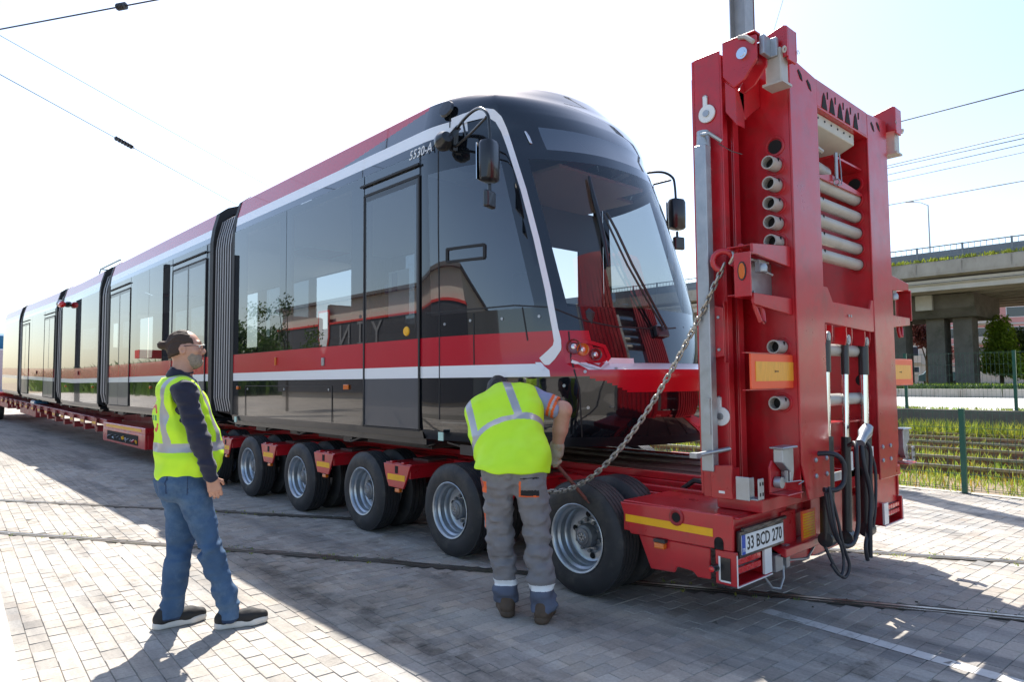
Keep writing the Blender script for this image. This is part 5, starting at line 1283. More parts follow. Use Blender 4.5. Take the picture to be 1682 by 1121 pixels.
    b = MB(); b.lathe([(.0,.11),(.04,.10),(.045,0),(.045,-.02)],(3.79,2.29,2.99),(0,0,1),14); b.tube([(3.75,2.28,3.06),(3.745,2.22,3.05),(3.80,2.17,3.0)], .012, 6); qb(mir(b), 'bar_top', 'galvanised', gb, smooth=45)
    b = MB(); b.tube([(3.80,2.19,2.99),(3.83,2.12,2.93),(3.85,2.06,2.90)], .003, 5); qb(mir(b), 'tether', 'steel_dark', gb)
    b = MB(); b.box(3.72, 3.7345, 2.25, 2.29, 1.18, 1.40); qb(mir(b), 'bar_plate', 'galvanised', gb)
    b = MB(); b.cyl((3.86,2.20,1.09),(3.64,2.30,1.06),.014,n=10); b.obox((3.63,2.30,1.06),(.05,.05,.03)); qb(mir(b), 'bar_bolt', 'galvanised', gb, smooth=40)
    b = MB(); b.prism([(2.19,1.66),(2.33,1.64),(2.33,1.93),(2.27,1.98),(2.19,1.96)], 0, 3.80, 3.815); b.prism([(2.19,1.62),(2.20,1.62),(2.20,2.0),(2.19,2.0)], 0, 3.815, 3.86); qb(mir(b), 'guide_plate', 'trailer_red', bev=.003)
    for (y, z) in ((2.27,1.70),(2.27,1.90),(2.22,1.9),(2.22,1.70)):
        b = MB().cyl((3.80,y,z),(3.79,y,z),.010,n=6); qb(mir(b), 'bolt', 'galvanised')
    # galvanised stop bracket and jack at the foot
    b = MB(); b.box(3.69, 3.70, 1.99, 2.075, .815, .95); b.box(3.70, 3.76, 1.935, 1.945, .825, .945); b.box(3.70, 3.78, 1.945, 2.07, .82, .83); b.box(3.70, 3.76, 1.995, 2.005, .83, .945); sb_ = qb(mir(b), 'stop_bracket', 'galvanised', bev=.003)
    for (x, z) in ((3.715,.855),(3.745,.855),(3.715,.915),(3.745,.915)):
        b = MB().box(x-.006, x+.006, 1.9335, 1.9348, z-.010, z+.010); qb(mir(b), 'bolt_hole', 'black_hole', sb_)
    b = MB(); b.prism([(3.93,1.10),(4.07,1.10),(4.07,.96),(4.05,.90),(4.02,.90),(4.02,.96),(3.93,1.02)], 1, 1.90, 1.96); b.box(3.91, 4.10, 1.885, 1.975, 1.10, 1.112); jk = qb(mir(b), 'jack_foot', 'galvanised', bev=.004)
    b = MB(); b.prism([(3.90,.84),(4.10,.84),(4.10,.93),(4.06,.97),(3.93,1.03),(3.90,.99)], 1, 1.965, 1.98); b.box(3.90, 4.10, 1.86, 1.98, .832, .84); qb(mir(b), 'jack_bracket', 'trailer_red', jk, bev=.003)
    b = MB(); b.cyl((3.955,1.96,.90),(3.955,1.92,.90),.034,n=18); b.box(3.985,3.998,1.905,1.92,.90,.97); b.tube([(3.99,1.91,.90),(4.08,1.87,.905),(4.11,1.86,.90),(4.06,1.87,.885)], .003, 5); qb(mir(b), 'jack_pin', 'galvanised', jk, smooth=40)
    # bolts at the foot of the flange
    for (x, z) in ((4.37,.90),(4.53,.90),(4.37,1.0),(4.53,1.0)):
        b = MB(); b.lathe([(.016,0),(.016,.006),(.010,.012),(0,.013)], (x,1.900,z), (0,-1,0), 8); qb(mir(b), 'bolt', 'galvanised')
# cross tubes with their collars
TZ = [2.886,2.753,2.626,2.505,2.383,1.717,1.366]
for k, z in enumerate(TZ):
    b = MB(); b.lathe([(.043,0),(.043,1.425),(.035,1.425),(.035,1.25)], (4.085+1.415,2.01,z), (-1,0,0), 22)
    b.mi(0); t = qb(b, 'cross_tube', 'tube_beige', smooth=35)
    b = MB(); b.cyl((4.13,2.01,z),(4.132,2.01,z),.035,n=18); qb(b, 'tube_bore', 'black_hole', t)
    b = MB(); b.torus((4.181,2.01,z),(1,0,0),.056,.007,22,6); qb(b, 'weld_collar', 'trailer_red', t, smooth=50); qb(MB().torus((5.475,2.01,z),(1,0,0),.056,.007,22,6), 'weld_collar', 'trailer_red', t, smooth=50)
    b = MB()
    for x in (4.14, 4.72, 4.80):
        b.obox((x,1.972,z+.02), (.012,.008,.022), Matrix.Rotation(.4, 3, 'Y'))
    qb(b, 'pin_slot', 'black_hole', t)
for z in (3.01,):
    b = MB(); b.cyl((4.181,2.01,z),(4.178,2.01,z),.045,n=18); qb(b, 'empty_bore', 'black_hole'); qb(MB().cyl((5.479,2.01,z),(5.476,2.01,z),.045,n=18), 'empty_bore', 'black_hole'); qb(MB().cyl((5.479,2.01,1.50),(5.476,2.01,1.50),.045,n=18), 'empty_bore', 'black_hole')
    b = MB(); b.torus((4.179,2.01,z),(1,0,0),.058,.008,22,6); qb(b, 'weld_collar', 'trailer_red', smooth=50); qb(MB().torus((5.48,2.01,z),(1,0,0),.058,.008,22,6), 'weld_collar', 'trailer_red', smooth=50)
# head beam with leaf shaped cut-outs
b = MB(); b.box(4.585, 5.475, 1.902, 1.917, 3.36, 3.545); b.box(4.585, 5.475, 1.90, 2.37, 3.345, 3.36); b.box(4.196, 5.864, 2.1, 2.37, 3.50, 3.565); hbm = qb(b, 'head_beam', 'trailer_red', bev=.003)
for k, x in enumerate((4.70,4.83,4.97,5.10,5.25)):
    b = MB(); b.prism([(x-.045,3.365),(x+.045,3.365),(x+.02,3.45),(x,3.48),(x-.02,3.45)], 1, 1.8985, 1.9015); qb(b, 'cut_out', 'black_hole', hbm)
    b = MB(); b.prism([(x+.055,3.45),(x+.065,3.45),(x+.065,3.50),(x+.055,3.50)], 1, 1.8985, 1.9015); qb(b, 'cut_out', 'black_hole', hbm)
for x, z in ((4.33,3.49),(4.46,3.46),(5.58,3.46),(5.7,3.49)):
    b = MB(); b.prism([(x-.035,z+.02),(x-.02,z+.035),(x+.02,z+.01),(x+.035,z-.03),(x,z-.02)], 1, 1.897, 1.8995); qb(b, 'cut_out', 'black_hole')
b = MB(); b.prism([(1.94,3.345),(2.36,3.345),(2.36,3.08),(1.94,3.26)], 0, 4.60, 5.31); wbx = qb(b, 'ballast_box', 'box_cream', bev=.004)
for k in range(6):
    b = MB().cyl((4.68+.11*k,1.94,3.31),(4.68+.11*k,1.934,3.31),.008,n=8); qb(b, 'bolt', 'steel_dark', wbx)
b = MB(); b.cyl((4.585,2.05,3.03),(5.0,2.05,3.0),.06,n=18); b.tube([(4.62,2.0,3.08),(4.7,1.97,3.12),(4.78,1.96,3.10)], .016, 6); qb(b, 'winch_drum', 'tube_beige', smooth=40)
b = MB(); b.prism([(4.9,2.96),(5.47,2.92),(5.47,2.90),(4.62,2.90)], 1, 1.95, 2.2); b.box(4.95, 5.47, 1.95, 2.2, 3.10, 3.115); qb(b, 'winch_shelf', 'trailer_red')
b = MB(); b.cyl((4.94,1.93,3.12),(4.94,1.93,2.93),.012,n=8); b.torus((4.94,1.93,2.91),(1,0,.2),.02,.006,12,5); b.tube([(5.0,1.93,3.13),(5.02,1.93,3.0),(5.0,1.92,2.90),(4.93,1.92,2.88)], .004, 5); qb(b, 'winch_hook', 'galvanised', smooth=40)
# perforated stay and lower cross parts
b = MB(); b.box(4.70, 4.86, 2.20, 2.21, 1.0, 2.75); stay = qb(b, 'perforated_stay', 'galvanised')
for k in range(11):
    for x in (4.735, 4.81):
        b = MB(); b.box(x-.008, x+.008, 2.197, 2.1995, 1.12+.15*k, 1.17+.15*k); qb(b, 'slot', 'black_hole', stay)
b = MB(); b.prism([(4.585,1.885),(4.64,1.89),(5.43,1.86),(5.475,1.86),(5.475,2.10),(5.435,2.10),(5.40,2.03),(4.74,2.035),(4.66,2.13),(4.585,2.13)], 1, 1.905, 1.92); cp = qb(b, 'cross_plate', 'trailer_red', bev=.003)
for x in (4.65, 4.75, 4.99, 5.09, 5.33, 5.43):
    b = MB(); b.prism([(1.921,1.88),(2.0,1.88),(2.0,1.76),(1.93,1.75),(1.921,1.80)], 0, x-.007, x+.007); qb(b, 'cylinder_lug', 'trailer_red', cp)
b = MB(); b.cyl((4.99,1.9,1.955),(4.99,1.897,1.955),.010,n=8); b.cyl((5.03,1.9,1.955),(5.03,1.897,1.955),.010,n=8); qb(b, 'bolt', 'galvanised', cp)
b = MB(); b.box(4.585, 5.475, 2.05, 2.07, 1.02, 1.20); b.box(4.585, 5.475, 1.97, 2.07, 1.20, 1.212); b.box(4.585, 5.475, 1.97, 2.07, 1.008, 1.02); qb(b, 'lower_beam', 'trailer_red')
b = MB(); b.box(4.585, 5.475, 2.2, 2.215, .78, 1.0); qb(b, 'backing_plate', 'trailer_red')
b = MB(); b.box(4.585, 5.475, 2.0, 2.012, .80, .86); qb(b, 'white_plate', 'tram_white')
# hydraulic cylinders
for i, (xt, zt, xb_, zb, rr) in enumerate(((4.70,1.80,4.62,.46,.040),(5.04,1.79,4.94,.42,.028),(5.38,1.785,5.30,.42,.037))):
    top = Vector((xt,1.955,zt)); bot = Vector((xb_,1.945,zb)); d = bot-top
    zf = .50 if i != 2 else .49
    b = MB(); b.cyl(top+d*zf, bot, rr*1.15, n=20); hc = qb(b, 'hydraulic_cylinder', 'cyl_black', smooth=40)
    b = MB(); b.cyl(top+d*.16, top+d*zf, rr*.78, n=16); qb(b, 'piston_rod', 'chrome_rod', hc, smooth=40)
    b = MB(); b.cyl(top+d*.02, top+d*.18, rr*.98, n=16); qb(b, 'rod_boot', 'cyl_black', hc, smooth=40)
    b = MB(); b.lathe([(.012,-.03),(.036,-.03),(.036,.03),(.012,.03)], top, (0,1,0), 18); b.lathe([(.0,.032),(.022,.034),(.022,-.034),(0,-.034)], top, (0,1,0), 14); qb(b, 'rod_eye', 'galvanised', hc, smooth=40)
    b = MB(); b.lathe([(.0,-.045),(.05,-.04),(.05,.04),(0,.045)], bot, (1,0,0), 18); qb(b, 'base_eye', 'cyl_black', hc, smooth=40)
    if i: 
        p = top+d*(zf+.12); b = MB(); b.obox(p+Vector((.012,-rr*1.17,0)), (.035,.002,.13)); qb(b, 'label_plate', 'plate_white', hc)
# hoses
def hose(pts, r, n=7):
    P = [Vector(p) for p in pts]; out = []
    for i in range(len(P)-1):
        p0, p1, p2, p3 = P[max(i-1,0)], P[i], P[i+1], P[min(i+2, len(P)-1)]
        for k in range(n):
            t = k/n; out.append(.5*((2*p1)+(p2-p0)*t+(2*p0-5*p1+4*p2-p3)*t*t+(3*p1-p0-3*p2+p3)*t**3))
    out.append(P[-1]); b = MB(); b.tube([v+Vector((-.20, .02, .05+.10*max(0, .6-v.z))) for v in out], r*.66, 8); return qb(b, 'hydraulic_hose', 'hose_black', smooth=60)
hose([(4.60,1.93,.98),(4.64,1.80,.99),(4.70,1.76,.93),(4.70,1.76,.82),(4.64,1.78,.77),(4.56,1.83,.77)], .024)
hose([(4.95,1.82,1.02),(4.90,1.76,1.04),(4.86,1.74,.95),(4.86,1.74,.70),(4.84,1.74,.50),(4.74,1.74,.40),(4.62,1.76,.42),(4.55,1.78,.55),(4.52,1.80,.76)], .022)
hose([(4.57,1.80,.78),(4.60,1.77,.6),(4.62,1.75,.42),(4.66,1.73,.27),(4.60,1.74,.20),(4.52,1.76,.28),(4.48,1.8,.42)], .016)
hose([(5.06,1.76,1.05),(5.10,1.74,.98),(5.08,1.74,.8),(5.10,1.74,.62),(5.04,1.74,.5),(4.96,1.74,.35),(4.98,1.74,.24)], .020)
hose([(5.0,1.76,1.05),(4.98,1.74,.9),(5.02,1.72,.7),(4.99,1.72,.5),(5.0,1.73,.26)], .024)
hose([(4.52,1.78,.80),(4.50,1.74,.55),(4.55,1.72,.35),(4.5,1.72,.24),(4.44,1.75,.32)], .014)
hose([(5.16,1.78,1.0),(5.2,1.75,.85),(5.15,1.74,.6),(5.12,1.75,.45)], .016)
b = MB(); b.lathe([(0,.07),(.035,.06),(.045,0),(.03,-.05),(.03,-.11),(0,-.11)], (4.86,1.775,1.15), (.5,0,.35), 14); b.cyl((4.91,1.78,1.18),(5.10,1.82,1.17),.014,n=10); qb(b, 'hose_manifold', 'galvanised', smooth=40)
# chain hook on the near side beam
hk = MB(); hk.tube([(3.82,2.12,2.27),(3.78,2.06,2.30),(3.75,2.03,2.31)], .020, 8); hk.torus((3.76,2.155,2.24),(1,.6,0),.060,.020,18,8,a0=-1.2,a1=3.8); hk.bar((3.86,2.0,2.31),(3.76,2.10,2.26),.035); qb(hk, 'chain_hook', 'trailer_red', smooth=50)

# ---- chain
chain = empty('lashing_chain', (3.52, 3.40, .745), 0, 'slack steel lashing chain hanging from the ramp hook to the trailer bed', 'chain')
CA, CB = Vector((3.745, 2.15, 2.20)), Vector((3.50, 3.42, .735))
SAG = .32
cp_ = []
for i in range(401):
    t = i/400; p = CA.lerp(CB, t); p.z -= SAG*4*t*(1-t)*(1+.35*(t-.5)); cp_.append(p)
def link_mesh():
    b = MB(); L, Wd, r = .0280, .0122, .0070; pts = []
    for k in range(24):
        a = 2*math.pi*k/24; c, s = math.cos(a), math.sin(a)
        pts.append(Vector((Wd*c, 0, (L-Wd)*(1 if s > 0 else -1 if s < 0 else 0)*(1 if abs(s) > 1e-6 else 0) + Wd*s)))
    n = len(pts); vs = []
    for i in range(n):
        d = (pts[(i+1) % n]-pts[i-1]).normalized(); u = Vector((0, 1, 0)); w = d.cross(u)
        for q in range(6):
            a = 2*math.pi*q/6; vs.append(pts[i]+(u*math.cos(a)+w*math.sin(a))*r)
    b.add(vs, [(i*6+q, ((i+1) % n)*6+q, ((i+1) % n)*6+(q+1) % 6, i*6+(q+1) % 6) for i in range(n) for q in range(6)])
    return b
lk = link_mesh().build('link', 'chain_steel', chain, smooth=60)
acc = 0; last = cp_[0]; pos = []; step = .0405
for p in cp_:
    acc += (p-last).length; last = p
    if acc >= step*len(pos): pos.append(p)
for i, p in enumerate(pos):
    o = lk if i == 0 else lk.copy()
    if i: COL.objects.link(o); o.parent = chain
    d = (pos[min(i+1, len(pos)-1)]-pos[max(i-1, 0)]).normalized()
    q = d.to_track_quat('Z', 'Y'); roll = (i % 2)*math.pi/2 + random.uniform(-.2, .2)
    o.rotation_mode = 'QUATERNION'; o.rotation_quaternion = q @ Vector((0,0,1)).rotation_difference(Vector((0,0,1))) @ __import__('mathutils').Quaternion((0,0,1), roll)
    o.location = p-chain.location
# short loose end in the hook
b = MB(); b.tube([(3.72-3.52, 2.07-3.40, 2.28-.745),(3.70-3.52, 2.05-3.40, 2.25-.745),(3.72-3.52, 2.09-3.40, 2.21-.745)], .010, 6); b.build('shortening_claw', 'chain_steel', chain, smooth=60)

# ---- tractor unit at the far end
tk = empty('tractor_unit', (XC-.15, 41.0, .3), 0, 'blue and white lorry cab at the far end of the trailer', 'lorry')
b = MB(); b.prism([(0,.5),(0,3.6),(.4,3.75),(2.1,3.75),(2.5,2.2),(2.55,.5)], 0, -1.25, 1.25); b.build('cab', 'truck_blue', tk, bev=.05, seg=2)
b = MB(); b.box(-1.27, 1.27, -1.0, 0, .6, 2.9); b.build('sleeper', 'van_white', tk, bev=.05, seg=2)
b = MB(); b.box(-1.28, 1.28, -4.8, 2.5, .35, .9); b.build('chassis', 'truck_red', tk, bev=.02)
for y in (1.5, -2.5, -3.8):
    for x in (-1.2, .85):
        b = MB(); b.lathe([(.1,0),(.28,.02),(.3,.05),(.5,.03),(.52,.1),(.52,.28),(.5,.33),(.3,.3)], (x, y, .22), (1,0,0), 24); b.build('wheel', 'tyre', tk, smooth=40)
b = MB(); b.box(-1.262, -1.254, .5, 1.7, 2.2, 3.1); b.build('side_window', 'window_far', tk)
b = MB(); b.box(-1.282, -1.275, -.95, -.05, 1.6, 1.75); b.build('stripe', 'tape_yellow', tk)
# ---- parked van beyond the flyover
vn = empty('parked_van', (90.0, 24.2, .6), math.radians(20), 'teal and white van parked beyond the flyover pillars', 'van')
b = MB(); b.prism([(-2.3,.4),(-2.3,1.9),(-1.9,2.1),(1.2,2.1),(1.9,1.25),(2.4,1.1),(2.4,.4)], 0, -.9, .9); b.build('body', 'van_teal', vn, bev=.06, seg=2)
b = MB(); b.prism([(.9,1.3),(.9,1.9),(1.2,1.9),(1.7,1.3)], 0, -.905, .905); b.build('window', 'window_far', vn)
b = MB(); b.box(-.91, .91, -2.25, .7, 1.45, 2.0); b.build('side_panel', 'van_white', vn)
for y in (-1.4, 1.5):
    for x in (-.85, .65): MB().lathe([(.0,0),(.2,.0),(.22,.03),(.33,.03),(.33,.2),(0,.2)], (x, y, .33), (1,0,0), 18).build('wheel', 'tyre', vn, smooth=40)
# ================================================================== PEOPLE
_LAT = np.random.default_rng(5).random((32, 32, 32)).astype(np.float32)
def vnoise(P, scale, off=0.0):
    q = P*scale+off; i = np.floor(q).astype(int); f = q-i; f = f*f*(3-2*f); r = 0
    for dx in (0, 1):
        for dy in (0, 1):
            for dz in (0, 1):
                w = (f[:,0] if dx else 1-f[:,0])*(f[:,1] if dy else 1-f[:,1])*(f[:,2] if dz else 1-f[:,2])
                r = r + w*_LAT[(i[:,0]+dx) % 32, (i[:,1]+dy) % 32, (i[:,2]+dz) % 32]
    return r-.5
class SDF:
    def __init__(s, lo, hi, h):
        s.lo, s.h = np.array(lo, float), h; s.n = np.ceil((np.array(hi)-s.lo)/h).astype(int)+1
        s.F = np.full(s.n, 0.5, np.float32)
    def reg(s, lo, hi):
        a = np.clip(np.floor((np.array(lo)-s.lo)/s.h).astype(int), 0, s.n); b = np.clip(np.ceil((np.array(hi)-s.lo)/s.h).astype(int)+1, 0, s.n)
        sl = tuple(slice(a[k], b[k]) for k in range(3))
        ax = [s.lo[k]+np.arange(a[k], b[k])*s.h for k in range(3)]
        return sl, ax[0][:,None,None], ax[1][None,:,None], ax[2][None,None,:]
    def smin(s, sl, d, k):
        a = s.F[sl]
        if a.size == 0: return
        if k <= 0: s.F[sl] = np.minimum(a, d); return
        t = np.clip(.5+.5*(a-d)/k, 0, 1); s.F[sl] = a*(1-t)+d*t-k*t*(1-t)
    def smax(s, sl, d, k=0):
        a = s.F[sl]
        if a.size == 0: return
        if k <= 0: s.F[sl] = np.maximum(a, d); return
        t = np.clip(.5-.5*(a-d)/k, 0, 1); s.F[sl] = a*(1-t)+d*t+k*t*(1-t)
    def capd(s, X, Y, Z, a, b, ra, rb, fl=1.0):
        a = np.array(a, float); b = np.array(b, float); d = b-a; L = d @ d
        t = np.clip(((X-a[0])*d[0]+(Y-a[1])*d[1]+(Z-a[2])*d[2])/max(L, 1e-9), 0, 1)
        return np.sqrt((X-a[0]-t*d[0])**2+(Y-a[1]-t*d[1])**2+(Z-a[2]-t*d[2])**2)-(ra+(rb-ra)*t)
    def cap(s, a, b, ra, rb=None, k=.03):
        rb = ra if rb is None else rb; m = max(ra, rb)+.07
        sl, X, Y, Z = s.reg(np.minimum(a, b)-m, np.maximum(a, b)+m); s.smin(sl, s.capd(X, Y, Z, a, b, ra, rb), k); return s
    def sub(s, a, b, ra, rb=None, k=.01):
        rb = ra if rb is None else rb; m = max(ra, rb)+.05
        sl, X, Y, Z = s.reg(np.minimum(a, b)-m, np.maximum(a, b)+m); s.smax(sl, -s.capd(X, Y, Z, a, b, ra, rb), k); return s
    def ell(s, c, r, k=.03, R=None):
        m = max(r)+.06; sl, X, Y, Z = s.reg(np.array(c)-m, np.array(c)+m); x, y, z = X-c[0], Y-c[1], Z-c[2]
        if R is not None:
            x, y, z = (R[0][0]*x+R[1][0]*y+R[2][0]*z, R[0][1]*x+R[1][1]*y+R[2][1]*z, R[0][2]*x+R[1][2]*y+R[2][2]*z)
        k0 = np.sqrt((x/r[0])**2+(y/r[1])**2+(z/r[2])**2); k1 = np.sqrt((x/r[0]**2)**2+(y/r[1]**2)**2+(z/r[2]**2)**2)+1e-9
        s.smin(sl, k0*(k0-1)/k1, k); return s
    def stack(s, rows, grow=0.0, k=.03, margin=.08):
        rows = np.array(rows); z0, z1 = rows[0,0], rows[-1,0]
        sl, X, Y, Z = s.reg((rows[:,1].min()-rows[:,3].max()-margin, rows[:,2].min()-rows[:,4].max()-margin, z0-.05), (rows[:,1].max()+rows[:,3].max()+margin, rows[:,2].max()+rows[:,4].max()+margin, z1+.05))
        zc = np.clip(Z, z0, z1); I = lambda c: np.interp(zc.ravel(), rows[:,0], rows[:,c]).reshape(zc.shape)
        cx, cy, a, b = I(1), I(2), I(3)+grow, I(4)+grow
        p = 2.3
        d = ((np.abs((X-cx)/a)**p+np.abs((Y-cy)/b)**p)**(1/p)-1)*np.minimum(a, b)
        d = np.maximum(d, np.maximum(z0-Z, Z-z1)); s.smin(sl, d, k); return s
    def cut(s, pt, nrm, k=0.0):
        n = np.array(nrm, float); n /= np.linalg.norm(n); sl, X, Y, Z = s.reg(s.lo, s.lo+s.n*s.h)
        s.smax(sl, (X-pt[0])*n[0]+(Y-pt[1])*n[1]+(Z-pt[2])*n[2], k); return s
    def crease(s, amp, scale, zr=None, off=0.0, stretch=(1, 1, 1)):
        return s.wrinkle(amp, scale, zr, off, stretch, True)
    def wrinkle(s, amp, scale, zr=None, off=0.0, stretch=(1, 1, 1), ridge=False):
        idx = np.argwhere(np.abs(s.F) < .03); P = s.lo+idx*s.h
        w = vnoise(P*np.array(stretch), scale, off)*2; w = (np.clip(np.abs(w)*2.2, 0, 1)-.6)*amp if ridge else w*amp
        if zr is not None:
            w = w*np.interp(P[:,2], zr[0], zr[1])
        s.F[idx[:,0], idx[:,1], idx[:,2]] += w; return s
    def mesh(s, name, mats, parent, classify=None, smooth_it=2):
        F = s.F; ins = F < 0; nx, ny, nz = F.shape
        c8 = [(0,0,0),(1,0,0),(0,1,0),(1,1,0),(0,0,1),(1,0,1),(0,1,1),(1,1,1)]
        S = sum(ins[dx:nx-1+dx, dy:ny-1+dy, dz:nz-1+dz].astype(np.int8) for dx, dy, dz in c8)
        act = (S > 0) & (S < 8); idx = np.argwhere(act); vid = np.full(act.shape, -1, np.int64); vid[act] = np.arange(len(idx))
        vals = np.stack([F[idx[:,0]+dx, idx[:,1]+dy, idx[:,2]+dz] for dx, dy, dz in c8], 1)
        acc = np.zeros((len(idx), 3)); cnt = np.zeros(len(idx))
        for a, b in ((0,1),(2,3),(4,5),(6,7),(0,2),(1,3),(4,6),(5,7),(0,4),(1,5),(2,6),(3,7)):
            va, vb = vals[:,a], vals[:,b]; m = (va < 0) != (vb < 0); t = np.where(m, va/(va-vb+1e-12), 0)
            pa, pb = np.array(c8[a]), np.array(c8[b]); p = pa+(pb-pa)*t[:,None]; acc[m] += p[m]; cnt[m] += 1
        V = s.lo+(idx+acc/cnt[:,None])*s.h
        quads = []
        for ax in range(3):
            o = [0, 0, 0]; o[ax] = 1
            A = ins[:nx-o[0], :ny-o[1], :nz-o[2]]; B = ins[o[0]:, o[1]:, o[2]:]; E = np.argwhere(A != B)
            u, v = [k for k in range(3) if k != ax]
            ok = (E[:,u] > 0) & (E[:,v] > 0) & (E[:,u] < s.n[u]-1) & (E[:,v] < s.n[v]-1); E = E[ok]; fl = A[E[:,0], E[:,1], E[:,2]]
            def g(du, dv): Q = E.copy(); Q[:,u] -= du; Q[:,v] -= dv; return vid[Q[:,0], Q[:,1], Q[:,2]]
            q = np.stack([g(0,0), g(1,0), g(1,1), g(0,1)], 1)
            if ax == 1: fl = ~fl
            q[~fl] = q[~fl][:, ::-1]; quads.append(q)
        Q = np.concatenate(quads); Q = Q[(Q >= 0).all(1)]
        for it in range(smooth_it):       # light Laplacian smoothing
            acc = np.zeros_like(V); cn = np.zeros(len(V))
            for a, b in ((0,1),(1,2),(2,3),(3,0)):
                np.add.at(acc, Q[:,a], V[Q[:,b]]); np.add.at(cn, Q[:,a], 1); np.add.at(acc, Q[:,b], V[Q[:,a]]); np.add.at(cn, Q[:,b], 1)
            V = V*.5+.5*acc/np.maximum(cn, 1)[:,None]
        me = bpy.data.meshes.new(name); me.vertices.add(len(V)); me.vertices.foreach_set('co', V.astype(np.float32).ravel())
        me.loops.add(len(Q)*4); me.loops.foreach_set('vertex_index', Q.astype(np.int32).ravel()); me.polygons.add(len(Q)); me.polygons.foreach_set('loop_start', np.arange(0, len(Q)*4, 4, dtype=np.int32))
        me.polygons.foreach_set('use_smooth', np.ones(len(Q), bool))
        if not isinstance(mats, (list, tuple)): mats = [mats]
        for m in mats: me.materials.append(MATS[m])
        if classify is not None: me.polygons.foreach_set('material_index', np.asarray(classify(V[Q].mean(1)), np.int32))
        me.update(calc_edges=True); me.validate()
        return link(bpy.data.objects.new(name, me), parent)
def hand(S, wrist, d, w, palm, r=.0088, curl=.5, scale=1.0, k=.006, thumb=True):
    """palm and five fingers; d = along the hand, w = across towards the thumb, palm = direction the palm faces"""
    W, d, w, pl = (np.array(v, float) for v in (wrist, d, w, palm)); d /= np.linalg.norm(d); w -= d*(w @ d); w /= np.linalg.norm(w); pl = pl-d*(pl @ d)-w*(pl @ w); pl /= np.linalg.norm(pl)
    spec = [(.031,.088,(.040,.026,.021)), (.010,.092,(.046,.029,.022)), (-.011,.089,(.042,.027,.021)), (-.030,.080,(.032,.021,.018))]
    for o, kl, segs in spec:
        K = W+d*kl*scale+w*o*scale; S.cap(W+d*.012*scale+w*o*.55*scale, K, .0150*scale, .0115*scale, .014)
        p = K; a = curl*.45
        for i, L in enumerate(segs):
            dd = d*math.cos(a)+pl*math.sin(a); q = p+dd*L*scale; S.cap(p, q, r*(1.08-.08*i)*scale, r*(1.0-.08*i)*scale, k); p = q; a += curl*.8
    if thumb:
        p = W+d*.028*scale+w*.026*scale; dd = d*.62+w*.66+pl*.35; dd /= np.linalg.norm(dd); q = p+dd*.042*scale; S.cap(W+d*.015*scale+w*.012*scale, p, .0165*scale, .014*scale, .014); S.cap(p, q, .0125*scale, .0105*scale, k)
        d2 = d*.9+w*.15+pl*.5; d2 /= np.linalg.norm(d2); q2 = q+d2*.032*scale; S.cap(q, q2, .0102*scale, .0085*scale, k)
def head(S, c, yaw=0.0, tilt=0.0, sc=1.0):
    """c = skull centre; the face looks along +y turned by yaw"""
    R = Matrix.Rotation(yaw, 3, 'Z') @ Matrix.Rotation(tilt, 3, 'X'); Rn = [list(r) for r in R]
    T = lambda p: np.array(R @ Vector(p)*sc)+np.array(c)
    e = lambda p, r, k=.02: S.ell(T(p), tuple(q*sc for q in r), k, Rn)
    e((0,-.008,.012), (.077,.099,.100)); e((0,.030,-.035), (.064,.066,.072), .03); e((0,.052,-.088), (.044,.040,.036), .03)
    S.cap(T((0,.086,.012)), T((0,.109,-.026)), .0095*sc, .0140*sc, .012); S.cap(T((-.012,.104,-.034)), T((.012,.104,-.034)), .0085*sc, k=.008)
    S.cap(T((-.040,.080,.030)), T((.040,.080,.030)), .011*sc, k=.018)
    e((-.045,.066,-.022), (.022,.018,.020), .02); e((.045,.066,-.022), (.022,.018,.020), .02)
    S.cap(T((-.020,.090,-.062)), T((.020,.090,-.062)), .0085*sc, k=.010); S.cap(T((-.018,.088,-.076)), T((.018,.088,-.076)), .0085*sc, k=.010)
    for sg in (-1, 1):
        S.sub(T((sg*.031,.105,.008)), T((sg*.034,.103,.008)), .0155*sc, k=.014)
        e((sg*.079,-.010,-.012), (.011,.022,.032), .008)
        S.sub(T((sg*.094,-.006,-.010)), T((sg*.090,-.006,-.016)), .011*sc, k=.006)
    return T
def foot_sole(S, ank, ang, L=.30, w=.05, zs=.0, h=.03, hb=.0):
    c, s = math.cos(ang), math.sin(ang); P = lambda f, l, z: np.array((ank[0]+s*f+c*l, ank[1]+c*f-s*l, z))
    return P

# ---------------------------------------------------------------- bystander
az = CAM_YAW+math.radians(57)
man = empty('person', (1.565-.155*math.sin(az), 4.53-.155*math.cos(az), 0), -az, 'bearded man with hair bun in hi-vis vest and jeans watching with his arm down', 'person')
TOR = [(.90,0,.005,.172,.140),(1.02,0,.030,.176,.160),(1.12,0,.035,.180,.168),(1.25,0,.012,.184,.152),(1.36,0,-.012,.188,.138),(1.45,0,-.025,.178,.122),(1.51,0,-.028,.150,.100),(1.56,0,-.022,.085,.078)]
rs, re, rw = (.205,-.030,1.475), (.262,.045,1.190), (.232,.120,.955)
ls, le, lw_ = (-.205,-.035,1.475), (-.262,-.050,1.185), (-.225,.100,.965)
rh, rk, ra = (.095,.005,.93), (.112,.150,.51), (.115,.270,.09)
lh, lk_, la_ = (-.095,-.015,.93), (-.108,.005,.50), (-.112,-.050,.09)
HC = (.0,-.005,1.742)
S = SDF((-.36,-.30,.02), (.36,.46,1.93), .0052)
S.stack([(z, cx, cy, a-.035, b_-.035) for z, cx, cy, a, b_ in TOR]); S.cap((0,-.028,1.50), (0,-.012,1.66), .064, .058, .03)
for a, e, w in ((rs,re,rw),(ls,le,lw_)): S.cap(a, e, .045, .038); S.cap(e, w, .036, .026)
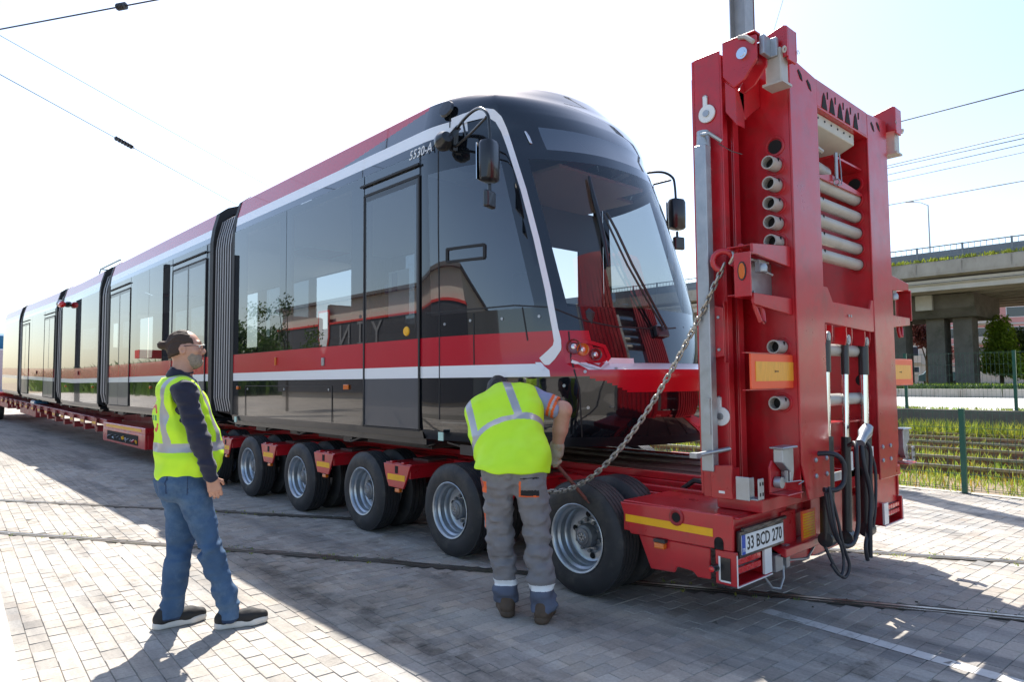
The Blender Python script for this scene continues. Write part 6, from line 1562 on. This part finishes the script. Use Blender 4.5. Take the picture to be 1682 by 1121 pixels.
for h_, k_, a_ in ((rh,rk,ra),(lh,lk_,la_)): S.cap(h_, k_, .060, .040); S.cap(k_, a_, .038, .030); S.cap(a_, (a_[0],a_[1]+.12,.05), .032, .025)
HT = head(S, HC, math.radians(-12), math.radians(2))
hand(S, rw, (-.12,.30,-.95), (.0,.95,.30), (-1,0,0), curl=.75); hand(S, lw_, (.12,.30,-.95), (.0,.95,.30), (1,0,0), curl=.75)
body = S.mesh('body', ['skin', 'lips'], man, lambda c: (np.linalg.norm((c-np.array(HT((0,.094,-.068))))/np.array((.026,.016,.013)), axis=1) < 1).astype(int))
for sg in (-1, 1):
    b = MB(); p = HT((sg*.031,.082,.008)); b.lathe([(0,-.0115),(.008,-.008),(.0115,0),(.008,.008),(0,.0115)], p, (0,0,1), 14); b.build('eye', 'eye_white', man, smooth=60)
    b = MB(); p2 = HT((sg*.031,.0925,.008)); b.lathe([(.0055,-.001),(.004,.0015),(0,.002)], p2, Vector(HT((0,1,0)))-Vector(HT((0,0,0))), 12); b.build('iris', 'eye_dark', man, smooth=60)
    pts = [HT((sg*(.012+.011*k), .094-.004*abs(k-1.6), .034+.004*math.sin(k*.9))) for k in range(5)]; b = MB(); b.tube(pts, [.002,.004,.004,.003,.0015], 6); b.build('eyebrow', 'hair_brown', man, smooth=60)
# hair pulled back into a bun
S = SDF((-.13,-.24,1.60), (.13,.14,1.90), .0045); Rh = [list(r) for r in (Matrix.Rotation(math.radians(-12), 3, 'Z'))]
S.ell(HT((0,-.012,.0155)), (.0790,.1005,.1010), .01, Rh)
for sg in (-1, 1): S.ell(HT((sg*.060,-.045,-.035)), (.026,.050,.055), .02, Rh)
n_ = np.array(HT((0,.80,.52)))-np.array(HT((0,0,0))); S.cut(HT((0,.036,.075)), n_, .01)
for sg in (-1, 1): S.sub(HT((sg*.10,.02,-.02)), HT((sg*.06,.03,-.03)), .036, .03, .008)
S.cut(HT((0,-.09,-.062)), np.array(HT((0,.35,-.94)))-np.array(HT((0,0,0))), .01)
S.ell(HT((0,-.128,.022)), (.024,.030,.026), .012, Rh); S.ell(HT((0,-.105,.020)), (.018,.02,.018), .012, Rh)
S.wrinkle(.004, 70, off=3.1, stretch=(1.6,.35,1.6)); S.mesh('hair', 'hair_brown', man)
S = SDF((-.11,-.06,1.60), (.11,.16,1.80), .0042)
S.ell(HT((0,.030,-.037)), (.0685,.0715,.078), .01, Rh); S.ell(HT((0,.052,-.090)), (.052,.0490,.044), .03, Rh); S.cap(HT((-.024,.092,-.053)), HT((.024,.092,-.053)), .0085, k=.01)
S.cut(HT((0,.075,-.040)), np.array(HT((0,.62,1)))-np.array(HT((0,0,0))), .006); S.cut(HT((0,-.012,0)), np.array(HT((0,-1,0)))-np.array(HT((0,0,0))), .006); S.sub(HT((-.016,.104,-.070)), HT((.016,.104,-.070)), .012, k=.005)
S.wrinkle(.002, 90); S.mesh('beard', 'beard_grey', man)
b = MB(); R9 = Vector(HT((1,0,0)))-Vector(HT((0,0,0))); F9 = Vector(HT((0,1,0)))-Vector(HT((0,0,0)))
for sg in (-1, 1):
    cc = Vector(HT((sg*.033,.108,.006))); pts = [cc+R9*.023*math.cos(t)+Vector((0,0,1))*.016*math.sin(t) for t in np.linspace(0, 2*math.pi, 17)]
    b.tube(pts, .0022, 6, caps=False); b.tube([cc+R9*sg*.023+Vector((0,0,.006)), Vector(HT((sg*.074,.075,.014))), Vector(HT((sg*.083,-.005,.010))), Vector(HT((sg*.082,-.02,-.006)))], .0022, 6)
b.tube([Vector(HT((-.011,.109,.010))), Vector(HT((0,.113,.013))), Vector(HT((.011,.109,.010)))], .0022, 6); gs = b.build('glasses', 'plastic_black', man, smooth=60)
for sg in (-1, 1):
    b = MB(); cc = Vector(HT((sg*.033,.108,.006))); b.add([cc+R9*.022*math.cos(t)+Vector((0,0,1))*.015*math.sin(t) for t in np.linspace(0, 2*math.pi, 16, endpoint=False)], [tuple(range(16))]); b.build('lens', 'glass_lens', man, fix=False)
# navy sweatshirt
S = SDF((-.37,-.26,.88), (.37,.28,1.68), .006)
S.stack(TOR, -.006, .03); S.cap((0,-.028,1.485), (.19,-.035,1.475), .07, .064, .04); S.cap((0,-.028,1.485), (-.19,-.035,1.475), .07, .064, .04)
for a, e, w in ((rs,re,rw),(ls,le,lw_)): S.cap(a, e, .068, .056, .035); S.cap(e, w, .056, .040, .02)
S.cap((0,-.026,1.53), (0,-.020,1.605), .078, .072, .02); S.cut((0,-.02,1.607), (0,.25,1)); S.sub((0,-.01,1.56), (0,0,1.70), .060, .066, .004); S.cut((0,0,.925), (0,0,-1), .004)
S.wrinkle(.009, 10, stretch=(1,1,2.6)); S.wrinkle(.007, 24, off=2, stretch=(1,1,1.8)); S.crease(.006, 9, off=5, stretch=(1,1,2.2)); S.mesh('sweatshirt', 'navy', man)
# vest
S = SDF((-.30,-.26,.88), (.30,.30,1.62), .0055)
S.stack([(.93,0,.010,.188,.158)]+[(z, cx, cy, a+.018+.014*(z < 1.2), b_+.018+.014*(z < 1.2)) for z, cx, cy, a, b_ in TOR[1:6]]+[(1.50,0,-.028,.168,.118),(1.545,0,-.026,.125,.095)], 0.0, .03)
S.cap((.05,-.03,1.50), (.165,-.035,1.487), .074, .068, .04); S.cap((-.05,-.03,1.50), (-.165,-.035,1.487), .074, .068, .04)
S.cut((0,0,.945), (0,0,-1), .004); S.sub((0,.03,1.53), (0,.01,1.70), .090, .090, .008)
for a, e in ((rs,re),(ls,le)):
    sg = 1 if a[0] > 0 else -1
    S.sub((sg*.245,-.03,1.44), (sg*.295,-.05,1.20), .098, .092, .012); S.sub((sg*.225,.03,1.42), (sg*.30,.03,1.42), .07, .07, .02)
S.wrinkle(.016, 6, stretch=(1,1,1.8), off=7.7); S.wrinkle(.008, 14, off=4)
def vest_cls(c):
    x, y, z = c.T; m = np.zeros(len(c), int)
    m[(z > 1.105) & (z < 1.158)] = 1
    m[(np.abs(np.abs(x)-.128) < .026) & (z > 1.13)] = 1
    r = np.hypot((x+.0)*1.0, (z-1.31)); back = (y < -.05)
    m[back & (r > .062) & (r < .085) & (np.abs(z-1.31) > .030) & ((x > -.03) | (z > 1.31))] = 2
    m[back & (np.abs(x) < .075) & (np.abs(z-1.31) < .016) & ((np.floor((x+.1)*55) % 3) > 0)] = 3
    return m
S.crease(.007, 5.5, off=2.5, stretch=(1,1,1.5)); S.mesh('vest', ['hivis', 'reflective', 'print_red', 'print_green'], man, vest_cls)
# jeans
S = SDF((-.27,-.26,.0), (.27,.42,1.06), .006)
S.ell((0,.005,.955), (.178,.142,.13), .03); S.ell((.078,-.068,.905), (.094,.082,.105), .04); S.ell((-.078,-.075,.905), (.094,.082,.105), .04); S.ell((0,.05,.97), (.15,.11,.09), .04)
for h_, k_, a_ in ((rh,rk,ra),(lh,lk_,la_)):
    S.cap(h_, k_, .098, .074, .03); S.cap(k_, (a_[0],a_[1],.075), .072, .070, .02)
S.cut((0,0,1.0), (0,0,1), .004); S.cut((0,0,.048), (0,0,-1), .004)
S.wrinkle(.020, 9, ((0,.10,.25,.42,.55,.62,.85,1.0), (1.0,1.0,.6,.9,1.0,.45,.6,.4)), stretch=(1,1,2.0)); S.wrinkle(.010, 22, ((0,.3,.45,.6,1), (1,.5,1,.4,.5)), off=3, stretch=(1,1,1.5))
def jean_cls(c):
    x, y, z = c.T; m = np.zeros(len(c), int)
    m[(z < .062)] = 1
    m[(y < -.05) & (np.abs(np.abs(x)-.085) < .062) & (np.abs(z-.965+.00*x) < .0035)] = 1
    m[(y < -.05) & (np.abs(np.abs(np.abs(x)-.085)-.062) < .0035) & (z < .965) & (z > .86)] = 1
    m[(np.abs(x) > .150) & (np.abs(y-.0) < .0035) & (z > .85)] = 1
    return m
S.crease(.009, 7.5, ((0,.1,.3,.45,.6,.75,.95,1), (1,1,.5,1,.6,.4,.8,.5)), off=11, stretch=(1,1,2.4)); S.mesh('jeans', ['denim', 'denim_dark'], man, jean_cls)
def shoe(parent, ank, ang, name, up_m, sole_m, L=.315, boot=0.0):
    c, s = math.cos(ang), math.sin(ang)
    P = lambda f, l, z: np.array((ank[0]+s*f+c*l, ank[1]+c*f-s*l, z))
    lo = np.array(ank)-.33; hi = np.array(ank)+.33; lo[2] = -.02; hi[2] = .22+boot
    S = SDF(lo, hi, .0055); h0 = -.085
    S.cap(P(h0+.035,0,.055), P(h0+.06,0,.085), .044, .042, .02); S.cap(P(h0+.05,0,.06), P(h0+.20,.004,.050), .046, .047, .03); S.cap(P(h0+.20,.0,.048), P(h0+L-.045,-.004,.044), .046, .036, .03)
    S.cap(P(h0+.06,0,.08), P(h0+.065,0,.115+boot), .044, .046, .02); S.cut((0,0,.118+boot), (0,0,1), .004); S.sub(P(h0+.066,0,.10+boot), P(h0+.068,0,.16+boot), .036, .04, .004); S.cut((0,0,.026), (0,0,-1), .003); S.wrinkle(.002, 40)
    u = S.mesh(name, up_m, parent)
    S = SDF(lo, hi, .005); S.cap(P(h0+.035,0,.02), P(h0+.13,0,.02), .048, .046, .01); S.cap(P(h0+.13,0,.02), P(h0+.215,0,.02), .046, .052, .02); S.cap(P(h0+.215,0,.02), P(h0+L-.05,-.004,.024), .052, .042, .02)
    S.cut((0,0,.044), (0,0,1), .004); S.cut((0,0,.001), (0,0,-1), .004); S.mesh('sole', sole_m, parent)
    b = MB()
    for k in range(5): f = h0+.115+.022*k; z = .098-.0075*k; b.tube([P(f,-.03,z-.012), P(f+.004,0,z), P(f,.03,z-.012)], .0035, 6)
    b.tube([P(h0+.11,.0,.104), P(h0+.10,.03,.112), P(h0+.115,.045,.10)], .003, 5); b.tube([P(h0+.11,.0,.104), P(h0+.10,-.03,.112), P(h0+.115,-.045,.10)], .003, 5)
    b.build('laces', up_m, parent, smooth=60)
    return u
shoe(man, (.115,.270,.09), math.radians(8), 'shoe', 'shoe_black', 'sole_white'); shoe(man, (-.112,-.050,.09), math.radians(-6), 'shoe', 'shoe_black', 'sole_white')

# ---------------------------------------------------------------- worker bent over the chain
WK0 = Vector((3.108, 3.270, 0))
wk = empty('person', WK0, -CAM_YAW, 'worker in hi-vis vest and grey trousers bending over the trailer seen from behind', 'person')
wrh, wrk, wra = (.050,-.045,.92), (.095,-.035,.51), (.125,-.085,.10)
wlh, wlk, wla = (-.160,-.035,.92), (-.150,.045,.51), (-.110,.045,.10)
NB = np.array((-.125,.30,1.405)); rs2, re2, rw2 = (.075,.27,1.395), (.290,.215,1.315), (.248,.285,1.045)
ls2, le2, lw2 = (-.265,.31,1.29), (-.27,.48,1.08), (-.15,.60,.97)
S = SDF((-.50,-.22,.02), (.40,.80,1.62), .006)
S.cap((-.13,0,.98), (-.24,.27,1.28), .085, .070, .06); S.cap((.02,0,.98), (.01,.25,1.36), .085, .070, .06); S.cap((-.055,.02,1.0), NB, .09, .065, .06)
S.cap(NB, (-.155,.42,1.44), .062, .058, .03)
for a, e, w in ((rs2,re2,rw2),(ls2,le2,lw2)): S.cap(a, e, .055, .058, .03); S.cap(e, (np.array(e)+np.array(w))/2, .058, .052, .02); S.cap((np.array(e)+np.array(w))/2, w, .052, .036, .02)
for h_, k_, a_ in ((wrh,wrk,wra),(wlh,wlk,wla)): S.cap(h_, k_, .065, .042); S.cap(k_, a_, .040, .032)
WT = head(S, (-.165,.475,1.435), 0, math.radians(-42))
S.mesh('body', 'skin', wk)
S = SDF((-.30,.33,1.30), (-.03,.64,1.60), .005); S.ell(WT((0,-.010,.018)), (.083,.105,.104), .01, [list(r) for r in Matrix.Rotation(math.radians(-42), 3, 'X')]); S.cut(WT((0,.06,.06)), np.array(WT((0,.8,.5)))-np.array(WT((0,0,0))), .01); S.cut(WT((0,-.09,-.09)), np.array(WT((0,.3,-1)))-np.array(WT((0,0,0))), .01); S.wrinkle(.004, 60); S.mesh('hair', 'hair_black', wk)
def torso2(S, g):
    S.cap((-.150,-.03,.985), (-.255,.27,1.29), .125+g, .098+g, .07); S.cap((.035,-.03,.985), (.020,.255,1.375), .125+g, .095+g, .07); S.cap((-.055,-.03,.99), NB, .128+g, .085+g, .07); S.ell((-.06,.11,1.04), (.18+g,.15+g,.15+g), .06)
# blue work shirt
S = SDF((-.50,-.22,.86), (.42,.70,1.56), .0065); torso2(S, -.014)
S.cap((-.02,.26,1.375), rs2, .075, .074, .04); S.cap(rs2, (np.array(rs2)*.28+np.array(re2)*.72), .078, .078, .03); S.cap(ls2, le2, .072, .066, .03); S.cap(le2, lw2, .06, .045, .03)
S.sub((np.array(rs2)*.22+np.array(re2)*.78), np.array(re2)+np.array((.10,-.03,-.04)), .064, .085, .004)
S.wrinkle(.008, 13); _ax = np.array(re2)-np.array(rs2); _ax /= np.linalg.norm(_ax)
def shirt_cls(c):
    t = (c-np.array(rs2)) @ _ax; near = np.linalg.norm(c-np.array(rs2)-t[:,None]*_ax, axis=1) < .11; m = np.zeros(len(c), int)
    m[near & (t > .135) & (t < .190)] = 1; m[near & (t > .155) & (t < .170)] = 2; return m
S.mesh('work_shirt', ['shirt_blue', 'trim_orange', 'reflective'], wk, shirt_cls)
# vest on the bent back
S = SDF((-.46,-.24,.78), (.34,.56,1.60), .0058); torso2(S, .025)
S.cap((-.06,.27,1.40), (.02,.265,1.405), .090, .088, .05); S.cap((-.18,.29,1.36), (-.27,.29,1.315), .090, .092, .05); S.cap((-.055,-.06,.92), (.03,-.05,.92), .145, .135, .05); S.cap((-.165,-.05,.92), (-.055,-.05,.92), .135, .15, .05)
S.cut((0,-.05,.938), (-.10,.0,-1), .004); S.cut((-.06,.40,1.40), (0,1,.1), .01)
S.sub((.138,.275,1.388), (.32,.21,1.31), .094, .110, .012); S.sub((.19,.22,1.25), (.30,.16,1.16), .07, .11, .03); S.sub((.25,.26,1.10), (.24,.30,1.0), .09, .09, .02); S.sub((-.36,.38,1.26), (-.36,.48,1.06), .070, .085, .012)
S.wrinkle(.018, 5.5, stretch=(1,1.3,1.3), off=1.3); S.wrinkle(.009, 13, off=9)
_sp = NB-np.array((0,-.03,.99)); _sl = np.linalg.norm(_sp); _sp = _sp/_sl; _lat = np.array((.97,-.05,.24)); _lat -= _sp*(_lat @ _sp); _lat /= np.linalg.norm(_lat)
def vest2(c):
    q = c-np.array((0,-.03,.99)); t = q @ _sp; l = q @ _lat; m = np.zeros(len(c), int)
    tb_ = t+.35*l*l*3+.02*l
    m[(tb_ > .245) & (tb_ < .298)] = 1; m[(np.abs(l-.085+.05*t) < .027) & (tb_ > .27)] = 1; m[(np.abs(l+.245) < .024) & (tb_ > .27)] = 1
    d = np.linalg.norm(c-np.array((.165,.225,1.30)), axis=1); m[(d < .062) & (l > .12)] = 2
    return m
S.crease(.008, 5.0, off=6.5, stretch=(1,1.4,1.2)); S.mesh('vest', ['hivis', 'reflective', 'trim_orange'], wk, vest2)
# trousers
S = SDF((-.32,-.26,.0), (.32,.24,1.06), .006)
S.ell((-.055,-.035,.965), (.195,.150,.12), .03); S.ell((.037,-.088,.895), (.105,.095,.115), .04); S.ell((-.147,-.080,.895), (.105,.095,.115), .04)
for h_, k_, a_ in ((wrh,wrk,wra),(wlh,wlk,wla)): S.cap(h_, k_, .106, .086, .03); S.cap(k_, (a_[0],a_[1],.10), .084, .080, .02)
S.cut((0,0,1.04), (0,0,1), .004); S.cut((0,0,.072), (0,0,-1), .004)
S.wrinkle(.022, 9, ((0,.15,.3,.5,.6,.8,1.0), (1,1,.9,1,.7,.6,.4)), stretch=(1,1,2.1), off=5); S.wrinkle(.011, 22, off=3, stretch=(1,1,1.6))
def trou(c):
    x, y, z = c.T; x = x+.055; m = np.zeros(len(c), int); bk = y < -.07
    m[(z > .195) & (z < .232)] = 1; m[z <= .195] = 2
    px_ = (np.abs(x-.098) < .062)
    m[bk & px_ & (z > .792) & (z < .828)] = 3; m[bk & (np.abs(x-.098+.062) < .006) & (z > .78) & (z < .885)] = 4; m[bk & px_ & (np.abs(z-.787) < .005)] = 4
    m[bk & px_ & (np.abs(z-.905+.05*np.abs(x-.098)) < .004)] = 3
    m[(x < -.175) & (y < -.01) & (z > .80) & (z < .88)] = 4; m[(x < -.185) & (y < .0) & (z > .57) & (z < .66)] = 4; m[(x < -.19) & (y > -.01) & (z > .78) & (z < .84)] = 3
    return m
S.crease(.010, 7.0, ((0,.12,.3,.5,.65,.85,1), (.6,1,.8,1,.7,.6,.4)), off=13, stretch=(1,1,2.4)); S.mesh('work_trousers', ['work_grey', 'print_white', 'work_blue', 'pocket_black', 'trim_orange'], wk, trou)
shoe(wk, (wra[0],wra[1],.10), math.radians(14), 'boot', 'boot_brown', 'boot_brown', .30, .02); shoe(wk, (wla[0],wla[1],.10), math.radians(-8), 'boot', 'boot_brown', 'boot_brown', .30, .02)
# gloved right hand round the bar
GR = Vector((.225,.330,.955)); GD = Vector((.30,-.05,-.36)).normalized()      # bar direction
S = SDF((.08,.18,.82), (.40,.48,1.14), .0045)
S.cap((.249,.283,1.06), (.245,.298,1.015), .052, .046, .01); S.cap((.245,.298,1.01), (.231,.318,.965), .040, .036, .03)
gw_ = np.array(GR); gd = np.array(GD); ac = np.array((-.25,.9,-.15)); ac -= gd*(ac @ gd); ac /= np.linalg.norm(ac); up = np.cross(gd, ac)
for i, o in enumerate((-.036,-.012,.012,.034)):
    base = gw_+gd*o; prev = None
    for a in np.linspace(-.6, 3.6, 8):
        p = base-ac*.034*math.cos(a)+up*.034*math.sin(a)
        if prev is not None: S.cap(prev, p, .0135, .0125, .004)
        prev = p
S.cap((.241,.300,.985), gw_-ac*.036-gd*.045, .018, .015, .01); S.cap(gw_-ac*.036-gd*.045, gw_-ac*.02+up*.035-gd*.048, .0145, .012, .006)
S.wrinkle(.003, 45); S.mesh('work_glove', 'glove', wk)
S = SDF((-.30,.50,.80), (-.08,.72,1.05), .005); S.cap(lw2, (-.18,.59,.93), .045, .04, .01); hand(S, (-.19,.575,.94), (.1,.3,-.9), (.9,.2,.1), (0,-1,.2), .0125, .7, 1.05); S.mesh('work_glove', 'glove', wk)
# the bar in his hand
M_w = Matrix.Rotation(-CAM_YAW, 3, 'Z')
pa_ = WK0+M_w @ (GR-GD*.07); pb_ = WK0+M_w @ (GR+GD*.36)
pry = empty('pry_bar', pb_, 0, 'rusty flat pry bar gripped in the bending worker\'s glove', 'tool')
b = MB(); d_ = pa_-pb_; b.tube([Vector((0,0,0)), d_*.06, d_*.5, d_], [.006,.0125,.0135,.013], 8); b.build('shaft', 'rusty_bar', pry, smooth=50)
b = MB(); b.obox(d_*.02, (.024,.006,.06), rot_to(d_)); b.build('flat_tip', 'rusty_bar', pry)
